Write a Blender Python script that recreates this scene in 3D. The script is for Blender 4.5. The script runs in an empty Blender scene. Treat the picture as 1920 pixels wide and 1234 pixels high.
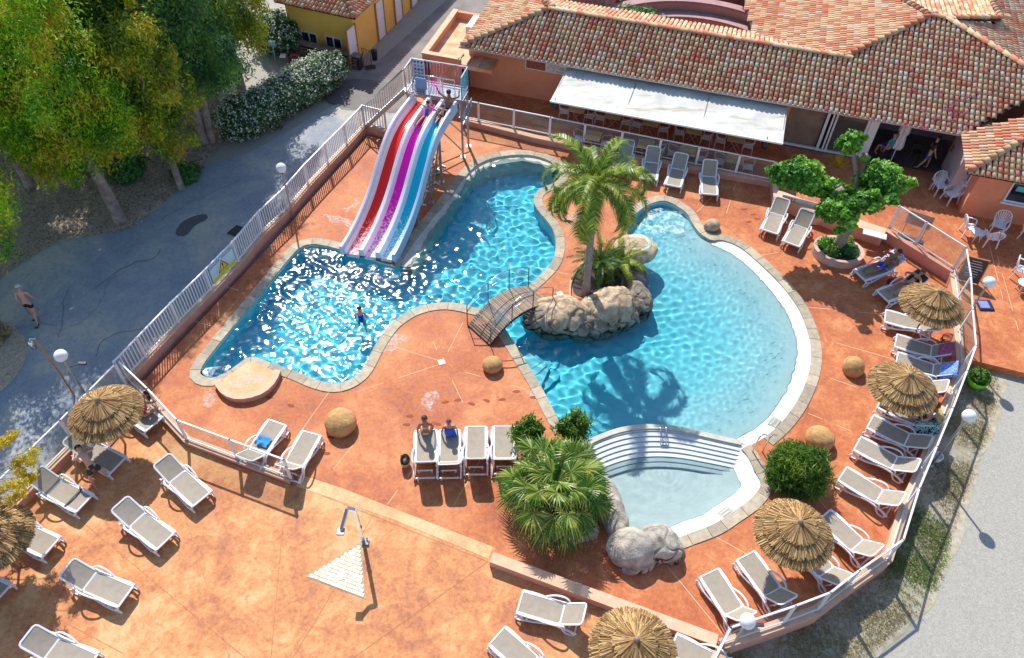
import bpy, bmesh, math, random
import numpy as np
from mathutils import Vector, Matrix, noise, geometry
SC = bpy.context.scene
COL = SC.collection
PI = math.pi
# ---------------------------------------------------------------- camera
F_PX, CAM_H = 1493.0, 21.5                       # focal length in photo pixels, drone height in metres
_d = Vector((-38 / F_PX, -1320 / F_PX, -1)).normalized()
_up = -_d
_fy = (Vector((0, 0, -1)) - _up * Vector((0, 0, -1)).dot(_up)).normalized()
_x = _fy.cross(_up)
ROT = Matrix((_x, _fy, _up))
cam = bpy.data.objects.new('camera', bpy.data.cameras.new('camera'))
COL.objects.link(cam); SC.camera = cam
cam.data.sensor_width = 36; cam.data.lens = 36 * F_PX / 1920
cam.data.clip_start = .5; cam.data.clip_end = 600
cam.matrix_world = Matrix.Translation((0, 0, CAM_H)) @ ROT.to_4x4()
# ---------------------------------------------------------------- light
SUN = Vector((-.22, .665, .71)).normalized()
world = bpy.data.worlds.new('World'); SC.world = world; world.use_nodes = True
wn = world.node_tree
sky = wn.nodes.new('ShaderNodeTexSky'); sky.sky_type = 'NISHITA'; sky.sun_disc = False
sky.sun_elevation = math.asin(SUN.z); sky.sun_rotation = math.atan2(SUN.x, SUN.y)
sky.air_density = 1.0; sky.dust_density = .6; sky.ozone_density = 2.0
wn.links.new(sky.outputs[0], wn.nodes['Background'].inputs[0])
wn.nodes['Background'].inputs[1].default_value = .15
sl = bpy.data.lights.new('sun', 'SUN'); so = bpy.data.objects.new('sun', sl); COL.objects.link(so)
sl.energy = 4.5; sl.angle = math.radians(.5); sl.color = (1, .955, .88)
so.rotation_euler = SUN.to_track_quat('Z', 'Y').to_euler(); so.location = (0, 40, 60)
sl.cycles.is_caustics_light = True
vs = SC.view_settings
vs.view_transform = 'Standard'; vs.look = 'None'; vs.gamma = 1; vs.use_curve_mapping = False
vs.exposure = .38
SC.cycles.max_bounces = 8; SC.cycles.transparent_max_bounces = 16
SC.cycles.sample_clamp_indirect = 6
SC.cycles.caustics_reflective = False

# ---------------------------------------------------------------- helpers
def W(u, v, z=0.0):
    """world point at height z seen at photo pixel (u, v)"""
    r = ROT @ Vector(((u - 960) / F_PX, -(v - 617) / F_PX, -1))
    t = (z - CAM_H) / r.z
    return Vector((0, 0, CAM_H)) + r * t
def WL(lst, z=0.0): return [W(u, v, z) for u, v in lst]
def V(*a): return Vector(a)
def on_plane(u, v, p, n):
    r = ROT @ Vector(((u - 960) / F_PX, -(v - 617) / F_PX, -1)); c = Vector((0, 0, CAM_H))
    return c + r * ((p - c).dot(n) / r.dot(n))
def tag(o, label=None, cat=None, group=None, kind=None):
    if label: o['label'] = label
    if cat: o['category'] = cat
    if group: o['group'] = group
    if kind: o['kind'] = kind
    return o
def empty(name, loc, rz=0, label=None, cat=None, group=None, kind=None):
    o = bpy.data.objects.new(name, None); COL.objects.link(o)
    o.location = loc; o.rotation_euler = (0, 0, rz); o.empty_display_size = .2
    return tag(o, label, cat, group, kind)
def kids(o): return [c for c in bpy.data.objects if c.parent == o]
def copy_tree(o, table, parent=None):
    c = o.copy(); COL.objects.link(c); c.parent = parent
    for ch in table.get(o.name, []): copy_tree(ch, table, c)
    return c
def child_table():
    t = {}
    for o in bpy.data.objects:
        if o.parent: t.setdefault(o.parent.name, []).append(o)
    return t

class MB:
    def __init__(s): s.v = []; s.f = []; s.t = []; s.sm = []
    def add(s, vs, fs, tone=.5, smooth=False):
        b = len(s.v); s.v.extend([tuple(p) for p in vs])
        for f in fs: s.f.append(tuple(i + b for i in f)); s.t.append(tone); s.sm.append(smooth)
        return s
    def box(s, c, d, rz=0, m=None, tone=.5, bev=0):
        x, y, z = d[0] / 2, d[1] / 2, d[2] / 2
        M_ = Matrix.Translation(c) @ (m.to_4x4() if m is not None else Matrix.Rotation(rz, 4, 'Z'))
        if bev:
            b = min(bev, x * .9, y * .9)
            pts = []
            zb = min(bev, z * .9)
            for zz, k in ((-z, b), (-z + zb, 0), (z - zb, 0), (z, b)):
                # octagon ring
                X, Y = x - k, y - k
                q = b * .6
                pts += [(-X + q, -Y, zz), (X - q, -Y, zz), (X, -Y + q, zz), (X, Y - q, zz), (X - q, Y, zz), (-X + q, Y, zz), (-X, Y - q, zz), (-X, -Y + q, zz)]
            fs = [tuple(range(7, -1, -1)), tuple(range(24, 32))]
            for r in range(3):
                for i in range(8):
                    j = (i + 1) % 8
                    fs.append((r * 8 + i, r * 8 + j, r * 8 + 8 + j, r * 8 + 8 + i))
            return s.add([M_ @ Vector(p) for p in pts], fs, tone)
        vs = [M_ @ Vector(p) for p in ((-x, -y, -z), (x, -y, -z), (x, y, -z), (-x, y, -z), (-x, -y, z), (x, -y, z), (x, y, z), (-x, y, z))]
        return s.add(vs, [(3, 2, 1, 0), (4, 5, 6, 7), (0, 1, 5, 4), (1, 2, 6, 5), (2, 3, 7, 6), (3, 0, 4, 7)], tone)
    def bar(s, a, b, w, h=None, up=V(0, 0, 1), tone=.5, bev=0):
        a = Vector(a); b = Vector(b); h = h or w
        d = b - a; L = d.length
        if L < 1e-5: return s
        x = d / L; u = Vector(up)
        if abs(x.dot(u)) > .98: u = V(0, 1, 0)
        y = u.cross(x).normalized(); z = x.cross(y)
        return s.box((a + b) / 2, (L, w, h), m=Matrix((x, y, z)).transposed(), tone=tone, bev=bev)
    def tube(s, pts, r, n=6, tone=.5, cap=True, closed=False):
        pts = [Vector(p) for p in pts]; N = len(pts)
        rs = r if hasattr(r, '__len__') else [r] * N
        vs = []; prev = None
        for i, p in enumerate(pts):
            if closed: t = pts[(i + 1) % N] - pts[i - 1]
            else: t = pts[min(i + 1, N - 1)] - pts[max(i - 1, 0)]
            t.normalize()
            if prev is None:
                a = V(0, 0, 1) if abs(t.z) < .9 else V(1, 0, 0)
                x = t.cross(a).normalized()
            else:
                x = (prev - t * prev.dot(t))
                x = x.normalized() if x.length > 1e-4 else t.orthogonal().normalized()
            prev = x; y = t.cross(x)
            for k in range(n):
                a = 2 * PI * k / n
                vs.append(p + (x * math.cos(a) + y * math.sin(a)) * rs[i])
        fs = []
        for i in range(N if closed else N - 1):
            for k in range(n):
                j = (k + 1) % n; i2 = (i + 1) % N
                fs.append((i * n + k, i * n + j, i2 * n + j, i2 * n + k))
        s.add(vs, fs, tone, True)
        if cap and not closed: s.add([vs[k] for k in range(n)], [tuple(range(n - 1, -1, -1))], tone); s.add([vs[(N - 1) * n + k] for k in range(n)], [tuple(range(n))], tone)
        return s
    def lathe(s, prof, n=16, c=(0, 0, 0), tone=.5, smooth=True):
        vs = []; c = Vector(c)
        for r, z in prof:
            for k in range(n):
                a = 2 * PI * k / n; vs.append(c + V(r * math.cos(a), r * math.sin(a), z))
        fs = []
        for i in range(len(prof) - 1):
            for k in range(n):
                j = (k + 1) % n; fs.append((i * n + k, i * n + j, (i + 1) * n + j, (i + 1) * n + k))
        return s.add(vs, fs, tone, smooth)
    def prism(s, poly, z0, z1, tone=.5):
        n = len(poly); P2 = [(p[0], p[1]) for p in poly]
        ar = sum(P2[i][0] * P2[(i + 1) % n][1] - P2[(i + 1) % n][0] * P2[i][1] for i in range(n))
        if ar < 0: P2.reverse()
        vs = [V(x, y, z0) for x, y in P2] + [V(x, y, z1) for x, y in P2]
        fs = [(i, (i + 1) % n, n + (i + 1) % n, n + i) for i in range(n)]
        s.add(vs, fs, tone)
        tri = geometry.tessellate_polygon([[V(x, y, 0) for x, y in P2]])
        for t in tri:
            a, b, c = [V(*P2[i], 0) for i in t]
            if (b - a).cross(c - a).z < 0: t = t[::-1]
            s.add([V(*P2[i], z1) for i in t], [(0, 1, 2)], tone); s.add([V(*P2[i], z0) for i in t], [(2, 1, 0)], tone)
        return s
    def sphere(s, c, r, n=12, m=8, sc=(1, 1, 1), tone=.5):
        c = Vector(c); vs = []
        for i in range(m + 1):
            th = PI * i / m
            for k in range(n):
                a = 2 * PI * k / n
                vs.append(c + V(math.sin(th) * math.cos(a) * r * sc[0], math.sin(th) * math.sin(a) * r * sc[1], -math.cos(th) * r * sc[2]))
        fs = []
        for i in range(m):
            for k in range(n):
                j = (k + 1) % n; fs.append((i * n + k, i * n + j, (i + 1) * n + j, (i + 1) * n + k))
        return s.add(vs, fs, tone, True)
    def mesh(s, name, mat):
        me = bpy.data.meshes.new(name); me.from_pydata(s.v, [], s.f)
        if mat: me.materials.append(mat)
        me.polygons.foreach_set('use_smooth', s.sm)
        a = me.attributes.new('tone', 'FLOAT', 'FACE'); a.data.foreach_set('value', s.t)
        me.update(); return me
    def build(s, name, mat, parent=None, loc=None, **kw):
        me = s.mesh(name, mat)
        return put(name, me, parent, loc, **kw)
def put(name, me, parent=None, loc=None, rot=None, label=None, cat=None, group=None, kind=None):
    o = bpy.data.objects.new(name, me); COL.objects.link(o)
    if parent: o.parent = parent
    if loc is not None: o.location = loc
    if rot is not None: o.rotation_euler = rot
    return tag(o, label, cat, group, kind)
def np_mesh(name, v, f, mat, tone=None, smooth=False):
    v = np.ascontiguousarray(v, dtype=np.float32); f = np.ascontiguousarray(f, dtype=np.int32)
    me = bpy.data.meshes.new(name); k = f.shape[1]
    me.vertices.add(len(v)); me.vertices.foreach_set('co', v.ravel())
    me.loops.add(f.size); me.loops.foreach_set('vertex_index', f.ravel())
    me.polygons.add(len(f)); me.polygons.foreach_set('loop_start', np.arange(0, f.size, k, dtype=np.int32))
    me.polygons.foreach_set('use_smooth', np.full(len(f), smooth))
    me.update(calc_edges=True)
    if tone is not None:
        a = me.attributes.new('tone', 'FLOAT', 'FACE'); a.data.foreach_set('value', np.ascontiguousarray(tone, dtype=np.float32))
    me.materials.append(mat); return me

# ---------------------------------------------------------------- materials
MATS = {}
def new_mat(name):
    m = bpy.data.materials.new(name); m.use_nodes = True
    return m, m.node_tree, m.node_tree.nodes['Principled BSDF']
def ramp(nt, fac, stops, interp='LINEAR'):
    r = nt.nodes.new('ShaderNodeValToRGB'); e = r.color_ramp.elements; r.color_ramp.interpolation = interp
    e[0].position = stops[0][0]; e[0].color = (*stops[0][1], 1)
    e[1].position = stops[-1][0]; e[1].color = (*stops[-1][1], 1)
    for p, c in stops[1:-1]:
        x = e.new(p); x.color = (*c, 1)
    nt.links.new(fac, r.inputs[0]); return r.outputs[0]
def nz(nt, scale, detail=4, rough=.55, vec=None, dist=0):
    n = nt.nodes.new('ShaderNodeTexNoise'); n.inputs['Scale'].default_value = scale
    n.inputs['Detail'].default_value = detail; n.inputs['Roughness'].default_value = rough; n.inputs['Distortion'].default_value = dist
    if vec is not None: nt.links.new(vec, n.inputs['Vector'])
    return n.outputs[0]
def mixc(nt, fac, a, b, mode='MIX'):
    m = nt.nodes.new('ShaderNodeMix'); m.data_type = 'RGBA'; m.blend_type = mode
    for i, x in ((0, fac), (6, a), (7, b)):
        if isinstance(x, (int, float)): m.inputs[i].default_value = x
        elif isinstance(x, tuple): m.inputs[i].default_value = (*x[:3], 1)
        else: nt.links.new(x, m.inputs[i])
    return m.outputs[2]
def math_(nt, op, a, b=None, c=None):
    m = nt.nodes.new('ShaderNodeMath'); m.operation = op
    for i, x in enumerate((a, b, c)):
        if x is None: continue
        if isinstance(x, (int, float)): m.inputs[i].default_value = x
        else: nt.links.new(x, m.inputs[i])
    return m.outputs[0]
def attr(nt, name='tone'):
    a = nt.nodes.new('ShaderNodeAttribute'); a.attribute_name = name; return a.outputs['Fac']
def geo_pos(nt): return nt.nodes.new('ShaderNodeNewGeometry').outputs['Position']
def bump(nt, b, h, strength=.3, dist=.02):
    n = nt.nodes.new('ShaderNodeBump'); n.inputs['Strength'].default_value = strength; n.inputs['Distance'].default_value = dist
    nt.links.new(h, n.inputs['Height']); nt.links.new(n.outputs[0], b.inputs['Normal'])
def M(name, c, c2=None, scale=3, rough=.7, bmp=0, bscale=40, metal=0, world=False, spec=None, tone=0, dist=.02):
    """simple surface: two colours mixed by noise, fine bump, optional per-face tone"""
    if name in MATS: return MATS[name]
    m, nt, b = new_mat(name)
    vec = geo_pos(nt) if world else nt.nodes.new('ShaderNodeTexCoord').outputs['Object']
    c2 = c2 or tuple(x * .85 for x in c)
    f = nz(nt, scale, 5, .6, vec)
    col = ramp(nt, f, [(.35, c), (.65, c2)])
    if tone:
        g = attr(nt); k = math_(nt, 'MULTIPLY_ADD', g, 2 * tone, 1 - tone)
        hsv = nt.nodes.new('ShaderNodeHueSaturation'); nt.links.new(col, hsv.inputs['Color']); nt.links.new(k, hsv.inputs['Value']); col = hsv.outputs[0]
    nt.links.new(col, b.inputs['Base Color'])
    b.inputs['Roughness'].default_value = rough; b.inputs['Metallic'].default_value = metal
    if spec is not None: b.inputs['Specular IOR Level'].default_value = spec
    if bmp: bump(nt, b, nz(nt, bscale, 4, .6, vec), bmp, dist)
    MATS[name] = m; return m

def deck_material(name, light, mid, dark, pale, seed):
    m, nt, b = new_mat(name); p = geo_pos(nt)
    mp = nt.nodes.new('ShaderNodeMapping'); mp.inputs['Location'].default_value = (seed, seed * 2, 0); nt.links.new(p, mp.inputs[0]); p = mp.outputs[0]
    a = nz(nt, .45, 8, .62, p, .6); c = nz(nt, 1.7, 8, .7, p, 1.2); d = nz(nt, 9, 6, .7, p)
    f = math_(nt, 'ADD', math_(nt, 'MULTIPLY', a, .55), math_(nt, 'MULTIPLY', c, .45))
    col = ramp(nt, f, [(.40, dark), (.462, mid), (.515, light), (.585, pale)])
    col = mixc(nt, .38, col, ramp(nt, d, [(.3, tuple(x * .6 for x in mid)), (.7, pale)]))
    spots = nz(nt, 3.3, 3, .5, p)
    col = mixc(nt, ramp(nt, spots, [(.66, (0, 0, 0)), (.72, (.45, .45, .45))]), col, tuple(x * .62 for x in mid))
    speck = nz(nt, 34, 3, .6, p)
    col = mixc(nt, ramp(nt, speck, [(.63, (0, 0, 0)), (.72, (.35, .35, .35))]), col, tuple(x * .45 for x in dark))
    nt.links.new(col, b.inputs['Base Color'])
    nt.links.new(ramp(nt, c, [(.3, (.55,) * 3), (.7, (.8,) * 3)]), b.inputs['Roughness'])
    b.inputs['Specular IOR Level'].default_value = .3
    bump(nt, b, math_(nt, 'ADD', c, math_(nt, 'MULTIPLY', d, .5)), .35, .02)
    return m
M_DECK = deck_material('terracotta_concrete', (.56, .170, .062), (.46, .120, .045), (.32, .060, .030), (.70, .30, .13), 0)
M_TERR = deck_material('sandy_terracotta_concrete', (.66, .275, .10), (.54, .17, .062), (.34, .078, .036), (.79, .47, .22), 7)
M_TERR2 = deck_material('worn_band_concrete', (.82, .44, .20), (.76, .36, .16), (.62, .24, .11), (.88, .58, .34), 3)
M_WALL = M('salmon_render', (.80, .32, .17), (.72, .26, .14), 1.2, .85, .15, 60, world=True)
M_WALLCAP = M('pale_coping_render', (.78, .50, .33), (.68, .40, .26), 4, .8, .15, 60, world=True)
M_WALLLOW = M('pink_low_wall_render', (.70, .36, .27), (.62, .29, .21), 2, .85, .15, 60, world=True)
M_YEL = M('ochre_render', (.88, .56, .13), (.82, .48, .10), .9, .85, .12, 60, world=True)
M_WHITE = M('white_plastic', (.82, .82, .84), (.78, .78, .80), 3, .35, 0)
M_WMET = M('white_painted_metal', (.80, .80, .81), (.74, .74, .76), 6, .4, 0)
M_SLING = M('taupe_sling_fabric', (.37, .315, .25), (.32, .27, .21), 5, .75, .2, 260, dist=.003)
M_DSLING = M('dark_taupe_sling', (.25, .225, .20), (.21, .19, .17), 5, .75, .2, 260, dist=.003)
M_STEEL = M('galvanised_steel', (.45, .46, .48), (.36, .37, .39), 8, .35, 0, metal=.7)
M_CHROME = M('polished_steel', (.68, .69, .71), (.6, .6, .62), 6, .15, 0, metal=1)
M_DARKM = M('dark_metal', (.05, .05, .055), (.08, .08, .085), 8, .5, 0, metal=.4)
M_COP = M('limestone_coping', (.50, .42, .30), (.36, .30, .22), 5, .8, .5, 25, tone=.2, world=True, dist=.01)
M_WHITEC = M('white_pool_plaster', (.60, .57, .48), (.46, .43, .35), 2.5, .6, .1, 40, world=True)
M_WOODP = M('weathered_pole_wood', (.55, .26, .09), (.38, .17, .06), 9, .7, .2, 40)
M_BLACK = M('black_plastic', (.015, .015, .017), (.03, .03, .03), 5, .5)
M_GREENP = M('lime_green_plastic', (.25, .75, .02), (.2, .65, .02), 4, .35)
M_BLUE = M('blue_cloth', (.03, .12, .62), (.02, .07, .42), 9, .8, .3, 30)
def dots_cloth(name, base, a, b_, sc):
    m, nt, b = new_mat(name); v = nt.nodes.new('ShaderNodeTexCoord').outputs['Object']
    f = nz(nt, sc, 2, .5, v, 1.5); c = ramp(nt, f, [(.40, base), (.47, a), (.53, b_), (.6, base)], 'CONSTANT')
    nt.links.new(c, b.inputs['Base Color']); b.inputs['Roughness'].default_value = .85; MATS[name] = m; return m
M_T1 = dots_cloth('magenta_patterned_towel', (.35, .015, .13), (.65, .35, .5), (.22, .01, .10), 26)
M_T2 = dots_cloth('blue_white_patterned_towel', (.02, .12, .62), (.55, .7, .9), (.03, .2, .75), 24)
M_T3 = dots_cloth('teal_black_patterned_towel', (.02, .03, .04), (.15, .6, .62), (.7, .8, .75), 11)
M_T4 = dots_cloth('white_red_blue_towel', (.8, .8, .82), (.7, .08, .1), (.08, .2, .6), 9)

def glass_mat(name, tint, opac):
    m = bpy.data.materials.new(name); m.use_nodes = True; nt = m.node_tree; nt.nodes.clear()
    o = nt.nodes.new('ShaderNodeOutputMaterial'); t = nt.nodes.new('ShaderNodeBsdfTransparent'); t.inputs[0].default_value = (*tint, 1)
    g = nt.nodes.new('ShaderNodeBsdfGlossy'); g.inputs['Roughness'].default_value = .03
    d = nt.nodes.new('ShaderNodeBsdfDiffuse'); d.inputs[0].default_value = (.7, .72, .72, 1)
    x = nt.nodes.new('ShaderNodeMixShader'); fr = nt.nodes.new('ShaderNodeLayerWeight'); fr.inputs[0].default_value = .12
    nt.links.new(math_(nt, 'MULTIPLY_ADD', math_(nt, 'POWER', fr.outputs['Facing'], 3), .5, .04), x.inputs[0]); nt.links.new(t.outputs[0], x.inputs[1]); nt.links.new(g.outputs[0], x.inputs[2])
    y = nt.nodes.new('ShaderNodeMixShader'); y.inputs[0].default_value = opac
    nt.links.new(x.outputs[0], y.inputs[1]); nt.links.new(d.outputs[0], y.inputs[2]); nt.links.new(y.outputs[0], o.inputs[0])
    return m
M_GLASS = glass_mat('clear_balustrade_glass', (.93, .95, .94), .05)
def window_mat():
    m, nt, b = new_mat('dark_window_glass'); v = geo_pos(nt)
    c = ramp(nt, nz(nt, 2.2, 3, .5, v, .5), [(.4, (.01, .015, .03)), (.6, (.05, .07, .10))])
    nt.links.new(c, b.inputs['Base Color']); b.inputs['Roughness'].default_value = .06; return m
M_WIN = window_mat()
def leaf_mat(name, stops, rough=.5, trans=.38):
    m, nt, b = new_mat(name)
    g = attr(nt); v = geo_pos(nt)
    f = math_(nt, 'ADD', math_(nt, 'MULTIPLY', g, .6), math_(nt, 'MULTIPLY', nz(nt, .8, 3, .5, v), .4))
    c = ramp(nt, f, stops)
    nt.links.new(c, b.inputs['Base Color']); b.inputs['Roughness'].default_value = rough
    tr = nt.nodes.new('ShaderNodeBsdfTranslucent'); nt.links.new(c, tr.inputs[0])
    x = nt.nodes.new('ShaderNodeMixShader'); x.inputs[0].default_value = trans
    out = nt.nodes['Material Output']
    nt.links.new(b.outputs[0], x.inputs[1]); nt.links.new(tr.outputs[0], x.inputs[2]); nt.links.new(x.outputs[0], out.inputs[0])
    return m
L_EUC = leaf_mat('eucalyptus_leaves', [(.14, (.03, .16, .008)), (.36, (.15, .42, .010)), (.54, (.44, .66, .012)), (.72, (.62, .54, .02)), (.86, (.62, .26, .05))])
L_DARK = leaf_mat('dark_broad_leaves', [(.2, (.03, .12, .04)), (.5, (.10, .28, .07)), (.8, (.26, .46, .07))])
L_OLIVE = leaf_mat('olive_green_leaves', [(.2, (.08, .16, .012)), (.45, (.26, .38, .02)), (.66, (.56, .58, .02)), (.84, (.62, .34, .06))])
L_PLANE = leaf_mat('fresh_plane_leaves', [(.2, (.03, .14, .012)), (.45, (.12, .34, .025)), (.75, (.36, .58, .07))], trans=.3)
L_HEDGE = leaf_mat('hedge_leaves', [(.2, (.03, .09, .035)), (.5, (.07, .18, .06)), (.8, (.16, .28, .08))])
L_FLOWER = leaf_mat('white_blossom', [(.2, (.70, .70, .58)), (.8, (.86, .86, .76))])
L_BUSH = leaf_mat('bush_leaves', [(.15, (.02, .085, .012)), (.45, (.085, .21, .02)), (.75, (.30, .42, .05))])
L_YEL = leaf_mat('yellow_blossom', [(.2, (.45, .34, .01)), (.5, (.66, .50, .015)), (.8, (.50, .55, .03))])
L_PALM = leaf_mat('palm_leaflets', [(.2, (.04, .10, .01)), (.45, (.13, .25, .02)), (.72, (.44, .50, .06))], rough=.35)
L_CYC = leaf_mat('cycad_leaflets', [(.2, (.02, .06, .01)), (.5, (.05, .14, .015)), (.8, (.13, .24, .03))], rough=.35)
L_FAN = leaf_mat('fan_palm_leaves', [(.2, (.02, .09, .010)), (.46, (.09, .22, .016)), (.66, (.38, .44, .07)), (.86, (.74, .66, .26))], rough=.35)
L_DRY = leaf_mat('dry_grass_blades', [(.2, (.34, .26, .14)), (.6, (.52, .43, .24)), (.86, (.30, .32, .10))])
L_GRASS = leaf_mat('green_grass_blades', [(.2, (.05, .20, .01)), (.5, (.10, .34, .02)), (.8, (.35, .33, .12))])
M_BARK = M('pale_peeling_bark', (.42, .34, .28), (.17, .12, .10), 3, .85, .5, 9, dist=.04)
M_BARKP = M('mottled_plane_bark', (.40, .33, .25), (.24, .18, .13), 5, .85, .4, 14, dist=.03)
M_BARKD = M('dark_bark', (.12, .09, .07), (.07, .05, .04), 6, .9, .5, 14, dist=.03)

def rot_to(d, up=V(0, 0, 1)):
    """matrix whose Y axis points along d"""
    y = d.normalized(); x = y.cross(up)
    x = x.normalized() if x.length > 1e-3 else V(1, 0, 0)
    z = x.cross(y); return Matrix((x, y, z)).transposed()
def leaves(name, blobs, n, size, mat, seed, parent=None, shell=.55, aspect=.45, droop=0, tone0=.5, tonev=.5, radial=0, **kw):
    """many small leaf quads scattered through the volume of the given blobs (x,y,z,rx,ry,rz)"""
    rg = np.random.default_rng(seed); B = np.array(blobs, float)
    vol = B[:, 3] * B[:, 4] * B[:, 5]; vol = vol ** .75; k = rg.choice(len(B), n, p=vol / vol.sum())
    d = rg.normal(size=(n, 3)); d /= np.linalg.norm(d, axis=1)[:, None]
    # uneven, clumpy radius
    rad = shell + (1 - shell) * rg.random(n) ** .6
    lump = 1 + .20 * np.sin(d[:, 0] * 5 + k * 1.7) * np.cos(d[:, 1] * 6 + k) + .14 * np.sin(d[:, 2] * 9 + k * 2.3) + .08 * np.sin(d[:, 0] * 17 + d[:, 1] * 13 + k)
    c = B[k, :3] + d * (rad * lump)[:, None] * B[k, 3:6]
    nrm = d * (.8 if not radial else .1) + rg.normal(size=(n, 3)) * .55 + np.array([0, 0, .35]); nrm /= np.linalg.norm(nrm, axis=1)[:, None]
    t = rg.normal(size=(n, 3)) + d * radial; t[:, 2] -= droop; t -= nrm * (t * nrm).sum(1)[:, None]; t /= np.linalg.norm(t, axis=1)[:, None]
    b = np.cross(nrm, t); s = size * (.6 + .8 * rg.random(n))[:, None]
    v = np.stack([c - t * s, c + b * s * aspect + nrm * s * .12, c + t * s, c - b * s * aspect + nrm * s * .12], 1).reshape(-1, 3)
    f = np.arange(4 * n).reshape(n, 4)
    clump = .5 + .5 * np.sin(c[:, 0] * 2.1 + 1.3 * np.sin(c[:, 1] * 1.7)) * np.sin(c[:, 2] * 2.3 + seed)
    tone = np.clip(tone0 + tonev * (.5 * (rg.random(n) - .5) + .5 * (clump - .5)), 0, 1)
    me = np_mesh(name, v, f, mat, tone)
    return put(name, me, parent, **kw)
def inside(p, poly):
    x, y = p[0], p[1]; c = False; n = len(poly); j = n - 1
    for i in range(n):
        xi, yi = poly[i][0], poly[i][1]; xj, yj = poly[j][0], poly[j][1]
        if (yi > y) != (yj > y) and x < (xj - xi) * (y - yi) / (yj - yi) + xi: c = not c
        j = i
    return c
def np_inside(X, Y, poly):
    c = np.zeros(X.shape, bool); n = len(poly); j = n - 1
    for i in range(n):
        xi, yi, xj, yj = poly[i][0], poly[i][1], poly[j][0], poly[j][1]
        if yi != yj:
            c ^= ((yi > Y) != (yj > Y)) & (X < (xj - xi) * (Y - yi) / (yj - yi) + xi)
        j = i
    return c
def resample(pts, step=None, n=None, closed=False, smooth=0):
    P = [Vector(p) for p in pts]
    if closed: P = P + [P[0]]
    if smooth:
        for _ in range(smooth):
            Q = [P[0]] if not closed else []
            for i in range(len(P) - 1):
                Q += [P[i] * .75 + P[i + 1] * .25, P[i] * .25 + P[i + 1] * .75]
            if closed: Q.append(Q[0])
            else: Q.append(P[-1])
            P = Q
    L = [0]
    for i in range(1, len(P)): L.append(L[-1] + (P[i] - P[i - 1]).length)
    if n is None: n = max(2, round(L[-1] / step) + (0 if closed else 1))
    out = []; k = 0
    for i in range(n):
        t = L[-1] * i / (n if closed else n - 1)
        while k < len(L) - 2 and L[k + 1] < t: k += 1
        a = (t - L[k]) / max(1e-9, L[k + 1] - L[k]); out.append(P[k].lerp(P[k + 1], min(1, a)))
    return out
def offset(pts, d, closed=False):
    out = []; n = len(pts)
    for i in range(n):
        a = pts[i - 1] if (closed or i > 0) else pts[i]; b = pts[(i + 1) % n] if (closed or i < n - 1) else pts[i]
        t = (b - a); t.z = 0; t.normalize(); out.append(pts[i] + V(-t.y, t.x, 0) * d)
    return out
def sheet(name, outer, holes, z, mat, kind='structure', parent=None, side=0):
    polys = [[V(p[0], p[1], 0) for p in outer]] + [[V(p[0], p[1], 0) for p in h] for h in holes]
    flat = [p for q in polys for p in q]
    tri = geometry.tessellate_polygon(polys); fs = []
    for t in tri:
        a, b, c = [flat[i] for i in t]
        fs.append(tuple(t) if (b - a).cross(c - a).z > 0 else tuple(reversed(t)))
    mb = MB(); mb.add([V(p.x, p.y, z) for p in flat], fs)
    if side:
        for q in polys[:1]:
            n = len(q)
            for i in range(n):
                a, b = q[i], q[(i + 1) % n]
                mb.add([V(a.x, a.y, z), V(b.x, b.y, z), V(b.x, b.y, z - side), V(a.x, a.y, z - side)], [(0, 1, 2, 3)])
    return mb.build(name, mat, parent, kind=kind)
# ================================================================ THE SETTING
def ground_material():
    m, nt, b = new_mat('gravel_ground'); p = geo_pos(nt)
    sx = nt.nodes.new('ShaderNodeSeparateXYZ'); nt.links.new(p, sx.inputs[0])
    a = nz(nt, .8, 6, .65, p); d = nz(nt, 9, 6, .75, p); e = nz(nt, 45, 3, .7, p)
    c = mixc(nt, a, (.36, .34, .29), (.46, .43, .37))
    c = mixc(nt, ramp(nt, d, [(.35, (0,) * 3), (.6, (.5,) * 3)]), c, (.26, .245, .22))
    c = mixc(nt, ramp(nt, e, [(.5, (0,) * 3), (.62, (.6,) * 3)]), c, (.62, .60, .54))
    nt.links.new(c, b.inputs['Base Color']); b.inputs['Roughness'].default_value = .95
    bump(nt, b, math_(nt, 'ADD', d, e), .6, .03); return m
def road_material():
    m, nt, b = new_mat('worn_grey_asphalt_shade_blue'); p = geo_pos(nt)
    a = nz(nt, .35, 7, .65, p, .5); d = nz(nt, 6, 6, .7, p); e = nz(nt, 55, 3, .7, p)
    c = ramp(nt, a, [(.38, (.20, .265, .37)), (.5, (.32, .36, .41)), (.62, (.56, .52, .43))])  # grey asphalt with the blue of skylit shade put into its colour
    c = mixc(nt, ramp(nt, d, [(.45, (0,) * 3), (.7, (.6,) * 3)]), c, (.16, .19, .25))
    c = mixc(nt, ramp(nt, e, [(.5, (0,) * 3), (.6, (.75,) * 3)]), c, (.6, .58, .52))
    nt.links.new(c, b.inputs['Base Color']); b.inputs['Roughness'].default_value = .9
    bump(nt, b, math_(nt, 'ADD', d, e), .8, .03); return m
def litter_material():
    m, nt, b = new_mat('leaf_litter_soil'); p = geo_pos(nt)
    d = nz(nt, 7, 6, .75, p, 1); e = nz(nt, 28, 4, .75, p, 2)
    c = ramp(nt, math_(nt, 'ADD', math_(nt, 'MULTIPLY', d, .4), math_(nt, 'MULTIPLY', e, .6)), [(.36, (.16, .115, .08)), (.47, (.46, .35, .26)), (.57, (.78, .64, .48))])
    nt.links.new(c, b.inputs['Base Color']); b.inputs['Roughness'].default_value = .95
    bump(nt, b, e, .8, .05); return m
M_GROUND = ground_material(); M_ROAD = road_material(); M_LITTER = litter_material()
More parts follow.
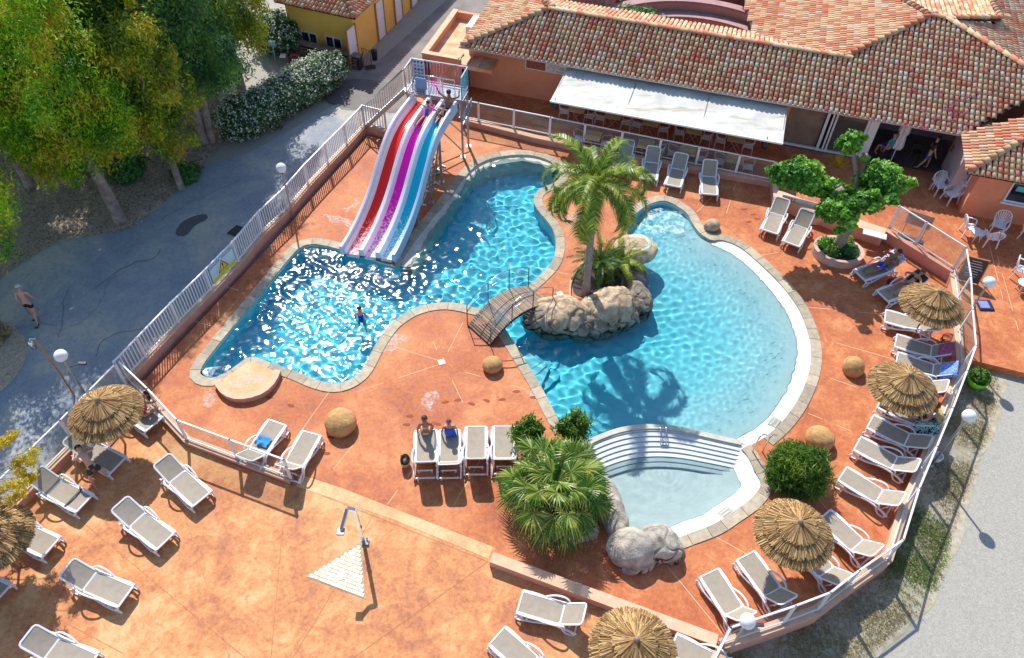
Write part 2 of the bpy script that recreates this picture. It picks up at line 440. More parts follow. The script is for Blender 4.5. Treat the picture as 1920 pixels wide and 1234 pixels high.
M_DRIVE = M('dark_driveway_asphalt', (.20, .18, .17), (.29, .26, .24), 1.1, .9, .3, 50, world=True)
GZ = -.30
# road on the left, a little proud of the ground; driveway between the buildings
road = WL([(-330, 700), (100, 395), (330, 330), (470, 285), (640, 190), (760, 190), (800, 128), (720, 262), (690, 262), (250, 728), (60, 905), (-140, 1060), (-560, 1300)], GZ + .05)
sheet('road', [(p.x, p.y) for p in road], [], GZ + .05, M_ROAD)
drv = WL([(560, 140), (690, 132), (860, -20), (1010, -40), (920, 40), (800, 128), (776, 214), (640, 205)], GZ + .054)
sheet('driveway', [(p.x, p.y) for p in drv], [], GZ + .056, M_DRIVE)
lit = WL([(-330, 560), (-60, 330), (140, 175), (380, 130), (440, 235), (395, 290), (345, 345), (250, 430), (110, 450), (60, 480), (-60, 560)], GZ + .06)
sheet('leaf_litter', [(p.x, p.y) for p in resample(lit, step=.7, closed=True, smooth=2)], [], GZ + .062, M_LITTER)
lit2 = WL([(-200, 640), (0, 590), (60, 640), (40, 700), (-20, 760), (-200, 800)], GZ + .06)
sheet('leaf_litter', [(p.x, p.y) for p in resample(lit2, step=.7, closed=True, smooth=2)], [], GZ + .063, M_LITTER)

# ---- pool contour (inner edge of the coping), traced on the ground plane
C_LEFT = [(371, 698), (408, 648), (480, 562), (545, 482), (560, 466), (575, 459), (596, 458), (636, 468), (722, 494), (743, 500), (752, 498), (759, 479), (801, 424), (847, 366), (866, 340), (888, 313), (922, 296), (980, 289), (1021, 297), (1045, 312), (1053, 330), (1040, 344), (1011, 354), (999, 371), (1004, 391), (1028, 417), (1040, 437), (1043, 461), (1037, 492), (1011, 519), (987, 540), (976, 557), (975, 573), (982, 589)]
C_ROCK = [(997, 605), (1029, 618), (1058, 621), (1092, 619), (1134, 613), (1166, 601), (1189, 580), (1199, 563), (1206, 534), (1206, 519), (1199, 500), (1190, 480), (1178, 455), (1176, 430)]
C_JAC = [(1187, 406), (1205, 390), (1228, 379), (1249, 376), (1276, 391), (1290, 402), (1300, 424), (1314, 441), (1336, 453), (1351, 449)]
C_BEACH = [(1385, 461), (1420, 490), (1464, 533), (1495, 573), (1512, 611), (1522, 652), (1520, 689), (1508, 727), (1488, 764), (1461, 798), (1432, 822), (1402, 838)]
C_BABY = [(1404, 858), (1415, 885), (1429, 906), (1419, 924), (1400, 943), (1372, 961), (1339, 984), (1294, 1000), (1265, 1011)]
C_BROCK = [(1238, 1012), (1200, 1006), (1176, 990), (1160, 964), (1145, 936), (1136, 905), (1122, 872), (1095, 846), (1075, 828)]
C_DECK = [(1042, 778), (1014, 723), (980, 669), (960, 637), (945, 614), (936, 602), (925, 590), (910, 581), (888, 577), (871, 572), (840, 567), (810, 569), (779, 577), (755, 590), (732, 607), (711, 635), (698, 658), (681, 692), (664, 709), (640, 720), (616, 720), (582, 709), (560, 698), (525, 687), (495, 676), (480, 670), (470, 670), (459, 674), (446, 684), (427, 698), (402, 710), (383, 708)]
CONT = resample(WL(C_LEFT + C_ROCK + C_JAC + C_BEACH + C_BABY + C_BROCK + C_DECK), step=.16, closed=True, smooth=2)
sheet('ground', [(-250, -250), (250, -250), (250, 350), (-250, 350)], [[(p.x, p.y) for p in offset(CONT, .1)]], GZ, M_GROUND)
MAIN = resample(WL(C_LEFT + C_ROCK + C_JAC + C_BEACH + [(1388, 829), (1353, 821), (1314, 812), (1267, 801), (1224, 798), (1197, 799), (1158, 805), (1116, 821), (1085, 832)] + C_DECK), step=.2, closed=True, smooth=2)
WEIR_T = WL([(1096, 832), (1116, 821), (1158, 805), (1197, 799), (1224, 798), (1267, 801), (1314, 812), (1353, 821), (1390, 829)])
WEIR_B = WL([(1118, 896), (1143, 882), (1188, 868), (1232, 864), (1275, 866), (1324, 874), (1382, 885), (1420, 894)])
# deck (pool terrace) and the lower sunbathing terrace
KERB_A, KERB_B = W(916, 1042), W(1352, 1212)
deck_px = [(272, 712), (500, 468), (690, 254), (722, 262), (788, 150), (860, 60), (1300, 20), (2250, 330), (2150, 760), (1920, 699), (1825, 676), (1798, 720), (1762, 808), (1730, 882), (1697, 960), (1668, 1054), (1588, 1112), (1534, 1152), (1470, 1176), (1356, 1216), (1270, 1420), (1236, 1170), (918, 1046), (930, 1028), (562, 888), (548, 912), (440, 872), (345, 832)]
deck_poly = WL(deck_px)
sheet('pool_deck', [(p.x, p.y) for p in deck_poly], [[(p.x, p.y) for p in CONT]], 0, M_DECK, side=.5)
terr = WL([(272, 712), (345, 832), (440, 872), (548, 912), (562, 888), (930, 1028), (918, 1046), (1236, 1170), (1352, 1215), (1335, 1250), (1250, 1560), (-500, 1560), (-120, 1075), (85, 884), (240, 722)])
sheet('lower_terrace', [(p.x, p.y) for p in terr], [], -.002, M_TERR, side=.5)
sheet('worn_concrete_band', [(p.x, p.y) for p in WL([(560, 889), (640, 915), (760, 962), (925, 1026), (916, 1048), (740, 975), (556, 912)])], [], .004, M_TERR2)
M_JOINT = M('pale_joint_sealant', (.85, .62, .42), (.70, .42, .24), 9, .9, world=True)
M_JOINTD = M('dark_joint_groove', (.40, .15, .07), (.58, .26, .12), 9, .9, world=True)
def joint(a, b, w, mat, z=.003):
    p, q = W(*a), W(*b); pts = resample([p, q], step=.5)
    mb = MB(); d = (q - p).normalized(); s = V(-d.y, d.x, 0)
    for i in range(len(pts) - 1):
        if mat is M_JOINT and random.Random(int(p.x * 97 + i * 31)).random() < .22: continue
        wa = w * (.8 + .4 * noise.noise(pts[i] * 3)); wb = w * (.8 + .4 * noise.noise(pts[i + 1] * 3))
        mb.add([pts[i] - s * wa + V(0, 0, z), pts[i] + s * wa + V(0, 0, z), pts[i + 1] + s * wb + V(0, 0, z), pts[i + 1] - s * wb + V(0, 0, z)], [(0, 3, 2, 1)])
    if mb.v: mb.build('deck_joint', mat, kind='structure')
for a, b in [((480, 765), (545, 700)), ((560, 815), (617, 735)), ((668, 735), (822, 684)), ((738, 650), (822, 676)), ((812, 640), (826, 674)), ((868, 605), (840, 660)), ((845, 690), (985, 730)), ((838, 692), (868, 755)), ((625, 880), (680, 812)), ((727, 945), (800, 845)), ((835, 975), (925, 820)),
             ((1340, 365), (1283, 420)), ((1379, 345), (1362, 400)), ((1568, 643), (1680, 675)), ((1530, 700), (1660, 745)), ((1515, 775), (1625, 820)), ((1505, 575), (1660, 590)), ((1250, 1060), (1360, 1195)), ((1330, 1000), (1420, 1050)), ((1530, 930), (1560, 965)), ((1000, 500), (1090, 520)), ((392, 528), (448, 545)), ((335, 595), (398, 612)), ((1420, 480), (1480, 470)), ((1835, 380), (1880, 560)), ((1870, 480), (1915, 640))]:
    joint(a, b, .012, M_JOINT)
for a, b in [((150, 975), (460, 1234)), ((562, 912), (912, 1052)), ((916, 1052), (640, 1250)), ((530, 985), (508, 1234)), ((630, 1100), (545, 1240)), ((345, 960), (430, 1234)), ((90, 1150), (230, 1225)), ((700, 965), (680, 1000))]:
    joint(a, b, .010, M_JOINTD)

# ---- pool basin
def floor_material():
    m, nt, b = new_mat('pool_liner_absorption_tint'); p = geo_pos(nt)
    sp = nt.nodes.new('ShaderNodeSeparateXYZ'); nt.links.new(p, sp.inputs[0])
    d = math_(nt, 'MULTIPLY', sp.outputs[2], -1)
    c = ramp(nt, math_(nt, 'DIVIDE', d, 1.5), [(.04, (.66, .70, .66)), (.12, (.52, .76, .78)), (.30, (.20, .70, .80)), (.52, (.05, .64, .78)), (.90, (.03, .62, .81))])  # liner colour, with the water's absorption of light painted in by depth
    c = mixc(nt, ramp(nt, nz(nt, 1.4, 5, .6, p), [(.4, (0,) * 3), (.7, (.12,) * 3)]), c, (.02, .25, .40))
    nt.links.new(c, b.inputs['Base Color']); b.inputs['Roughness'].default_value = .6; return m
M_LINER_TINT = floor_material()
WZ = -.09                                         # level of the main water
bx = [min(p.x for p in MAIN) - .4, max(p.x for p in MAIN) + .4, min(p.y for p in MAIN) - .4, max(p.y for p in MAIN) + .4]
def grid(x0, x1, y0, y1, st):
    xs = np.arange(x0, x1, st); ys = np.arange(y0, y1, st); X, Y = np.meshgrid(xs, ys); idx = np.arange(X.size).reshape(X.shape)
    return X, Y, np.stack([idx[:-1, :-1], idx[:-1, 1:], idx[1:, 1:], idx[1:, :-1]], -1).reshape(-1, 4)
def dist_line(X, Y, pts):
    D = np.full(X.shape, 1e9)
    for a, b in zip(pts[:-1], pts[1:]):
        dx, dy = b.x - a.x, b.y - a.y; t = np.clip(((X - a.x) * dx + (Y - a.y) * dy) / (dx * dx + dy * dy), 0, 1)
        D = np.minimum(D, np.hypot(X - a.x - t * dx, Y - a.y - t * dy))
    return D
beach_line = WL([(1343, 445)] + C_BEACH[:-1] + [(1388, 829), (1353, 821), (1314, 812), (1290, 806)])
X, Y, Fc = grid(*bx, .08)
BLN = resample(WL([(1351, 447)] + C_BEACH), step=.25, smooth=2)
Db = dist_line(X, Y, BLN)
Zf = -np.where(Db < .5, Db * .20, .10 + (Db - .5) * .135)
Dw = dist_line(X, Y, WEIR_T[3:])
Zf = np.minimum(Zf, -.015)
Zf = np.maximum(Zf, -1.25)
leftness = np.clip((2.0 - X) / 3, 0, 1); Zf = np.minimum(Zf, -1.25 * leftness - .0)
Zf = np.where(leftness > .99, -1.28 + .05 * np.sin(X * .5), Zf)
Zf = np.maximum(Zf, -1.34)
cx = (X[:-1, :-1] + .04).ravel(); cy = (Y[:-1, :-1] + .04).ravel()
mainp = [(p.x, p.y) for p in MAIN]
keep = np_inside(cx, cy, mainp) | (dist_line(cx, cy, MAIN + [MAIN[0]]) < .25)
# never under the children's pool
keep &= ~np_inside(cx, cy, [(p.x, p.y) for p in offset(WEIR_T, -.12) + WL(C_BABY + C_BROCK[:-2])])
me = np_mesh('pool_floor', np.stack([X, Y, Zf], -1).reshape(-1, 3), Fc[keep], M_LINER_TINT, smooth=True)
pf = put('pool_floor', me, kind='structure'); pf.cycles.is_caustics_receiver = True
mb = MB(); mm = resample(MAIN, step=.35, closed=True)
for i in range(len(mm)):
    a, b = mm[i], mm[(i + 1) % len(mm)]
    za, zb = -1.4, -1.4
    mb.add([V(a.x, a.y, -.01), V(b.x, b.y, -.01), V(b.x, b.y, zb), V(a.x, a.y, za)], [(0, 1, 2, 3)])
pw = mb.build('pool_wall', M_LINER_TINT, kind='structure'); pw.cycles.is_caustics_receiver = True
# submerged entry steps beside the bridge
mb = MB()
for i, (u, v) in enumerate([(985, 668), (1000, 690), (1016, 716)]):
    pass
c0 = W(985, 676); 
for i in range(3):
    pl = WL([(962, 640), (1012, 722), (1075 - i * 22, 700 - i * 12), (1030 - i * 22, 652 - i * 4)])
    mb.prism(pl, -1.3, -.95 + i * .22)
st = mb.build('entry_steps', M_LINER_TINT, kind='structure'); st.cycles.is_caustics_receiver = True
# white shelf along the narrow arm
mb = MB()
sh = WL([(752, 498), (759, 479), (801, 424), (847, 366), (866, 340), (888, 313), (922, 296), (980, 289), (1021, 297), (1045, 312)])
shi = WL([(771, 497), (800, 455), (824, 418), (858, 368), (876, 342), (892, 324), (922, 307), (980, 298), (1015, 305), (1036, 320)])
for i in range(len(sh) - 1):
    a, b, c, d = sh[i], sh[i + 1], shi[i + 1], shi[i]
    z = -.05; zz = -.11
    mb.add([V(a.x, a.y, z), V(b.x, b.y, z), V(c.x, c.y, zz), V(d.x, d.y, zz)], [(0, 1, 2, 3), ]); mb.add([V(c.x, c.y, zz), V(d.x, d.y, zz), V(d.x, d.y, -1.3), V(c.x, c.y, -1.3)], [(0, 1, 2, 3)])
mb.build('white_pool_shelf', M_WHITEC, kind='structure').cycles.is_caustics_receiver = True

# ---- water: real displaced surface, refracting (the sun's caustics come from it)
def water_material():
    m = bpy.data.materials.new('pool_water'); m.use_nodes = True; nt = m.node_tree; nt.nodes.clear()
    o = nt.nodes.new('ShaderNodeOutputMaterial'); g = nt.nodes.new('ShaderNodeBsdfRefraction')
    g.inputs['IOR'].default_value = 1.33; g.inputs['Roughness'].default_value = 0; g.inputs['Color'].default_value = (.86, .985, 1, 1)
    r = nt.nodes.new('ShaderNodeBsdfGlossy'); r.inputs['Roughness'].default_value = .095; x = nt.nodes.new('ShaderNodeMixShader')
    fr = nt.nodes.new('ShaderNodeLayerWeight'); nt.links.new(math_(nt, 'MULTIPLY_ADD', math_(nt, 'POWER', fr.outputs['Facing'], 4), .6, .022), x.inputs[0])
    fr.inputs[0].default_value = .5; nt.links.new(g.outputs[0], x.inputs[1]); nt.links.new(r.outputs[0], x.inputs[2])
    nt.links.new(x.outputs[0], o.inputs[0]); return m
M_WATER = water_material()
rg = np.random.default_rng(4)
def waves(X, Y, lam0, lam1, n, slope, seed):
    rg = np.random.default_rng(seed); Z = np.zeros(X.shape)
    for i in range(n):
        lam = lam0 * (lam1 / lam0) ** rg.random(); a = rg.uniform(0, 2 * PI); k = 2 * PI / lam
        Z += slope / k / math.sqrt(n) * 1.41 * np.cos(k * (X * math.cos(a) + Y * math.sin(a)) + rg.uniform(0, 6.3))
    return Z
X, Y, Fc = grid(*bx, .036)
mod = .5 + .5 * np.sin(X * .9 + 1.1 * np.sin(Y * .7)) * np.sin(Y * .8 + .9 * np.sin(X * .6))
sp0 = W(600, 600); spark = np.exp(-(((X - sp0.x) / 4.5) ** 2 + ((Y - sp0.y) / 4.0) ** 2))
sp1 = W(1120, 760); sp2 = W(1210, 420); jet = np.exp(-(((X - sp2.x) / 1.6) ** 2 + ((Y - sp2.y) / 1.9) ** 2))
Zw = waves(X, Y, .28, .66, 42, .10, 1) * (.8 + .4 * mod)
Zw += waves(X, Y, .20, .36, 36, .045, 2) * (.25 + .15 * spark + 1.2 * jet + .5 * (1 - mod))
Zw += waves(X, Y, 1.8, 4.0, 12, .02, 3)
Dbw = dist_line(X, Y, BLN); shallow = np.clip(1 - Dbw / 4.5, 0, 1)
Zw = Zw * (1 - .5 * shallow) + shallow * waves(X, Y, .17, .29, 34, .11, 5)
Zw *= np.clip(Dbw / .9, .15, 1)
cx = (X[:-1, :-1] + .018).ravel(); cy = (Y[:-1, :-1] + .018).ravel()
keep = np_inside(cx, cy, mainp) | (dist_line(cx, cy, MAIN + [MAIN[0]]) < .12)
keep &= ~np_inside(cx, cy, [(p.x, p.y) for p in offset(WEIR_T, -.07) + WL(C_BABY + C_BROCK[:-2])])
me = np_mesh('pool_water', np.stack([X, Y, Zw * .8 + WZ], -1).reshape(-1, 3), Fc[keep], M_WATER, smooth=True)
wat = put('pool_water', me, kind='structure'); wat.cycles.is_caustics_caster = True

# ---- children's pool with its curved cascade of steps
BW = -.235
nS = 40; TP = resample(WEIR_T, n=nS, smooth=2); BT = resample(WEIR_B, n=nS, smooth=2)
M_STEP = M('pale_step_plaster', (.62, .66, .66), (.52, .57, .58), 2.5, .6, .1, 40, world=True)
casc = empty('cascade_steps', TP[20], kind='structure')
NSTEP = 8
for k in range(NSTEP):
    z = -.012 - k * .043; mb = MB()
    f0, f1 = k / NSTEP, (k + 1) / NSTEP
    a = [TP[i].lerp(BT[i], f0) for i in range(nS)]; b = [TP[i].lerp(BT[i], f1 + .01) for i in range(nS)]
    for i in range(nS - 1):
        mb.add([V(a[i].x, a[i].y, z), V(b[i].x, b[i].y, z), V(b[i + 1].x, b[i + 1].y, z), V(a[i + 1].x, a[i + 1].y, z)], [(0, 1, 2, 3)], smooth=False)
        mb.add([V(b[i].x, b[i].y, z), V(b[i].x, b[i].y, z - .2), V(b[i + 1].x, b[i + 1].y, z - .2), V(b[i + 1].x, b[i + 1].y, z)], [(0, 1, 2, 3)])
    o = mb.build('step', M_STEP); o.parent = casc; o.matrix_parent_inverse = Matrix.Translation(-casc.location)
    o.cycles.is_caustics_receiver = True
mb = MB(); up_, dn = offset(TP, .05), offset(TP, -.13)
for i in range(nS - 1):
    q = [dn[i], up_[i], up_[i + 1], dn[i + 1]]
    mb.add([V(p.x, p.y, .03) for p in q] + [V(p.x, p.y, -1.3) for p in q], [(0, 3, 2, 1), (1, 2, 6, 5), (0, 4, 7, 3)])
o = mb.build('rim', M_WHITEC); o.parent = casc; o.matrix_parent_inverse = Matrix.Translation(-casc.location)
babyc = [(1118, 850)] + [(1135, 905), (1145, 936), (1160, 964), (1176, 990), (1200, 1006), (1238, 1012)] + C_BABY[::-1] + [(1392, 835)]
X, Y, Fc = grid(min(p.x for p in WL(babyc)) - .3, max(p.x for p in WL(babyc)) + .3, min(p.y for p in WL(babyc)) - .3, max(p.y for p in WL(babyc)) + .3, .08)
bouter = WL([(1388, 829)] + C_BABY)
D = dist_line(X, Y, bouter)
Zb = -np.where(D < .52, .02 + D * .44, .25 + np.clip((D - .52), 0, 1) * .17)
bp = [(p.x, p.y) for p in WL(babyc)]
cx = (X[:-1, :-1] + .04).ravel(); cy = (Y[:-1, :-1] + .04).ravel()
ins = np_inside(cx, cy, bp) | (dist_line(cx, cy, WL(babyc[1:])) < .15)
M_BFLOOR = M('pale_grey_plaster', (.80, .80, .76), (.72, .73, .70), 1.5, .6, .08, 40, world=True)
bf = put('childrens_pool_floor', np_mesh('childrens_pool_floor', np.stack([X, Y, Zb], -1).reshape(-1, 3), Fc[ins], M_BFLOOR, smooth=True), kind='structure'); bf.cycles.is_caustics_receiver = True
mb = MB(); wl = WL(C_BABY + C_BROCK[:-1])
for a, b in zip(wl[:-1], wl[1:]): mb.add([V(a.x, a.y, -.01), V(b.x, b.y, -.01), V(b.x, b.y, -.6), V(a.x, a.y, -.6)], [(0, 1, 2, 3)])
mb.build('childrens_pool_wall', M_WHITEC, kind='structure')
X, Y, Fc = grid(X.min(), X.max(), Y.min(), Y.max(), .045)
src = W(1248, 872); R_ = np.hypot(X - src.x, Y - src.y)
Zr = waves(X, Y, .3, .9, 30, .045, 8) + waves(X, Y, .15, .3, 24, .02, 9) + .0022 * np.sin(R_ * 2 * PI / .17) * np.exp(-R_ / .8) + .004 * np.exp(-(R_ / .45) ** 2) * waves(X, Y, .12, .2, 20, 8, 11)
cx = (X[:-1, :-1] + .022).ravel(); cy = (Y[:-1, :-1] + .022).ravel()
ins = np_inside(cx, cy, bp)
ins |= dist_line(cx, cy, WL(babyc[1:8])) < .1
put('childrens_pool_water', np_mesh('childrens_pool_water', np.stack([X, Y, Zr * .8 + BW], -1).reshape(-1, 3), Fc[ins], M_WATER, smooth=True), kind='structure').cycles.is_caustics_caster = True
# metal overflow grate lying on the white margin
def grate(c, rz, w, d):
    r = empty('drain_grate', c, rz); r['kind'] = 'structure'
    mb = MB()
    for i in range(9): mb.box(V(-w / 2 + w * (i + .5) / 9, 0, 0), (w / 18, d, .012))
    mb.box(V(0, d / 2, 0), (w, .02, .014)); mb.box(V(0, -d / 2, 0), (w, .02, .014))
    mb.build('grate_bars', M_WHITEC, r)
grate(W(1358, 955, -.02) + V(0, 0, .01), math.radians(38), .42, .3); grate(W(1451, 790) + V(0, 0, .02), math.radians(50), .4, .3)

# ---- coping stones, one object each
def coping(parent, pts, w, step=.66, z=.028, closed=False, side=1, mat=None, seed=1):
    rr = random.Random(seed)
    c = resample(pts, step=step / 4, smooth=2)
    o_in = c; o_out = offset(c, w * side)
    i = 0; N = len(c) - 1
    while i < N:
        k = min(N, i + rr.choice((3, 4, 4, 5)))
        if N - k < 2: k = N
        tone = rr.random(); dz = rr.uniform(-.004, .004); top = []; mb = MB()
        seg = list(range(i, k + 1))
        ins = [o_in[j].copy() for j in seg]; outs = [o_out[j].copy() for j in seg]
        g = .008
        for L in (ins, outs):
            d0 = (L[1] - L[0]); d1 = (L[-2] - L[-1])
            if d0.length > g * 2: L[0] += d0.normalized() * g
            if d1.length > g * 2: L[-1] += d1.normalized() * g
        n = len(seg)
        lo = side * .0
        vs = [V(p.x, p.y, z + dz) for p in ins] + [V(p.x, p.y, z + dz) for p in outs] + [V(p.x, p.y, -.05) for p in ins] + [V(p.x, p.y, -.02) for p in outs]
        fs = []
        for j in range(n - 1):
            fs += [(j, j + 1, n + j + 1, n + j), (2 * n + j, 2 * n + j + 1, j + 1, j), (n + j, n + j + 1, 3 * n + j + 1, 3 * n + j)]
        fs += [(0, n, 3 * n, 2 * n), (n - 1, 2 * n - 1, 4 * n - 1, 3 * n - 1)]
        # move pivots to the stone
        ctr = sum(ins + outs, V(0, 0, 0)) / (2 * n)
        mb.add([p - V(ctr.x, ctr.y, 0) for p in vs], fs, tone)
        me = mb.mesh('coping_stone', mat or M_COP)
        b_ = bmesh.new(); b_.from_mesh(me); bmesh.ops.recalc_face_normals(b_, faces=b_.faces); b_.to_mesh(me); b_.free()
        o = put('coping_stone', me, parent, V(ctr.x, ctr.y, 0))
        i = k
cop = empty('pool_coping', (0, 0, 0), kind='structure')
coping(cop, WL([(1060, 808)] + C_DECK + C_LEFT[:8]), .36, seed=3)
coping(cop, WL(C_LEFT[9:34]), .36, seed=4)
coping(cop, WL(C_JAC + C_BEACH[:-1]), .36, seed=5)
coping(cop, WL([(1390, 842)] + C_BABY + [(1240, 1018)]), .36, seed=6)

# cracks and a thin scatter of old repairs on the road, as shallow strips
rr = random.Random(14); M_CRACK = M('road_crack_filler', (.07, .075, .09), (.12, .13, .15), 5, .95, world=True)
for k in range(11):
    p = W(rr.uniform(60, 520), rr.uniform(380, 740), GZ + .064)
    if p.x > W(300, 640).x + 1.2: continue
    a = rr.uniform(0, PI); pts = [p]
    for _ in range(rr.randint(8, 20)):
        a += rr.uniform(-.5, .5); pts.append(pts[-1] + V(math.cos(a), math.sin(a), 0) * .22)
    if any(inside(q, [(z.x, z.y) for z in WL([(272, 712), (500, 468), (690, 254), (1100, 254), (1100, 760), (345, 832)])]) for q in pts): continue
    o_ = offset(pts, .012 + .01 * rr.random()); mb = MB()
    for i in range(len(pts) - 1): mb.add([pts[i], pts[i + 1], o_[i + 1], o_[i]], [(0, 1, 2, 3)])
    mb.build('road_crack', M_CRACK, kind='structure')
# ================================================================ BUILDINGS
def tile_template(L=.36, r0=.092, r1=.076, seg=6):
    vs = []; fs = []
    for j, (y, r, dz) in enumerate(((0, r0, .03), (L, r1, .0))):
        for k in range(seg + 1):
            a = PI * k / seg; vs.append((r * math.cos(a), y, dz + r * math.sin(a) * .82))
    n = seg + 1
    for k in range(seg): fs.append((k, k + 1, n + k + 1, n + k)[::-1])
    # front thickness
    b = len(vs)
    for k in range(n):
        a = PI * k / seg; vs.append(((r0 - .02) * math.cos(a), 0, .03 + (r0 - .02) * math.sin(a) * .82 - .006))
    for k in range(seg): fs.append((k, b + k, b + k + 1, k + 1)[::-1])
    return vs, fs
def tile_material():
    m, nt, b = new_mat('canal_roof_tiles'); g = attr(nt); p = geo_pos(nt)
    c = ramp(nt, g, [(0, (.50, .29, .17)), (.14, (.64, .40, .22)), (.34, (.60, .19, .11)), (.48, (.70, .46, .26)), (.62, (.64, .25, .15)), (.74, (.70, .47, .28)), (.88, (.72, .50, .33)), (.95, (.66, .53, .41))], 'CONSTANT')
    s = nz(nt, 16, 5, .75, p); c = mixc(nt, ramp(nt, s, [(.5, (0,) * 3), (.74, (.4,) * 3)]), c, (.36, .24, .15))
    s2 = nz(nt, 1.1, 4, .6, p); c = mixc(nt, ramp(nt, s2, [(.5, (0,) * 3), (.72, (.4,) * 3)]), c, (.66, .54, .38))
    nt.links.new(c, b.inputs['Base Color']); b.inputs['Roughness'].default_value = .9; b.inputs['Specular IOR Level'].default_value = .2
    bump(nt, b, s, .4, .01); return m
M_TILE = tile_material()
M_UNDER = M('tile_channel_underlay', (.10, .045, .03), (.06, .03, .02), 6, .95, world=True)
TT = tile_template()
TILE_MESH = []
for q in range(12):
    mb = MB(); mb.add(TT[0], TT[1], (q + .5) / 12, True); TILE_MESH.append(mb.mesh('tile', M_TILE))
class Roof:
    """collects tiles; the largest in view become parts, the rest one stuff mesh"""
    def __init__(s, root, limit=300): s.root = root; s.t = []; s.limit = limit; s.rr = random.Random(5); s.nonpart = []
    def slope(s, poly, down, pitch_s, sp=.215, course=.29, far=False):
        """poly: world points on the plane; down: horizontal unit vector pointing down the slope"""
        d = V(down.x, down.y, 0).normalized(); up3 = V(-d.x, -d.y, pitch_s).normalized(); e = V(-d.y, d.x, 0)
        n = e.cross(up3)
        if n.z < 0: n = -n; e = -e
        o = poly[0]; P2 = [((p - o).dot(e), (p - o).dot(up3)) for p in poly]
        us = [p[0] for p in P2]; vs = [p[1] for p in P2]
        mb = MB(); tri = geometry.tessellate_polygon([[V(a, b, 0) for a, b in P2]])
        top = [poly[i] - n * .015 for i in range(len(poly))]; bot = [p - n * .12 for p in top]
        for t in tri:
            mb.add([top[i] for i in t], [(0, 1, 2)]); mb.add([bot[i] for i in t], [(2, 1, 0)])
        m_ = len(poly)
        for i in range(m_): mb.add([top[i], top[(i + 1) % m_], bot[(i + 1) % m_], bot[i]], [(0, 1, 2, 3)])
        me = mb.mesh('roof_deck', M_UNDER); b_ = bmesh.new(); b_.from_mesh(me); bmesh.ops.recalc_face_normals(b_, faces=b_.faces); b_.to_mesh(me); b_.free()
        put('roof_deck', me, s.root, -s.root.location)
        R = Matrix((e, up3, n)).transposed()
        v0 = min(vs) - .08; u0 = min(us) + sp / 2
        for c in range(int((max(us) - min(us)) / sp) + 1):
            u = u0 + c * sp
            for r in range(int((max(vs) - v0) / course) + 1):
                v = v0 + r * course
                if inside((u, v + .14), P2) or (r == 0 and inside((u, v + .2), P2)):
                    p = o + e * u + up3 * v + n * (-.012 + s.rr.uniform(-.006, .006)) + e * s.rr.uniform(-.008, .008)
                    s.t.append((p, R @ Matrix.Rotation(s.rr.uniform(-.03, .03), 3, 'Z'), s.rr.random(), 1.0))
    def ridge(s, a, b, sc=1.6):
        d = (b - a); L = d.length; d.normalize(); R = rot_to(d); n = int(L / .34)
        for i in range(n + 1):
            s.t.append((a + d * (L * i / max(1, n)) + V(0, 0, .03), R, s.rr.random() * .9 + .1 * s.rr.random(), sc))
    def finish(s):
        C = V(0, 0, CAM_H)
        def size(t):
            v = t[0] - C; c = ROT.transposed() @ v; k = F_PX / -c.z
            x, y = c.x * k, c.y * k
            vis = abs(x) < 965 and -640 < y < 622
            return (k * t[3]) if vis else -1
        s.t.sort(key=size, reverse=True)
        for p, R, tone, sc in s.t[:s.limit]:
            o = put('tile', TILE_MESH[int(tone * 12) % 12], s.root); o.matrix_local = Matrix.Translation(p - s.root.location) @ (R.to_4x4() @ Matrix.Diagonal((sc, 1.02, sc, 1)))
        rest = s.t[s.limit:]
        if rest:
            tv = np.array(TT[0]); tf = np.array(TT[1]); N = len(rest)
            Rm = np.array([np.array(t[1]) for t in rest]); P = np.array([tuple(t[0]) for t in rest]); S = np.array([(t[3], 1.02, t[3]) for t in rest])
            v = np.einsum('nij,nkj->nki', Rm, tv[None] * S[:, None]) + P[:, None]
            f = (tf[None] + (np.arange(N) * len(tv))[:, None, None]).reshape(-1, 4)
            tone = np.repeat([(int(t[2] * 12) % 12 + .5) / 12 for t in rest], len(tf))
            o = put('roof_tiles', np_mesh('roof_tiles', v.reshape(-1, 3), f, M_TILE, tone, True), s.root, -s.root.location); o['kind'] = 'stuff'

ZE = 2.5; PS = .33
EA, EB = W(865, 87, ZE), W(1804, 252, ZE)
E_ = (EB - EA).normalized(); N_ = V(-E_.y, E_.x, 0)          # N_ points away from the pool
rest_ = empty('restaurant', EA + E_ * 10 + V(0, 0, -ZE), 0, 'long salmon restaurant building under a curved clay tile roof, behind the white awning', 'building')
RO = rest_.location.copy()
def Q(a, n, z=0): return V(EA.x, EA.y, 0) + E_ * a + N_ * n + V(0, 0, z)   # building coordinates
def QL(p): return p - RO
Lr = (EB - EA).length
roof = Roof(rest_, 300)
nF = V(-N_.x * PS, -N_.y * PS, 1).normalized()
def PF(u, v): return on_plane(u, v, EA, nF)
r0, r1, apex = PF(1026, 23), PF(1583, 103), PF(1743, 31)
hR = (r0 - EA).dot(N_); hR = ((r0 - EA).dot(N_) + (r1 - EA).dot(N_)) / 2
zR = ZE + hR * PS
a0 = (r0 - EA).dot(E_); a1 = (r1 - EA).dot(E_)
aA = (apex - EA).dot(E_); nA = (apex - EA).dot(N_); zA = ZE + nA * PS
F = lambda a, n: Q(a, n, ZE + n * PS)
# front slope (main wing + tall wing in one plane)
hipR_a = aA + .6
hip_end = PF(1976, 161)
front = [F(0, 0), F(a0, hR), F(a1, hR), F(aA, nA), F(aA + .7, nA), F((hip_end - EA).dot(E_), (hip_end - EA).dot(N_)), F(Lr, 0)]
roof.slope(front, -N_, PS)
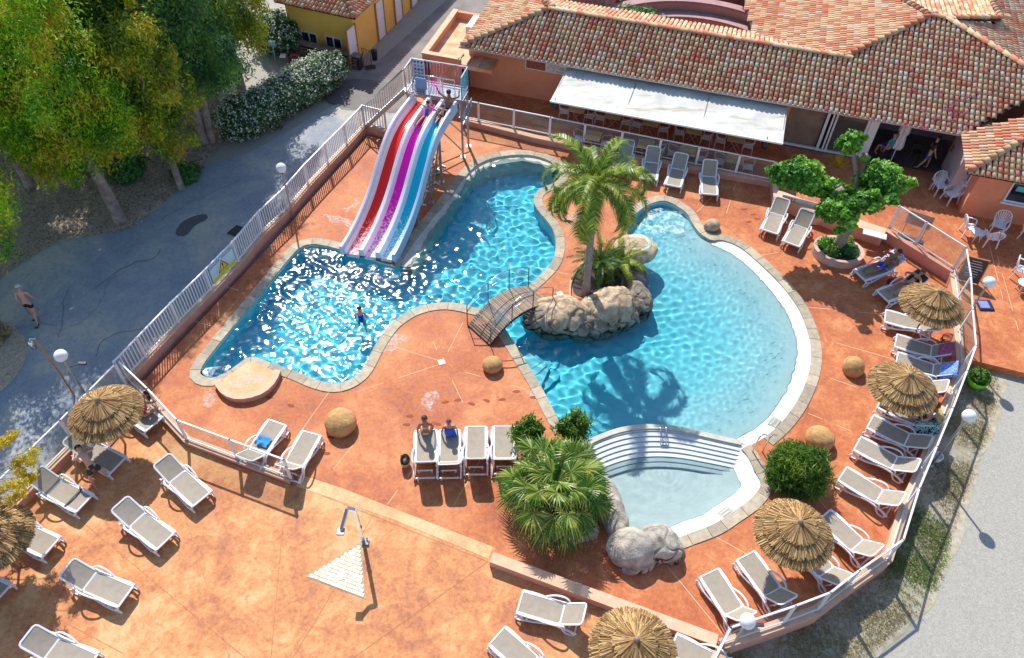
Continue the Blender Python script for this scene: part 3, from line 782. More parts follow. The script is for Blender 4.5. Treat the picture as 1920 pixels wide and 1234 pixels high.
# rear slope of the long ridge
zb = 1.5
Bk = lambda a, n: Q(a, n, zR - (n - hR) * PS)
nb = hR + 2.6
roof.slope([Bk(a0 - .0, hR), Bk(a0 - 3.2, nb + .6), Bk(a1 - 4, nb), Bk(a1 - .9, hR + .1), Bk(a1, hR)][::-1], N_, PS, course=.34)
# left hip end
k = 1.0
Hl = lambda a, n: Q(a, n, ZE + a * (zR - ZE) / a0)
roof.slope([Hl(0, 0), Hl(a0, hR), Hl(a0 - 0.05, hR + .1), Hl(a0 - 2.3, 2 * hR + 1.7), Hl(0, 2 * hR + 2.2)], -E_, (zR - ZE) / a0)
# tall wing: slope facing left, rear, right
sl_ = (zA - zR) / (aA - a1)
Tl = lambda a, n: Q(a, n, zR + (a - a1) * sl_)
roof.slope([Tl(a1, hR), Tl(aA, nA), Tl(aA - 4.0, nA + 7.5), Tl(a1 - 5.4, nA + 7.5), Tl(a1 - 3.9, hR + 2.7)], -E_, sl_)
Tb = lambda a, n: Q(a, n, zA - (n - nA) * .12)
roof.slope([Tb(aA, nA), Tb(aA + .7, nA), Tb(aA + 3.2, nA + 1.2), Tb(aA + 2.6, nA + 8), Tb(aA - 4.0, nA + 8)], N_, .12, course=.34)
sR = (zA - hip_end.z) / ((hip_end - EA).dot(E_) - aA - .7)
Tr = lambda a, n: Q(a, n, zA - (a - aA - .7) * sR)
roof.slope([Tr(aA + .7, nA), Tr(aA + 3.0, nA + 1.2), Tr(aA + 3, nA + 9), Tr(aA + 13, nA + 9), Tr(aA + 13, nA - 9), F((hip_end - EA).dot(E_), (hip_end - EA).dot(N_))], E_, sR)
# small right wing reaching towards the pool
WC = W(1815, 323, ZE); wa, wn_ = (WC - EA).dot(E_), (WC - EA).dot(N_)
hw = W(1922, 268, ZE + .75); ha, hn = (hw - EA).dot(E_), (hw - EA).dot(N_)
Rl = lambda a, n: Q(a, n, ZE + (a - wa) * PS)
roof.slope([Q(wa, wn_, ZE), Rl(wa, 0), Rl(Lr + .1, .1), Rl(Lr + 4.3, 1.9), Rl(Lr + 4.3, 1.3), Rl(wa + 2.9, wn_ + 2.9)], -E_, PS)
roof.slope([Q(wa, wn_, ZE), Q(wa + 2.9, wn_ + 2.9, ZE + 2.9 * PS), Q(wa + 9, wn_ + 2.9, ZE + 2.9 * PS), Q(wa + 9, wn_, ZE)], -N_, PS)
for a, b in ((F(0, 0), F(a0, hR)), (F(a0, hR), F(a1, hR)), (F(a1, hR), F(aA, nA)), (F(aA, nA), F(aA + .7, nA)), (F(aA + .7, nA), F((hip_end - EA).dot(E_), (hip_end - EA).dot(N_))), (Q(wa, wn_, ZE), Q(wa + 2.9, wn_ + 2.9, ZE + 2.9 * PS)), (F(a0, hR), Q(a0 - 2.3, 2 * hR + 1.7, zR + .05)), (Tl(aA, nA), Tl(aA - 4, nA + 7.5)), (Tb(aA + .7, nA), Tb(aA + 3.2, nA + 1.2)), (Tb(aA + 3.2, nA + 1.2), Tb(aA + 2.8, nA + 6))):
    roof.ridge(a + V(0, 0, .02), b + V(0, 0, .02))
roof.finish()
# walls. awning runs along 'a' in [ga0, ga1]; open bar front from ba0 to ba1
WN = .75                                                    # wall stands .75 m behind the eave line
ga0 = (W(1059, 130, ZE) - EA).dot(E_); ga1 = (W(1478, 205, ZE) - EA).dot(E_)
HW = ZE + .12
def wall_box(name, a0_, a1_, n0, n1, z0, z1, mat=M_WALL):
    mb = MB(); mb.prism([Q(a0_, n0), Q(a1_, n0), Q(a1_, n1), Q(a0_, n1)], z0, z1); mb.build(name, mat, rest_, -RO)
wall_box('wall', .1, ga0 + .3, WN, WN + .25, -.3, HW)       # closed part left of the awning
wall_box('wall', ga0 + .3, ga1 + .1, WN + .02, WN + .27, -.3, HW)
M_BROWN = M('brown_stone_panel', (.20, .13, .09), (.30, .21, .15), 2.2, .5, .2, 20, world=True)
wall_box('stone_panel', ga1 + .1, ga1 + 1.75, WN + .12, WN + .34, 0, HW, M_BROWN)
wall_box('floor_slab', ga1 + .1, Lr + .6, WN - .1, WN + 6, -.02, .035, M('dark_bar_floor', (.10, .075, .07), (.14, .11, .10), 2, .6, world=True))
ba0 = (W(1560, 290) - EA).dot(E_); 
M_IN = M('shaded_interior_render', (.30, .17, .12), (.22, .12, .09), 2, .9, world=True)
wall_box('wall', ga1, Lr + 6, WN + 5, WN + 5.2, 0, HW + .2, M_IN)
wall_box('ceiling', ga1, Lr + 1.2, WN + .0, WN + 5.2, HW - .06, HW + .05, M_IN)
wall_box('fascia', ga1 + .1, Lr - .1, WN - .18, WN - .05, HW - .32, HW - .08)
wall_box('wall', ga1 + .05, ga1 + .2, WN, WN + 5, 0, HW)
# window frames and posts in the bar front
def post(a, n=WN, w=.12, mat=M_WMET, z1=None): wall_box('frame_post', a - w / 2, a + w / 2, n - .06, n + .08, 0.03, z1 or HW - .1, mat)
p1 = ga1 + 1.85; p2 = p1 + 1.95
for a, w in ((p1, .12), (p1 + .22, .07), (p1 + .36, .07), (p2 - .25, .1), (p2, .36)): post(a, w=w)
wall_box('glass_door', p1 + .36, p2 - .25, WN + .02, WN + .05, .06, HW - .12, M_GLASS)
wall_box('frame_rail', p1, p2, WN - .04, WN + .06, .035, .12, M_WMET); wall_box('frame_rail', ga1 + .2, p1 - .06, WN - .03, WN + .06, .036, .14, M_WMET)
wall_box('frame_rail', p1, Lr - .6, WN - .05, WN + .05, HW - .2, HW - .1, M_WMET)
# right jamb wall of the bar and the small wing
jb = (W(1812, 408) - EA).dot(E_)
wall_box('wall', wa + .75, wa + 1.0, wn_ + .75, WN + .9, -.3, HW)
wall_box('wall', wa + 1.0, wa + 9, wn_ + .75, wn_ + 1.0, -.3, HW)
wall_box('wall', wa + .2, wa + .8, -.9, WN + .6, 0, HW - .1, M('pale_lilac_render', (.58, .48, .50), (.5, .4, .42), 2, .8, world=True))
wall_box('frame_rail', wa + .22, wa + .32, -1.0, WN + .5, .036, .12, M_WMET)
# sliding window of the small wing
wa0 = (W(1862, 370, 1.2) - EA).dot(E_)
def window(root, o, ax, w, h, z, nrm, fm, n_leaf=2, off=V(0, 0, 0), name='window'):
    """window flush with a wall: o = left lower corner (world), ax = along, nrm = outward"""
    mb = MB(); t = .06
    R = Matrix((ax, nrm, V(0, 0, 1))).transposed()
    def bx(x0, x1, z0, z1, y0, y1): mb.box(o + ax * (x0 + x1) / 2 + nrm * (y0 + y1) / 2 + V(0, 0, (z0 + z1) / 2), (x1 - x0, y1 - y0, z1 - z0), m=R)
    bx(0, w, 0, t, 0, .05); bx(0, w, h - t, h, 0, .05); bx(0, t, t, h - t, 0, .05); bx(w - t, w, t, h - t, 0, .05)
    for i in range(1, n_leaf): bx(w * i / n_leaf - .04, w * i / n_leaf + .04, t, h - t, 0, .045)
    f = mb.build(name, fm, root, -root.location + off)
    for i in range(n_leaf):
        mb = MB(); x0, x1 = w * i / n_leaf + .04, w * (i + 1) / n_leaf - .04
        mb.box(o + ax * (x0 + x1) / 2 + nrm * .018 + V(0, 0, h / 2), (x1 - x0, .02, h - 2 * t), m=R); mb.build('pane', M_WIN, f)
    mb = MB(); mb.box(o + ax * w / 2 + nrm * .07 + V(0, 0, -.035), (w + .16, .18, .07), m=R); mb.build('sill', fm, f)
    return f
window(rest_, Q(wa + 2.0, wn_ + .74, 1.05), E_, 2.3, .95, 0, -N_, M_WMET)
# teal notice stuck inside that window
mb = MB(); mb.box(Q(wa + 2.45, wn_ + .70, 1.72), (.45, .012, .24), m=Matrix((E_, N_, V(0, 0, 1))).transposed()); mb.build('window_notice', M('teal_paper', (.10, .50, .52)), rest_, -RO)
window(rest_, Q(wa + .74, wn_ + 1.5, .95), N_, 1.0, 1.25, 0, -E_, M_WMET, 1)
# pictures on the wall left of the awning
M_PIC1 = dots_cloth('red_food_photo', (.35, .08, .05), (.55, .18, .10), (.15, .04, .03), 9)
M_PIC2 = dots_cloth('pale_food_photo', (.75, .74, .72), (.62, .58, .55), (.45, .38, .33), 4)
pa = (W(980, 125, 1.9) - EA).dot(E_)
for i, (w, pm) in enumerate(((1.0, M_PIC1), (1.0, M_PIC2))):
    a = pa + i * 1.03; mb = MB(); Rm = Matrix((E_, N_, V(0, 0, 1))).transposed()
    mb.box(Q(a + .5, WN - .02, 1.85), (1.02, .04, .62), m=Rm); f = mb.build('picture_frame', M_WHITE, rest_, -RO)
    mb = MB(); mb.box(Q(a + .5, WN - .045, 1.85), (.93, .012, .54), m=Rm); mb.build('picture', pm, f)
# eave gutter / scalloped valance above the awning
mb = MB(); mb.tube([Q(-.1, -.03, ZE - .03), Q(Lr - .05, -.03, ZE - .03)], .055, 6); mb.build('gutter', M('pale_gutter', (.60, .52, .50)), rest_, -RO)
# air vent, drain pipes
mb = MB(); mb.box(W(878, 145, 1.0), (.5, .04, .28), m=Matrix((E_, N_, V(0, 0, 1))).transposed())
# ---- flat-roofed left wing with parapet
lw = [W(789, 100, 2.1), W(905, 118, 2.1), W(1000, 30, 2.1), W(905, 22, 2.1), W(872, 20, 2.1)]
c0, c1 = W(791, 100, 2.1), W(877, 22, 2.1); wdir = (c1 - c0).normalized()
la0 = (c0 - EA).dot(E_)
wing = empty('flat_roof_annex', V(c0.x, c0.y, 0), 0, 'salmon flat roofed annex with an orange parapet terrace left of the tiled restaurant', 'building')
WO = wing.location.copy()
wl_ = (c0 - EA).dot(N_)
def wb(name, a0_, a1_, n0, n1, z0, z1, mat): mb = MB(); mb.prism([Q(a0_, n0), Q(a1_, n0), Q(a1_, n1), Q(a0_, n1)], z0, z1); return mb.build(name, mat, wing, -WO)
aW1 = .1; nW0 = wl_; nW1 = (c1 - EA).dot(N_)
wb('wall', la0, aW1, nW0, nW0 + .2, -.3, 2.1, M_WALL); wb('wall', la0, la0 + .2, nW0 + .2, nW1, -.3, 2.1, M_WALL); wb('wall', la0 + .2, aW1 + 1, nW1 - .2, nW1, -.3, 2.1, M_WALL)
wb('parapet_cap', la0 - .03, aW1 - .1, nW0 - .03, nW0 + .24, 2.1, 2.14, M_WALLCAP); wb('parapet_cap', la0 - .03, la0 + .24, nW0 + .24, nW1, 2.1, 2.14, M_WALLCAP)
wb('roof', la0 + .2, aW1 + 1.5, nW0 + .2, nW1 - .2, 1.55, 1.72, M('stained_orange_roof_felt', (.74, .28, .09), (.72, .60, .42), 1.1, .9, .3, 30, world=True))
wb('roof_slab', la0 + 1.0, aW1 + .4, nW0 + .25, nW0 + .9, 1.722, 1.75, M_WALLCAP)
for i in range(3): wb('roof_batten', la0 + 1.6 + i * .5, la0 + 1.66 + i * .5, nW0 + .3, nW0 + 1.2, 1.76, 1.81, M_WALLCAP)
for u, v in ((798, 112), (805, 114)):
    p = W(u, v, 1.7); mb = MB(); a = (p - EA).dot(E_); mb.tube([Q(a, nW0 - .08, 1.75), Q(a, nW0 - .08, .1)], .06, 8); mb.lathe([(.1, 0), (.1, .12)], 8, Q(a, nW0 - .08, 1.7)); mb.build('drain_pipe', M('rust_brown_pipe', (.10, .05, .05)), wing, -WO)
mb = MB(); p = W(876, 140, 1.1); a = (p - EA).dot(E_); mb.box(Q(a, nW0 - .02, 1.0), (.5, .05, .3), m=Matrix((E_, N_, V(0, 0, 1))).transposed())
for i in range(5): mb.box(Q(a, nW0 - .05, .9 + i * .05), (.44, .02, .012), m=Matrix((E_, N_, V(0, 0, 1))).transposed())
mb.build('vent_grille', M('pink_grey_vent', (.55, .40, .36)), wing, -WO)
for j, (u, v) in enumerate(((890, 50), (914, 20))):
    p = W(u, v, 2.2); o = empty('air_conditioner', V(p.x, p.y, 1.72), math.atan2(N_.y, N_.x), ('white boxed air conditioner at the clay tile roof edge, the one nearer the pool', 'white boxed air conditioner farther back beside the gravel yard')[j], 'air conditioner', 'air conditioners on the annex roof')
    if j: o.location.z = GZ
    h = .75 if not j else 2.2
    mb = MB(); mb.box((0, 0, h / 2), (1.25, .5, h), bev=.02); mb.build('casing', M_WHITE, o)
    mb = MB()
    for i in range(6): mb.box((0, -.26, h - .65 + i * .09), (.9, .02, .03))
    mb.build('grille', M_DARKM, o)
# ---- building behind with curved walls (top of frame)
M_ROSE = M('dusty_rose_render', (.70, .38, .28), (.60, .30, .22), 1, .85, world=True)
M_LILAC = M('mauve_curved_coping', (.46, .27, .26), (.36, .21, .22), 2, .7, world=True)
cb = empty('curved_courtyard_wall', Q(11, hR + 6, GZ), 0, 'rose coloured curved courtyard walls with lilac copings behind the long tile roof', 'wall')
def arc_wall(c, r, a0_, a1_, z0, z1, t, mat, name='curved_wall', cap=None):
    mb = MB(); n = 24; P = []
    for i in range(n + 1):
        a = a0_ + (a1_ - a0_) * i / n; P.append((math.cos(a), math.sin(a)))
    for i in range(n):
        for (ra, za, rb, zb_) in ((r, z0, r, z1), (r, z1, r + t, z1), (r + t, z1, r + t, z0)):
            mb.add([V(c.x + P[i][0] * ra, c.y + P[i][1] * ra, za), V(c.x + P[i + 1][0] * ra, c.y + P[i + 1][1] * ra, za), V(c.x + P[i + 1][0] * rb, c.y + P[i + 1][1] * rb, zb_), V(c.x + P[i][0] * rb, c.y + P[i][1] * rb, zb_)], [(0, 1, 2, 3)])
    mb.build(name, mat, cb, -cb.location)
cc = W(1330, 12, .8)
ccn = Q((cc - EA).dot(E_), (cc - EA).dot(N_) - 6.2)
arc_wall(ccn, 6.0, .7, 2.5, 0, .95, .5, M_ROSE); arc_wall(ccn, 5.98, .7, 2.5, .95, 1.05, .54, M_LILAC, 'curved_coping')
arc_wall(ccn, 5.3, .8, 2.4, 0, .45, .68, M_ROSE); arc_wall(ccn, 5.28, .8, 2.4, .45, .52, .7, M_LILAC, 'curved_coping')
arc_wall(ccn, 9.5, .6, 2.6, 0, 3.2, .3, M_ROSE)
mb = MB()
cca = (cc - EA).dot(E_); ccb = (cc - EA).dot(N_)
mb.prism([Q(cca - 7.5, ccb - 3), Q(cca - 5.2, ccb - 3), Q(cca - 5.2, ccb + 3), Q(cca - 7.5, ccb + 3)], 0, 2.3)
mb.prism([Q(cca + 4.6, ccb - 4.5), Q(cca + 5.6, ccb - 4.5), Q(cca + 5.6, ccb + 4), Q(cca + 4.6, ccb + 4)], 0, 1.8)
mb.build('side_wall', M_ROSE, cb, -cb.location)
sheet('courtyard_paving', [(p.x, p.y) for p in [Q(5, hR + 2.5), Q(24, hR + 2.5), Q(24, hR + 30), Q(5, hR + 30)]], [], -.1, M('courtyard_red_paving', (.36, .10, .06), (.28, .08, .05), 1, .9, world=True))
leaves('shrub', [(*Q(6.8, hR + 4.6, 1.0), 1.6, .9, .9)], 2600, .10, L_DARK, 61, label='dark green shrub behind the long roof, near the top centre of the view', cat='shrub')

# ---- awning and terrace lights
aw = empty('awning', Q((ga0 + ga1) / 2, 0, 2.2), 0, 'long dirty white awning stretched below the tile roof above the café tables', 'awning')
A0, A1, B1, B0 = Q(ga0, WN - .02, ZE - .16), Q(ga1, WN - .02, ZE - .16), W(1468, 270, 2.02), W(1031, 190, 2.02)
M_AWN = None
def awning_mat():
    m, nt, b = new_mat('dirty_awning_canvas'); p = geo_pos(nt)
    f = nz(nt, .9, 5, .6, p, .6); c = ramp(nt, f, [(.42, (.66, .65, .60)), (.66, (.54, .52, .47))])
    mp = nt.nodes.new('ShaderNodeMapping'); mp.inputs['Rotation'].default_value = (0, 0, -math.atan2(E_.y, E_.x)); mp.inputs['Scale'].default_value = (.5, 2.4, 1); nt.links.new(p, mp.inputs[0])
    st = nz(nt, 1.0, 4, .6, mp.outputs[0], .3); c = mixc(nt, ramp(nt, st, [(.56, (0,) * 3), (.70, (.7,) * 3)]), c, (.32, .25, .14))
    nt.links.new(c, b.inputs['Base Color']); b.inputs['Roughness'].default_value = .85
    bump(nt, b, nz(nt, 1.5, 3, .5, p), .5, .1); return m
M_AWN = awning_mat()
mb = MB(); nx, ny = 60, 8; vs_ = []
for j in range(ny + 1):
    for i in range(nx + 1):
        s_ = i / nx; t_ = j / ny; p = A0.lerp(A1, s_).lerp(B0.lerp(B1, s_), t_)
        p = p + V(0, 0, -.05 * math.sin(PI * t_) * (1 + .5 * abs(math.sin(s_ * PI * 5))) + .01 * math.sin(s_ * 60))
        vs_.append(p)
fs_ = [(j * (nx + 1) + i, (j + 1) * (nx + 1) + i, (j + 1) * (nx + 1) + i + 1, j * (nx + 1) + i + 1) for j in range(ny) for i in range(nx)]
mb.add(vs_, fs_, smooth=True); mb.build('canvas', M_AWN, aw, -aw.location)
mb = MB(); mb.bar(B0, B1, .07, .07); mb.build('front_bar', M_WMET, aw, -aw.location)
for s_ in (0.005, .33, .66, .995):
    mb = MB(); mb.tube([A0.lerp(A1, s_) - V(0, 0, .06), B0.lerp(B1, s_) - V(0, 0, .06)], .02, 6); mb.build('arm', M_DARKM, aw, -aw.location)
for i, (u, v) in enumerate(((1040, 197), (1435, 270))):
    p = W(u, v, 1.75); o = empty('wall_speaker', p, 0, ('black barrel shaped speaker hanging under the left end of the awning', 'black barrel shaped speaker hanging under the right end of the awning')[i], 'speaker', 'speakers under the awning')
    mb = MB(); mb.lathe([(.02, -.2), (.14, -.19), (.18, 0), (.14, .19), (.02, .2)], 14); mb.build('housing', M_BLACK, o); mb = MB(); mb.bar((0, 0, .18), (0, 0, .36), .03); mb.build('bracket', M_DARKM, o)

# ---- bar inside
bar = empty('bar_counter', Q(p2 + 2.6, WN + 3.0), math.atan2(E_.y, E_.x), 'long bar counter with pale top in the dark open front of the restaurant', 'counter')
mb = MB(); mb.box((0, 0, .53), (4.2, .6, 1.0)); mb.build('counter_body', M('grey_counter_panels', (.25, .2, .22), (.18, .15, .17), 3, .7), bar)
mb = MB(); mb.box((0, 0, 1.06), (4.3, .75, .06), bev=.02); mb.build('counter_top', M_WHITE, bar)
shf = empty('bottle_shelf', Q(p2 + 2.4, WN + 4.7), math.atan2(E_.y, E_.x), 'dark back shelf with bottles and glasses behind the bar counter', 'shelf')
mb = MB(); mb.box((0, .1, .95), (3.8, .3, 1.9)); mb.build('cabinet', M_BLACK, shf)
mb = MB()
for z in (.9, 1.3, 1.7): mb.box((0, -.14, z), (3.7, .2, .03))
mb.build('shelf_board', M_WOODP, shf)
rr = random.Random(3); mb = MB()
for z in (.92, 1.32, 1.72):
    for i in range(26):
        mb.lathe([(.035, 0), (.035, .14), (.012, .18), (.012, .24), (0, .24)], 6, (-1.75 + i * .14 + rr.uniform(-.02, .02), -.14, z), tone=rr.random())
mb.build('bottles', leaf_mat('bottle_glass_tones', [(.2, (.6, .6, .58)), (.5, (.05, .15, .08)), (.8, (.35, .12, .03))], .2, 0), shf)['kind'] = 'stuff'
for i, (u, v) in enumerate(((1655, 300), (1708, 312))):
    p = W(u, v, .035); st_ = empty('bar_stool', p, .3 * i, ('dark metal bar stool left of the folded parasol', 'dark metal bar stool right of the folded parasol, by the waiter')[i], 'stool', 'bar stools at the counter')
    mb = MB(); mb.box((0, 0, .74), (.36, .36, .05), bev=.02); mb.build('seat', M_BLACK, st_)
    for sx in (-1, 1):
        for sy in (-1, 1): mb = MB(); mb.tube([(sx * .15, sy * .15, .72), (sx * .2, sy * .2, 0)], .014, 5); mb.build('leg', M_DARKM, st_)
    mb = MB(); mb.tube([(-.16, .16, .75), (-.17, .19, 1.05), (.17, .19, 1.05), (.16, .16, .75)], .014, 5); mb.box((0, .19, .98), (.3, .02, .12)); mb.build('backrest', M_BLACK, st_)
# tall square planter with plant near the jamb
pp = W(1782, 322, .035); pl = empty('tall_planter', pp, math.atan2(E_.y, E_.x) + .1, 'tall tapered white square planter with a leafy green plant at the bar entrance', 'planter')
mb = MB(); mb.add([(-.17, -.17, 0), (.17, -.17, 0), (.17, .17, 0), (-.17, .17, 0), (-.27, -.27, .85), (.27, -.27, .85), (.27, .27, .85), (-.27, .27, .85), (-.22, -.22, .80), (.22, -.22, .80), (.22, .22, .80), (-.22, .22, .80)], [(0, 1, 5, 4), (1, 2, 6, 5), (2, 3, 7, 6), (3, 0, 4, 7), (4, 5, 9, 8), (5, 6, 10, 9), (6, 7, 11, 10), (7, 4, 8, 11), (8, 9, 10, 11)]); mb.build('pot', M_WHITE, pl)
leaves('foliage', [(0, 0, 1.15, .38, .38, .38)], 500, .1, L_DARK, 12, pl)
# folded parasol
pu = W(1668, 306); fp = empty('folded_parasol', pu, 0, 'closed off white parasol standing in front of the bar', 'parasol')
mb = MB(); n = 16
prof = [(.03, 2.55), (.09, 2.45), (.17, 2.0), (.20, 1.6), (.13, 1.55), (.17, 1.3), (.21, .9), (.16, .82)]
vs_ = [(r * (1 + .22 * (k % 2)) * math.cos(2 * PI * k / n), r * (1 + .22 * (k % 2)) * math.sin(2 * PI * k / n), z) for r, z in prof for k in range(n)]
mb.add(vs_, [(i * n + k, (i + 1) * n + k, (i + 1) * n + (k + 1) % n, i * n + (k + 1) % n) for i in range(len(prof) - 1) for k in range(n)]); mb.build('folded_canopy', M('folded_parasol_cloth', (.72, .70, .68), (.6, .58, .57), 6, .85, .3, 12), fp)
mb = MB(); mb.tube([(0, 0, 0), (0, 0, 2.6)], .025, 8); mb.build('pole', M_WMET, fp); mb = MB(); mb.box((0, 0, .04), (.5, .5, .08), bev=.02); mb.build('base', M_DARKM, fp)
# black parasol stand base by the wing
p = W(1790, 362); o = empty('stand', p, 0, 'black pole on a round base beside the salmon wall of the small wing', 'stand'); mb = MB(); mb.lathe([(.0, .05), (.16, .04), (.17, 0)], 14); mb.build('base', M_BLACK, o); mb = MB(); mb.tube([(0, 0, 0), (.0, .0, 1.15)], .05, 8); mb.build('pole', M_BLACK, o)

# ================================================================ ochre building
ZY = 2.6 + GZ
YC, YL = W(665, 34, ZY), W(513, 1, ZY)
eY = (YC - YL).normalized(); nY = V(-eY.y, eY.x, 0)
yb = empty('ochre_building', V(YC.x, YC.y, GZ), 0, 'ochre yellow building with clay tile roof, white windows and white side doors', 'building')
YO = yb.location.copy()
def Y(a, n, z=0): return V(YC.x, YC.y, 0) + eY * a + nY * n + V(0, 0, z)     # a <= 0 to the left
def ywall(name, a0_, a1_, n0, n1, z0, z1, mat=M_YEL): mb = MB(); mb.prism([Y(a0_, n0), Y(a1_, n0), Y(a1_, n1), Y(a0_, n1)], z0, z1); return mb.build(name, mat, yb, -YO)
LY = (YC - YL).length; ov = .35
ywall('wall', -LY + ov, -ov, ov, ov + .25, GZ, ZY + .1); ywall('wall', -ov - .25, -ov, ov + .25, 16, GZ, ZY + .12); ywall('wall', -LY + ov, -LY + ov + .25, ov + .25, 16, GZ, ZY + .1)
ry = Roof(yb, 300); hy = LY / 2
ry.slope([Y(0, 0, ZY), Y(-hy, hy, ZY + hy * PS), Y(-LY, 0, ZY)], -nY, PS, sp=.215)
ry.slope([Y(0, 0, ZY), Y(0, 16, ZY), Y(-hy, 16, ZY + hy * PS), Y(-hy, hy, ZY + hy * PS)], eY, PS, sp=.215)
ry.slope([Y(-LY, 0, ZY), Y(-hy, hy, ZY + hy * PS), Y(-hy, 16, ZY + hy * PS), Y(-LY, 16, ZY)], -eY, PS, sp=.215)
ry.ridge(Y(0, 0, ZY + .03), Y(-hy, hy, ZY + hy * PS + .03)); ry.ridge(Y(-LY, 0, ZY + .03), Y(-hy, hy, ZY + hy * PS + .03))
ry.finish()
for u, v in ((569, 84), (614, 93)):
    # project the window's lower left corner on the wall plane
    p = on_plane(u, v, Y(0, ov), nY)
    window(yb, V(p.x, p.y, p.z), eY, .95, .82, 0, -nY, M_WMET)
# stone-clad low wall in front, stones as parts
sw = empty('stone_garden_wall', Y(-2, -.2, GZ), 0, 'dark rough stone garden wall with iron gate at the foot of the ochre building', 'wall')
q0 = on_plane(560, 82, Y(0, .0), nY); aw0 = (q0 - YC).dot(eY)
mb = MB(); mb.prism([Y(aw0, -.35), Y(.15, -.35), Y(.15, -.05), Y(aw0, -.05)], GZ, GZ + .70); mb.build('wall_core', M('dark_mortar', (.045, .035, .035)), sw, -sw.location)
M_STN = M('dark_rubble_stone', (.16, .12, .115), (.30, .23, .20), 5, .9, .5, 12, tone=.35, world=True)
rr = random.Random(8); a = aw0 + .1; 
SM = []
for q in range(6):
    mb = MB(); mb.box((0, 0, 0), (.2, .08, .13), bev=.03, tone=rr.random()); SM.append(mb.mesh('stone', M_STN))
for row in range(4):
    a = aw0 + .12 + rr.uniform(0, .1)
    while a < .08:
        w = rr.uniform(.75, 1.25); o = put('stone', rr.choice(SM), sw, Y(a, -.37 - rr.uniform(0, .03), GZ + .09 + row * .15) - sw.location, (0, rr.uniform(-.1, .1), math.atan2(eY.y, eY.x))); o.scale = (w, 1, 1); a += .215 * w + .01
mb = MB(); mb.prism([Y(aw0 - .02, -.41), Y(.18, -.41), Y(.18, -.02), Y(aw0 - .02, -.02)], GZ + .70, GZ + .77); mb.build('cap', M_STN, sw, -sw.location)
gt = empty('iron_gate', Y(.2, -.05, GZ), math.atan2(eY.y, eY.x), 'small black iron bar gate between the stone wall and the ochre building corner', 'gate')
mb = MB(); mb.tube([(0, 0, 0.05), (0, 0, 1.1), (.45, 0, 1.05), (.45, 0, .05), (0, 0, .05)], .02, 5); mb.build('gate_frame', M_BLACK, gt)
for i in range(1, 5): mb = MB(); mb.tube([(i * .09, 0, .05), (i * .09, 0, 1.06)], .009, 4); mb.build('bar', M_BLACK, gt)
# doors on the sunny side wall
for (u, v, w) in ((687, 128, .8), (738, 76, .75), (771, 44, .75), (800, 15, .75), (822, -8, .75)):
    p = W(u, v, GZ); n = (p - YC).dot(nY)
    mb = MB(); mb.prism([Y(-ov, n - w / 2), Y(-ov + .05, n - w / 2), Y(-ov + .05, n + w / 2), Y(-ov, n + w / 2)], GZ + .03, GZ + 2.02); d = mb.build('door', M_WHITE, yb, -YO)
    mb = MB()
    for s_ in (-1, 1): mb.prism([Y(-ov, n + s_ * (w / 2 + .04) - .04), Y(-ov + .08, n + s_ * (w / 2 + .04) - .04), Y(-ov + .08, n + s_ * (w / 2 + .04) + .04), Y(-ov, n + s_ * (w / 2 + .04) + .04)], GZ, GZ + 2.1)
    mb.build('door_frame', M('dark_ochre_trim', (.42, .22, .05)), d)
    mb = MB(); mb.sphere(Y(-ov + .08, n + w * .38, GZ + 1.0), .03, 6, 4); mb.build('handle', M_CHROME, d)
p = W(703, 112, GZ); o = empty('bin', p, 0, 'black bin standing by the first white door of the ochre building', 'bin'); mb = MB(); mb.lathe([(0, 0), (.13, 0), (.17, .5), (.18, .52), (0, .55)], 12); mb.build('body', M_BLACK, o)
p = W(695, 126, GZ + .07); mb = MB(); mb.box((0, 0, 0), (.5, .4, .02), .3); mb.build('door_mat', M_BLACK, None, p, label='dark door mat lying by the corner of the ochre building', cat='mat')
sheet('dark_patch', [(p.x, p.y) for p in resample(WL([(560, 165), (640, 205), (690, 205), (760, 168), (700, 150), (640, 150), (600, 190)], GZ), step=.4, closed=True, smooth=2)], [], GZ + .062, M('darker_asphalt', (.10, .09, .09), (.15, .13, .12), 2, .7, world=True))  # darker irregular patch laid over the driveway
sheet('manhole_cover', [(p.x, p.y) for p in WL([(425, 440), (444, 424), (459, 429), (442, 446)], GZ)], [], GZ + .066, M_DARKM)
sheet('road_patch', [(p.x, p.y) for p in resample(WL([(328, 440), (340, 418), (372, 404), (392, 404), (390, 414), (365, 424), (352, 444), (335, 446)], GZ), step=.2, closed=True, smooth=1)], [], GZ + .064, M('dark_road_patch', (.11, .10, .10), (.14, .13, .13), 3, .9, world=True))
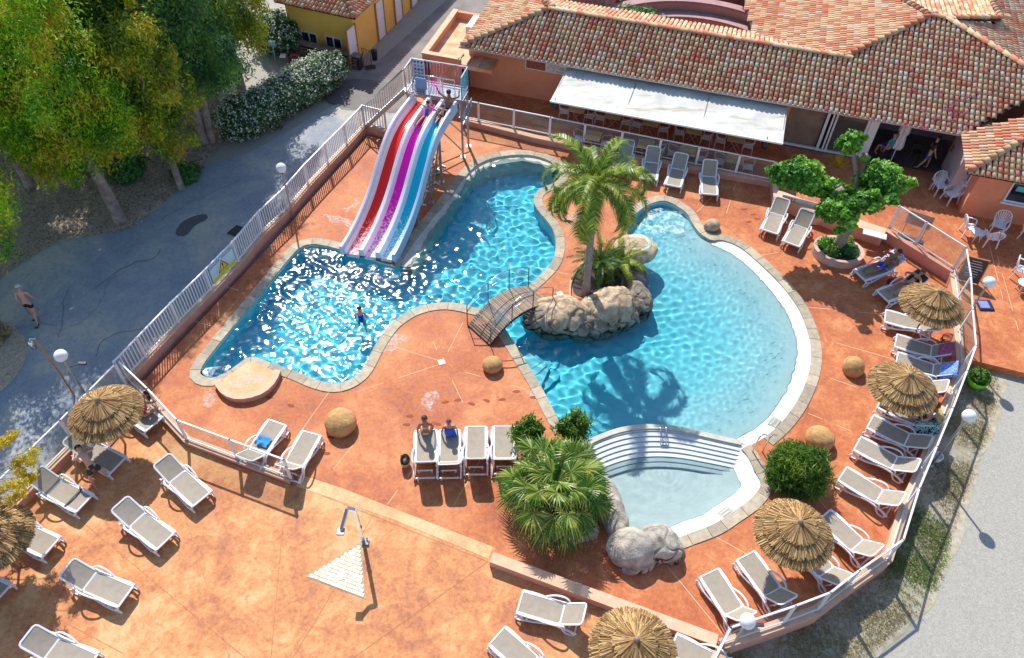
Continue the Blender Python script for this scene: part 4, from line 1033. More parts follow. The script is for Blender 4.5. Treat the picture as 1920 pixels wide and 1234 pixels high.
# ================================================================ LOW WALLS AND FENCES
def low_wall(label, pts, h, t, side=1, cap=True, z0=-.3, mat=None, name='low_wall', group=None):
    """wall along world points (inner face), thickness t on the given side"""
    o = empty(name, V(pts[0].x, pts[0].y, 0), 0, label, 'wall', group)
    off = offset(pts, t * side)
    def ribbon(a, b, z0, z1):
        mb = MB(); n = len(a)
        vs = [V(p.x, p.y, z0) for p in a] + [V(p.x, p.y, z0) for p in b] + [V(p.x, p.y, z1) for p in a] + [V(p.x, p.y, z1) for p in b]
        fs = []
        for i in range(n - 1): fs += [(i, i + 1, 2 * n + i + 1, 2 * n + i), (n + i + 1, n + i, 3 * n + i, 3 * n + i + 1), (2 * n + i, 2 * n + i + 1, 3 * n + i + 1, 3 * n + i)]
        fs += [(0, 2 * n, 3 * n, n), (n - 1, 2 * n - 1, 4 * n - 1, 3 * n - 1)]
        mb.add(vs, fs); return mb
    me = ribbon(pts, off, z0, h).mesh('wall_body', mat or M_WALLLOW)
    b_ = bmesh.new(); b_.from_mesh(me); bmesh.ops.recalc_face_normals(b_, faces=b_.faces); b_.to_mesh(me); b_.free()
    put('wall_body', me, o, -o.location)
    if cap:
        c0, c1 = offset(pts, -.02 * side), offset(pts, (t + .02) * side)
        me = ribbon(c0, c1, h, h + .035).mesh('wall_cap', M_WALLCAP)
        b_ = bmesh.new(); b_.from_mesh(me); bmesh.ops.recalc_face_normals(b_, faces=b_.faces); b_.to_mesh(me); b_.free()
        put('wall_cap', me, o, -o.location)
    return o
WT = .32
rp = WL([(238, 716), (279, 672), (340, 607), (401, 546), (452, 492), (497, 437), (543, 393), (582, 347), (619, 308), (654, 272), (686, 236)], WT)
rp += [W(722, 246, WT)]
low_wall('long pink wall under the white bar railing beside the road', [V(p.x, p.y, 0) for p in rp], WT - .04, .22, 1)
# the pool side of this wall runs .1 m inside the railing
fe = empty('bar_railing', rp[0], 0, 'white vertical bar railing with a danger sign along the road side of the pool', 'railing'); FO = fe.location.copy()
H = 1.0
BARM = MB().bar((0, 0, .10), (0, 0, H - .04), .035, .02).mesh('baluster', M_WMET)
POSTM = MB().box((0, 0, H / 2 + .02), (.075, .075, H + .04), bev=.01).mesh('post', M_WMET)
c_in = [p + V(0, 0, 0) for p in rp]; mid = offset(rp, .11)
for i, p in enumerate(mid):
    ang = math.atan2((mid[min(i + 1, len(mid) - 1)] - mid[max(0, i - 1)]).y, (mid[min(i + 1, len(mid) - 1)] - mid[max(0, i - 1)]).x)
    put('post', POSTM, fe, p - FO, (0, 0, ang))
    if i == len(mid) - 1: break
    q = mid[i + 1]; d = (q - p); L = d.length; d.normalize()
    mb = MB(); mb.bar(p + V(0, 0, H) - FO, q + V(0, 0, H) - FO, .06, .05, bev=.008); mb.build('top_rail', M_WMET, fe)
    mb = MB(); mb.bar(p + V(0, 0, .09) - FO, q + V(0, 0, .09) - FO, .04, .035); mb.build('bottom_rail', M_WMET, fe)
    n = max(2, int(L / .125))
    for k in range(1, n):
        if i == 3 and 2 <= k <= n - 2: continue
        put('baluster', BARM, fe, p + d * (L * k / n) - FO, (0, 0, math.atan2(d.y, d.x)))
# danger sign between posts
p, q = mid[3], mid[4]; d = (q - p).normalized(); L = (q - p).length; nrm = V(d.y, -d.x, 0)
if nrm.y > 0: nrm = -nrm
sg = empty('danger_sign', p + d * L / 2 + V(0, 0, .09) + nrm * .045, math.atan2(d.y, d.x), 'white and yellow danger sign with red warning triangle fixed to the railing', 'sign')
sw_, sh_ = L * .78, .80
if (Matrix.Rotation(math.atan2(d.y, d.x), 3, 'Z') @ V(0, -1, 0)).dot(nrm) < 0: sg.rotation_euler.z += PI
M_SW = M('sign_white', (.68, .78, .86)); M_SY = M('sign_yellow', (.80, .72, .02)); M_SR = M('sign_red', (.65, .02, .06)); M_SB = M('sign_black', (.02, .02, .03))
mb = MB(); mb.box((0, 0, .47), (sw_, .02, sh_)); mb.build('panel', M_SW, sg)
mb = MB(); mb.box((0, -.012, .17), (sw_ * .98, .006, .17)); mb.build('yellow_band', M_SY, sg)
mb = MB(); mb.add([(-.30, -.013, .28), (.30, -.013, .28), (0, -.013, .76)], [(0, 1, 2)]); mb.build('triangle_border', M_SR, sg)
mb = MB(); mb.add([(-.23, -.016, .32), (.23, -.016, .32), (0, -.016, .68)], [(0, 1, 2)]); mb.build('triangle', M_SY, sg)
mb = MB(); mb.add([(-.035, -.019, .60), (.035, -.019, .60), (.016, -.019, .45), (-.016, -.019, .45)], [(3, 2, 1, 0)]); mb.add([(-.02, -.019, .42), (.02, -.019, .42), (.02, -.019, .37), (-.02, -.019, .37)], [(3, 2, 1, 0)]); mb.build('exclamation_mark', M_SB, sg)
def text(s, size, mat, parent, loc, rot, name='lettering', align='CENTER', ext=0):
    c = bpy.data.curves.new(name, 'FONT'); c.body = s; c.size = size; c.align_x = align; c.align_y = 'CENTER'; c.extrude = ext; c.resolution_u = 2
    t = bpy.data.objects.new(name, c); COL.objects.link(t); dg = bpy.context.evaluated_depsgraph_get(); dg.update()
    me = bpy.data.meshes.new_from_object(t.evaluated_get(dg)); bpy.data.objects.remove(t); bpy.data.curves.remove(c)
    me.materials.clear(); me.materials.append(mat); return put(name, me, parent, loc, rot)
text('DANGER', .15, M_SB, sg, (-.36, -.014, .80), (PI / 2, 0, 0)); text('DANGER', .15, M_SB, sg, (.36, -.014, .80), (PI / 2, 0, 0))

def glass_fence(name, label, base, z, h, group=None, skip=(), lean=0, post_mat=M_WMET, closed_end=True, cat='glass fence'):
    o = empty(name, V(base[0].x, base[0].y, 0), 0, label, cat, group); O = V(base[0].x, base[0].y, 0)
    P = [V(p.x, p.y, z) - O for p in base]
    for i, p in enumerate(P):
        a = P[min(i + 1, len(P) - 1)] - P[max(0, i - 1)]
        mb = MB(); mb.box(p + V(0, 0, h / 2), (.10, .05, h), math.atan2(a.y, a.x), bev=.008); mb.build('post', post_mat, o)
        mb = MB(); mb.box(p + V(0, 0, .01), (.16, .12, .02), math.atan2(a.y, a.x)); mb.build('post_foot', M_STEEL, o); mb = MB(); mb.sphere(p + V(0, 0, h + .01), .04, 8, 5); mb.build('post_cap', M_STEEL, o)
    for i in range(len(P) - 1):
        if i in skip: continue
        p, q = P[i], P[i + 1]; d = (q - p).normalized() * .055
        mb = MB(); mb.bar(p + V(0, 0, h), q + V(0, 0, h), .055, .045, bev=.008); mb.build('top_rail', post_mat, o)
        mb = MB(); mb.bar(p + d + V(0, 0, .07), q - d + V(0, 0, .07), .04, .05, bev=.006); mb.build('bottom_rail', post_mat, o)
        mb = MB(); mb.bar(p + d + V(0, 0, (h + .07) / 2), q - d + V(0, 0, (h + .07) / 2), .012, h - .12); mb.build('glass_panel', M_GLASS, o)
    return o
# terrace balustrade in front of the café
tw = WL([(868, 234), (1000, 268), (1182, 304), (1312, 328), (1446, 352)])
low_wall('low pink wall carrying the glass balustrade in front of the café', tw, .26, .22, 1)
tb = [W(u, v, .3) + V(0, .0, 0) for u, v in [(868, 214), (897, 228), (961, 244), (1028, 258), (1092, 272), (1161, 286), (1232, 300), (1303, 314), (1378, 328), (1443, 340)]]
tb = [p - (p - (tw[0] + (tw[-1] - tw[0]).normalized() * ((p - tw[0]).dot((tw[-1] - tw[0]).normalized())))) + V(-(tw[-1] - tw[0]).normalized().y, (tw[-1] - tw[0]).normalized().x, 0) * .11 for p in tb]
glass_fence('glass_balustrade', 'white framed glass balustrade between the pool deck and the café tables', tb, .295, .95)
# wall and stand by the plane tree
wa_ = WL([(1446, 388), (1560, 432), (1648, 462)])
low_wall('thick salmon wall behind the plane tree planter', wa_, .55, .45, 1)
low_wall('short salmon wall linking the glass balustrade to the planter wall', [W(1443, 352), W(1446, 388)], .45, .2, 1)
# angled glass fence right of the planter
g1 = WL([(1652, 450), (1775, 527)]); low_wall('salmon wall running diagonally from the planter to the fence corner', g1, .48, .2, 1, cap=False)
gb = [W(1667, 427, .48), W(1716, 458, .48), W(1787, 504, .48)]
glass_fence('glass_fence', 'short glass fence on the diagonal wall, between the plane tree and the corner', gb, .48, 1.12)
# big right-hand fence
rb_px = [(1787, 504), (1795, 560), (1797, 621), (1802, 688), (1785, 735), (1758, 804), (1728, 875), (1695, 952), (1665, 1047), (1585, 1103), (1532, 1144), (1469, 1168), (1352, 1208)]
rb = WL(rb_px, .42)
low_wall('long curved salmon wall under the glass fence on the gravel side', [V(p.x, p.y, 0) for p in offset(rb, .12)], .40, .24, -1, mat=M_WALLLOW)
glass_fence('glass_fence', 'long white framed glass fence curving round the right side of the pool deck', rb, .435, 1.12)
glass_fence('glass_fence', 'white framed glass fence running off the bottom edge beside the bottom globe lamp', [rb[-1], W(1290, 1330, .42)], .435, 1.12)
low_wall('cream topped wall end at the bottom edge under the glass fence', [W(1345, 1212, .4) * 1, W(1283, 1334, .4)], .40, .26, 1)
# middle fence (pool deck / lower terrace)
mb_ = WL([(243, 715), (296, 766), (350, 824), (446, 860), (545, 897)], .2)
low_wall('low salmon kerb wall under the middle glass fence', [V(p.x, p.y, 0) for p in offset(mb_, -.1)], .17, .22, 1)
glass_fence('glass_fence', 'glass fence dividing the pool deck from the lower terrace, ending beside the sun loungers', mb_, .205, 1.05)
# left diagonal fence
lb = WL([(238, 724), (140, 828), (84, 884), (8, 962), (-80, 1050)], .3)
low_wall('pink wall beneath the left glass fence, beside the thatched parasols', [V(p.x, p.y, 0) for p in offset(lb, -.1)], .28, .22, -1 if False else 1)
glass_fence('glass_fence', 'tall glass fence between the road and the lower terrace on the left', lb, .315, 1.12)
# kerb wall of the lower terrace
kb = [W(918, 1062), W(1338, 1218)]
low_wall('knee high salmon kerb wall with sandy top beside the fan palm, crossing the lower terrace', kb, .30, .28, 1)
# raised curb planter by the left pool corner
pc = WL([(404, 722), (414, 742), (436, 755), (466, 755), (497, 745), (518, 726), (528, 702)])
low_wall('curved cream kerb of the small raised bed at the left pool corner', resample(pc, step=.3, smooth=1), .20, .17, 1)
sheet('raised_bed_floor', [(p.x, p.y) for p in offset(WL([(404, 722), (414, 742), (436, 755), (466, 755), (497, 745), (518, 726), (528, 702)]), .1) + WL([(480, 682), (468, 680), (430, 706)])], [], .06, M_TERR2)

# white stains and wet footprints on the deck
def stain(pts, seed, mat, name='lime_stain', z=.005):
    rr = random.Random(seed); pl = resample(WL(pts), n=46, closed=True, smooth=2)
    pl = [p + V(noise.noise(p * 2.2 + V(seed, 0, 0)), noise.noise(p * 2.2 + V(0, seed, 5)), 0) * .22 + V(noise.noise(p * 9), noise.noise(p * 9 + V(3, 3, 3)), 0) * .07 for p in pl]
    sheet(name, [(p.x, p.y) for p in pl], [], z, mat)
def stain_mat(name, c, thr, sc):
    m = bpy.data.materials.new(name); m.use_nodes = True; nt = m.node_tree; b = nt.nodes['Principled BSDF']; b.inputs['Base Color'].default_value = (*c, 1); b.inputs['Roughness'].default_value = .8
    p = geo_pos(nt); a = ramp(nt, nz(nt, sc, 6, .75, p, 1), [(thr, (0,) * 3), (thr + .2, (.7,) * 3)]); nt.links.new(a, b.inputs['Alpha']); return m
M_STAIN = stain_mat('lime_residue', (.80, .70, .64), .42, 9); M_WET = stain_mat('damp_concrete', (.34, .085, .035), .30, 5)
for i, pts in enumerate(([(722, 640), (736, 625), (762, 630), (762, 645), (745, 652), (730, 664), (716, 660)], [(797, 742), (812, 728), (822, 736), (815, 755), (806, 775), (793, 772)], [(600, 400), (640, 408), (672, 420), (668, 428), (620, 416)], [(636, 395), (655, 385), (672, 372), (668, 392), (650, 402)], [(979, 737), (992, 727), (1003, 737), (995, 747)], [(375, 740), (395, 728), (410, 748), (400, 765), (380, 760)], [(1050, 410), (1080, 396), (1100, 420), (1075, 430)], [(430, 720), (450, 700), (490, 700), (500, 715), (470, 720), (440, 735)])):
    stain(pts, i * 3 + 1, M_STAIN, z=.0645 if i == 7 else .005)
rr = random.Random(2); mb = MB()
for (u, v) in [(835, 754), (858, 750), (884, 757), (912, 751), (941, 749), (968, 734), (1000, 745), (820, 795), (768, 780), (762, 796), (505, 745), (545, 760), (612, 850), (620, 820), (1395, 392), (1412, 402), (1404, 416), (1420, 410)]:
    p = W(u, v, .0062); a = rr.uniform(-.4, .3); n = 12
    mb.add([p + V(math.cos(a) * x - math.sin(a) * y, math.sin(a) * x + math.cos(a) * y, 0) for x, y in [(.13 * math.cos(2 * PI * k / n), (.055 + .018 * math.cos(2 * PI * k / n)) * math.sin(2 * PI * k / n)) for k in range(n)]], [tuple(range(n))])
mb.build('wet_footprints', M('wet_footprint', (.36, .09, .04), (.30, .075, .035), 8, .8, spec=.2), kind='stuff')
def drain(u, v, label):
    o = empty('floor_drain', W(u, v, 0), .4, label, 'drain'); mb = MB(); mb.box((0, 0, .006), (.24, .24, .012)); mb.build('plate', M_WHITEC, o); mb = MB(); mb.lathe([(.07, .013), (.085, .016), (.09, .012)], 14); mb.build('ring', M_STEEL, o)
drain(828, 679, 'small square pale drain in the middle of the deck between the two pools'); drain(1050, 551, 'round pale drain cap on the peninsula by the bridge end')

# ================================================================ WATER SLIDE
slide = empty('water_slide', W(760, 330), 0, 'white three lane water slide with red, magenta and turquoise lanes and steel tower', 'water slide')
SO = slide.location.copy()
S_top = W(773, 176, 3.05); S_bot = W(637, 463, .44); S_topR = W(857, 190, 3.05); S_botR = W(741, 478, .44)
# profile along the slide, from pixels of the left rim intersected with the vertical plane through top and bottom
axis = V(S_bot.x - S_top.x, S_bot.y - S_top.y, 0); LS = axis.length; axis.normalize(); nv = V(-axis.y, axis.x, 0)
prof = [(0, 3.05)]
for u, v in ((757, 190), (740, 214), (722, 252), (707, 300), (692, 352), (675, 395), (655, 435)):
    p = on_plane(u, v, S_top, nv); prof.append(((p - S_top).dot(axis), p.z))
prof.append((LS, .44))
prof = sorted(prof)
zs = [z for _, z in prof]
for i in range(1, len(zs)): zs[i] = min(zs[i], zs[i - 1] - .02)
prof = [(d, z) for (d, _), z in zip(prof, zs)]
pr = resample([V(d, 0, z) for d, z in prof], n=44, smooth=3)
right_top = V(S_topR.x, S_topR.y, 0) - V(S_top.x, S_top.y, 0); right_bot = V(S_botR.x, S_botR.y, 0) - V(S_bot.x, S_bot.y, 0)
def SP(i, s, dz=0):
    """point at profile sample i, fraction s across (0 = left rim, 1 = right rim)"""
    t = pr[i].x / LS; base = V(S_top.x, S_top.y, 0) + axis * pr[i].x
    return base + (right_top.lerp(right_bot, t)) * s + V(0, 0, pr[i].z + dz - (.0)) - SO
M_SLW = M('slide_white_gelcoat', (.80, .77, .83), (.76, .73, .80), 2, .3)
def lane_mat(name, c, foam):
    m, nt, b = new_mat(name); p = geo_pos(nt); sp = nt.nodes.new('ShaderNodeSeparateXYZ'); nt.links.new(p, sp.inputs[0])
    f = math_(nt, 'SUBTRACT', math_(nt, 'ADD', nz(nt, 5, 6, .72, p, 2), .14), math_(nt, 'MULTIPLY', sp.outputs[2], foam))
    col = ramp(nt, f, [(.50, c), (.58, tuple(min(.9, x * .5 + .42) for x in c)), (.64, (.85, .85, .87))]); nt.links.new(col, b.inputs['Base Color']); b.inputs['Roughness'].default_value = .12
    bump(nt, b, nz(nt, 12, 4, .6, p), .25, .02); return m
LM = [lane_mat('red_lane', (.78, .016, .006), .42), lane_mat('magenta_lane', (.88, .003, .48), .22), lane_mat('turquoise_lane', (.0, .50, .66), .26)]
WD = .35
lanes = [(.10, .335), (.43, .635), (.73, .93)]; NP = len(pr)
NAMES = ('red', 'magenta', 'turquoise')
for li, (s0, s1) in enumerate(lanes):
    mb = MB(); n = 8; vs_ = []
    for i in range(NP):
        for k in range(n + 1):
            q = k / n; s_ = s0 + (s1 - s0) * q; vs_.append(SP(i, s_, -.30 - .06 * math.sin(PI * q)))
    fs_ = [(i * (n + 1) + k, i * (n + 1) + k + 1, (i + 1) * (n + 1) + k + 1, (i + 1) * (n + 1) + k) for i in range(NP - 1) for k in range(n)]
    mb.add(vs_, [f[::-1] for f in fs_], smooth=True); mb.build('lane', LM[li], slide, label=NAMES[li] + ' slide lane')
# walls between lanes: cross-section of broad white rims
def strip(secs, name, mat=M_SLW, tone=.5):
    """secs: list of (s, dz) across"""
    mb = MB(); n = len(secs); vs_ = []
    for i in range(NP):
        for s_, dz in secs: vs_.append(SP(i, s_, dz))
    mb.add(vs_, [(i * n + k, (i + 1) * n + k, (i + 1) * n + k + 1, i * n + k + 1) for i in range(NP - 1) for k in range(n - 1)], smooth=False)
    mb.add([vs_[(NP - 1) * n + k] for k in range(n)], [tuple(range(n))])
    mb.build(name, mat, slide)
strip([(-.012, -.45), (-.012, .02), (.0, .03), (.035, .02), (.04, -.10), (.055, -.10), (.075, -.12), (.105, -.31)], 'side_wall')
strip([(.33, -.31), (.338, -.02), (.35, .0), (.405, .0), (.418, -.02), (.435, -.31)], 'lane_divider')
strip([(.63, -.31), (.64, -.02), (.652, .0), (.705, .0), (.718, -.02), (.735, -.31)], 'lane_divider')
strip([(.925, -.31), (.94, -.02), (.952, .01), (.99, .01), (1.0, -.02), (1.005, -.47)], 'side_wall', M('slide_blue_outer', (.46, .62, .80), (.42, .58, .76), 2, .3))
strip([(-.01, -.42), (1.0, -.42)], 'underside', M('slide_underside', (.35, .42, .5)))
# running water end sections
for li, (s0, s1) in enumerate(lanes):
    mb = MB(); mb.add([SP(NP - 1, s0, -.30), SP(NP - 1, s1, -.30), SP(NP - 1, s1, -.46), SP(NP - 1, s0, -.46)], [(0, 1, 2, 3)]); mb.build('lane_lip', LM[li], slide)
# platform tower
PZ = 2.85
pc0 = W(773, 176, PZ); pe = right_top.normalized(); pn = V(-pe.y, pe.x, 0); PW = right_top.length
if pn.y < 0: pn = -pn
def PT(a, n, z): return V(pc0.x, pc0.y, 0) + pe * a + pn * n + V(0, 0, z) - SO
mb = MB()
for i in range(8): mb.bar(PT(-.3, .13 + i * .115, PZ), PT(PW + .2, .13 + i * .115, PZ), .10, .04)
mb.build('platform_floor', M_CHROME, slide)
mb = MB()
mb.bar(PT(-.3, .08, PZ - .08), PT(PW + .2, .08, PZ - .08), .08, .14); mb.bar(PT(-.3, .97, PZ - .08), PT(PW + .2, .97, PZ - .08), .08, .14); mb.bar(PT(-.3, .08, PZ - .08), PT(-.3, .97, PZ - .08), .08, .14); mb.bar(PT(PW + .2, .08, PZ - .08), PT(PW + .2, .97, PZ - .08), .08, .14)
mb.build('platform_frame', M_STEEL, slide)
for a in (-.25, PW + .17):
    for n in (.1, .93):
        mb = MB(); mb.bar(PT(a, n, PZ - .1), PT(a, n, 0), .09, .09); mb.box(PT(a, n, .01), (.24, .24, .02)); mb.build('support_post', M_STEEL, slide)
for (x, y) in (((-.25, .1, .4), (-.25, .93, 2.5)), ((PW + .17, .1, 2.6), (PW + .17, .93, .9)), ((-.25, .1, 2.5), (PW + .17, .1, .3)), ((-.25, .1, .3), (PW + .17, .1, 2.5)), ((PW + .17, .1, 1.6), (PW + .17, .93, 1.6)), ((-.25, .93, 2.4), (PW + .17, .93, .4))):
    mb = MB(); mb.bar(PT(*x), PT(*y), .045, .045); mb.build('brace', M_STEEL, slide)
def rail(name, pts, z0, n_bars, h=1.05, mat=M_CHROME):
    mb = MB(); P = [PT(*p) for p in pts]
    for a, b in zip(P[:-1], P[1:]): mb.bar(a + V(0, 0, h), b + V(0, 0, h), .05, .05); mb.bar(a + V(0, 0, .1), b + V(0, 0, .1), .035, .035)
    for p in P: mb.bar(p, p + V(0, 0, h), .05, .05)
    mb.build('rail_frame', mat, slide)
    for a, b, n in zip(P[:-1], P[1:], n_bars):
        for k in range(1, n):
            p = a.lerp(b, k / n); mb = MB(); mb.bar(p + V(0, 0, .1), p + V(0, 0, h), .022, .022); mb.build('baluster', mat, slide)
rail('r', [(-.3, .1, PZ), (-.3, .97, PZ), (PW + .2, .97, PZ), (PW + .2, .1, PZ)], PZ, (5, 18, 9))
# gate rail over the lane starts
mb = MB(); mb.tube([PT(0, .1, PZ), PT(0, .1, PZ + .9), PT(PW * .95, .1, PZ + .9), PT(PW * .95, .1, PZ)], .025, 6)
for s_ in (.37, .68): mb.tube([PT(PW * s_, .1, PZ), PT(PW * s_, .1, PZ + .9)], .022, 6)
mb.build('start_bar', M_CHROME, slide)
for k in range(9): mb = MB(); mb.bar(PT(PW * (.40 + k * .035), .1, PZ + .1), PT(PW * (.40 + k * .035), .1, PZ + .88), .03, .02); mb.build('start_gate_slat', M_CHROME, slide)
mb = MB(); Rm = Matrix((pe, pn, V(0, 0, 1))).transposed(); mb.box(PT(PW * .20, .1, PZ + .5), (.5, .03, .5), m=Rm); mb.build('start_gate_panel', M('pale_blue_panel', (.20, .38, .62)), slide)
# rules board with pictograms
bd = PT(.02, .90, PZ + .62); mb = MB(); mb.box(bd, (.50, .02, .95), m=Rm); rbd = mb.build('rules_board', M('pale_sign_panel', (.70, .74, .82)), slide)
mb = MB()
for r in range(5):
    for c in range(3):
        q = bd + pe * (-.15 + c * .15) - pn * .014 + V(0, 0, .36 - r * .17); R2 = Rm; n = 12; rad = .05 if r in (0, 2) else .035
        mb.add([q + (pe * math.cos(2 * PI * k / n) + V(0, 0, 1) * math.sin(2 * PI * k / n)) * rad for k in range(n)], [tuple(range(n))])
mb.build('pictograms', M('sign_dark_blue', (.03, .05, .22)), rbd)
# plate on the right side frame
q = PT(PW + .22, .8, 2.0); mb = MB(); mb.box(q, (1.2, .02, .42), m=Matrix((pn, pe, V(0, 0, 1))).transposed()); pltt = mb.build('notice_plate', M('grey_blue_plate', (.42, .50, .58)), slide)
mb = MB()
for r in range(5): mb.box(q + pe * .014 + V(0, 0, .14 - r * .07), (.9 - .2 * (r % 2), .006, .02), m=Matrix((pn, pe, V(0, 0, 1))).transposed())
mb.build('notice_lines', M_SB, pltt)
# stairs going down on the left, towards the railing
s_a = V(*(PT(-.3, .5, PZ))); s_b = W(738, 268, 0) - SO; s_b = V(s_a.x - 3.0 * .55, s_a.y - 2.2, 0)
s_dir = (V(-.9, .45, 0)); s_dir.normalize(); run = 2.6; sw2 = V(-s_dir.y, s_dir.x, 0) * .4
for k in range(13):
    f_ = (k + .5) / 13; c = s_a + s_dir * run * f_ + V(0, 0, -PZ * f_ - .0); mb = MB(); mb.bar(c - sw2, c + sw2, .24, .035); mb.build('step', M_STEEL, slide)
for sg_ in (-1, 1):
    e0, e1 = s_a + sw2 * sg_, s_a + s_dir * run + sw2 * sg_ + V(0, 0, -PZ)
    mb = MB(); mb.bar(e0, e1, .05, .16); mb.build('stringer', M_STEEL, slide)
    mb = MB(); mb.bar(e0 + V(0, 0, 1.0), e1 + V(0, 0, 1.0), .05, .04); mb.bar(e1, e1 + V(0, 0, 1.0), .04, .04); mb.build('handrail', M_CHROME, slide)
    for k in range(1, 20):
        q = e0.lerp(e1, k / 20); mb = MB(); mb.bar(q, q + V(0, 0, 1.0), .018, .018); mb.build('baluster', M_STEEL, slide)
# lower supports under the chutes with yellow fittings
for fr, s_ in ((.42, .95), (.42, .15), (.66, .92), (.66, .15), (.22, .9), (.22, .1)):
    i = int(fr * (NP - 1)); p = SP(i, s_, -.45); g = V(p.x, p.y, -SO.z)
    mb = MB(); mb.bar(p, g, .09, .09); mb.box(g + V(0, 0, .01), (.24, .24, .02)); mb.build('support_post', M_STEEL, slide)
for f1, f2 in ((.22, .42), (.42, .66)):
    for s_ in (.93, .15):
        i, j = int(f1 * (NP - 1)), int(f2 * (NP - 1)); p = SP(i, s_, -.5); q = SP(j, s_, -.5); q.z = .1
        mb = MB(); mb.bar(p, q, .05, .05); mb.build('brace', M_STEEL, slide)
# exercise bikes / aqua bikes stored under the slide
M_BY = M('yellow_fitting', (.85, .50, .02))
for i, (u, v) in enumerate(((808, 330), (802, 352), (818, 322), (796, 372))):
    o = empty('aqua_bike', W(u, v), .5 + i * .3, ('white and yellow aqua bike under the slide, second from the back', 'white and yellow aqua bike under the slide, third from the back', 'white and yellow aqua bike under the slide, farthest back', 'white and yellow aqua bike under the slide, nearest the water')[i], 'aqua bike', 'aqua bikes stored under the slide')
    mb = MB(); mb.bar((-.45, -.2, .04), (-.45, .2, .04), .06); mb.bar((.45, -.2, .04), (.45, .2, .04), .06); mb.bar((-.45, 0, .05), (.45, 0, .05), .05); mb.build('base_frame', M_WHITE, o)
    mb = MB(); mb.bar((-.15, 0, .05), (-.25, 0, .75), .05); mb.bar((.25, 0, .05), (.32, 0, .85), .05); mb.bar((-.2, 0, .4), (.3, 0, .45), .05); mb.build('upright', M_CHROME, o)
    mb = MB(); mb.box((-.25, 0, .78), (.26, .16, .06), bev=.02); mb.build('saddle', M_BLACK, o)
    mb = MB(); mb.tube([(.3, -.25, .95), (.36, -.05, .86), (.36, .05, .86), (.3, .25, .95)], .02, 6); mb.build('handlebar', M_BY, o)
    mb = MB(); mb.lathe([(.0, -.02), (.14, -.02), (.14, .02), (0, .02)], 14, (0, 0, 0)); w = mb.build('pedal_disc', M_BY, o, (.03, 0, .28), ); w.rotation_euler = (PI / 2, 0, 0)

# ================================================================ FOOTBRIDGE
b0, b1 = W(905, 628), W(1007, 566)                       # centre of both landings
b0 = (W(881, 612) + W(914, 648)) / 2; b1 = (W(996, 543) + W(1030, 572)) / 2
bd_ = (b1 - b0); BL = bd_.length; bd_.normalize(); bn = V(-bd_.y, bd_.x, 0); BW_ = .62
br = empty('footbridge', (b0 + b1) / 2, math.atan2(bd_.y, bd_.x), 'small arched wooden footbridge with thin steel handrails over the channel between the pools', 'bridge')
M_PLANK = M('grey_brown_decking', (.40, .29, .20), (.26, .19, .14), 14, .8, .4, 40, tone=.35)
arch = .62
def bz(x): return .05 + arch * (1 - (2 * x / BL) ** 2)
npl = 40
pls = []
for q in range(4): mb = MB(); mb.box((0, 0, 0), (BL / npl * 1.0 - .012, BW_ * 2, .035), bev=.004, tone=(q + .5) / 4); pls.append(mb.mesh('plank', M_PLANK))
rr = random.Random(1)
for k in range(npl):
    x = -BL / 2 + BL * (k + .5) / npl; sl2 = math.atan(-8 * arch * x / BL ** 2)
    put('plank', rr.choice(pls), br, (x, rr.uniform(-.01, .01), bz(x)), (0, -sl2, 0))
for s_ in (-1, 1):
    mb = MB(); P = [V(-BL / 2 + BL * i / 20, s_ * (BW_ - .06), bz(-BL / 2 + BL * i / 20) - .09) for i in range(21)]
    for a, b in zip(P[:-1], P[1:]): mb.bar(a, b, .05, .14)
    mb.build('beam', M_DARKM, br)
    for hh, r_, m_ in ((.95, .022, M_CHROME), (.62, .014, M_CHROME)):
        mb = MB(); mb.tube([(x, s_ * (BW_ + .04), bz(max(-BL / 2, min(BL / 2, x))) + hh) for x in [(-BL / 2 - .0) + BL * i / 20 for i in range(21)]], r_, 6); mb.build('handrail', m_, br)
    for x in (-BL / 2 + .02, -BL / 6, BL / 6, BL / 2 - .02):
        mb = MB(); mb.tube([(x, s_ * (BW_ + .03), bz(x) - .1), (x, s_ * (BW_ + .04), bz(x) + .96)], .018, 6); mb.build('rail_post', M_DARKM, br)

# ================================================================ ROCKS
def rock_mesh(name, rad, seed, mat, cracks=0, sub=5, rough=.15, flat=0):
    if cracks: sub = 6
    b_ = bmesh.new(); bmesh.ops.create_icosphere(b_, subdivisions=sub, radius=1); o = V(seed * 7.1, seed * 3.3, seed)
    jl = b_.verts.layers.float.new('joint')
    for v in b_.verts:
        d = v.co.normalized(); p = V(d.x * rad[0], d.y * rad[1], d.z * rad[2])
        n = noise.noise(p * .9 + o) * rough * 1.6 + noise.noise(p * 2.3 + o) * rough * .8 + noise.noise(p * 6 + o) * rough * .25
        k = 1 + n
        if cracks:
            dist, _ = noise.voronoi(p * cracks + o + V(1, 1, 1) * noise.noise(p * 3) * .3); e = dist[1] - dist[0]
            s_ = max(.3, min(1, (.62 - d.z) * 2.2)); g_ = noise.noise(p * 5 + o) * .03; k -= max(0, .16 + g_ - e) * .9 * s_; k += .03 * (.5 - dist[0]) * s_; v[jl] = max(0, min(1, (.13 + g_ - e) * 14)) * min(1, s_ * 1.3)
            k += .03 * s_ * (noise.cell(p * cracks + o) - .5) * 0
        z = p.z * k
        v.co = V(p.x * k, p.y * k, z)
    me = bpy.data.meshes.new(name); b_.to_mesh(me); b_.free(); me.materials.append(mat)
    me.polygons.foreach_set('use_smooth', [True] * len(me.polygons)); return me
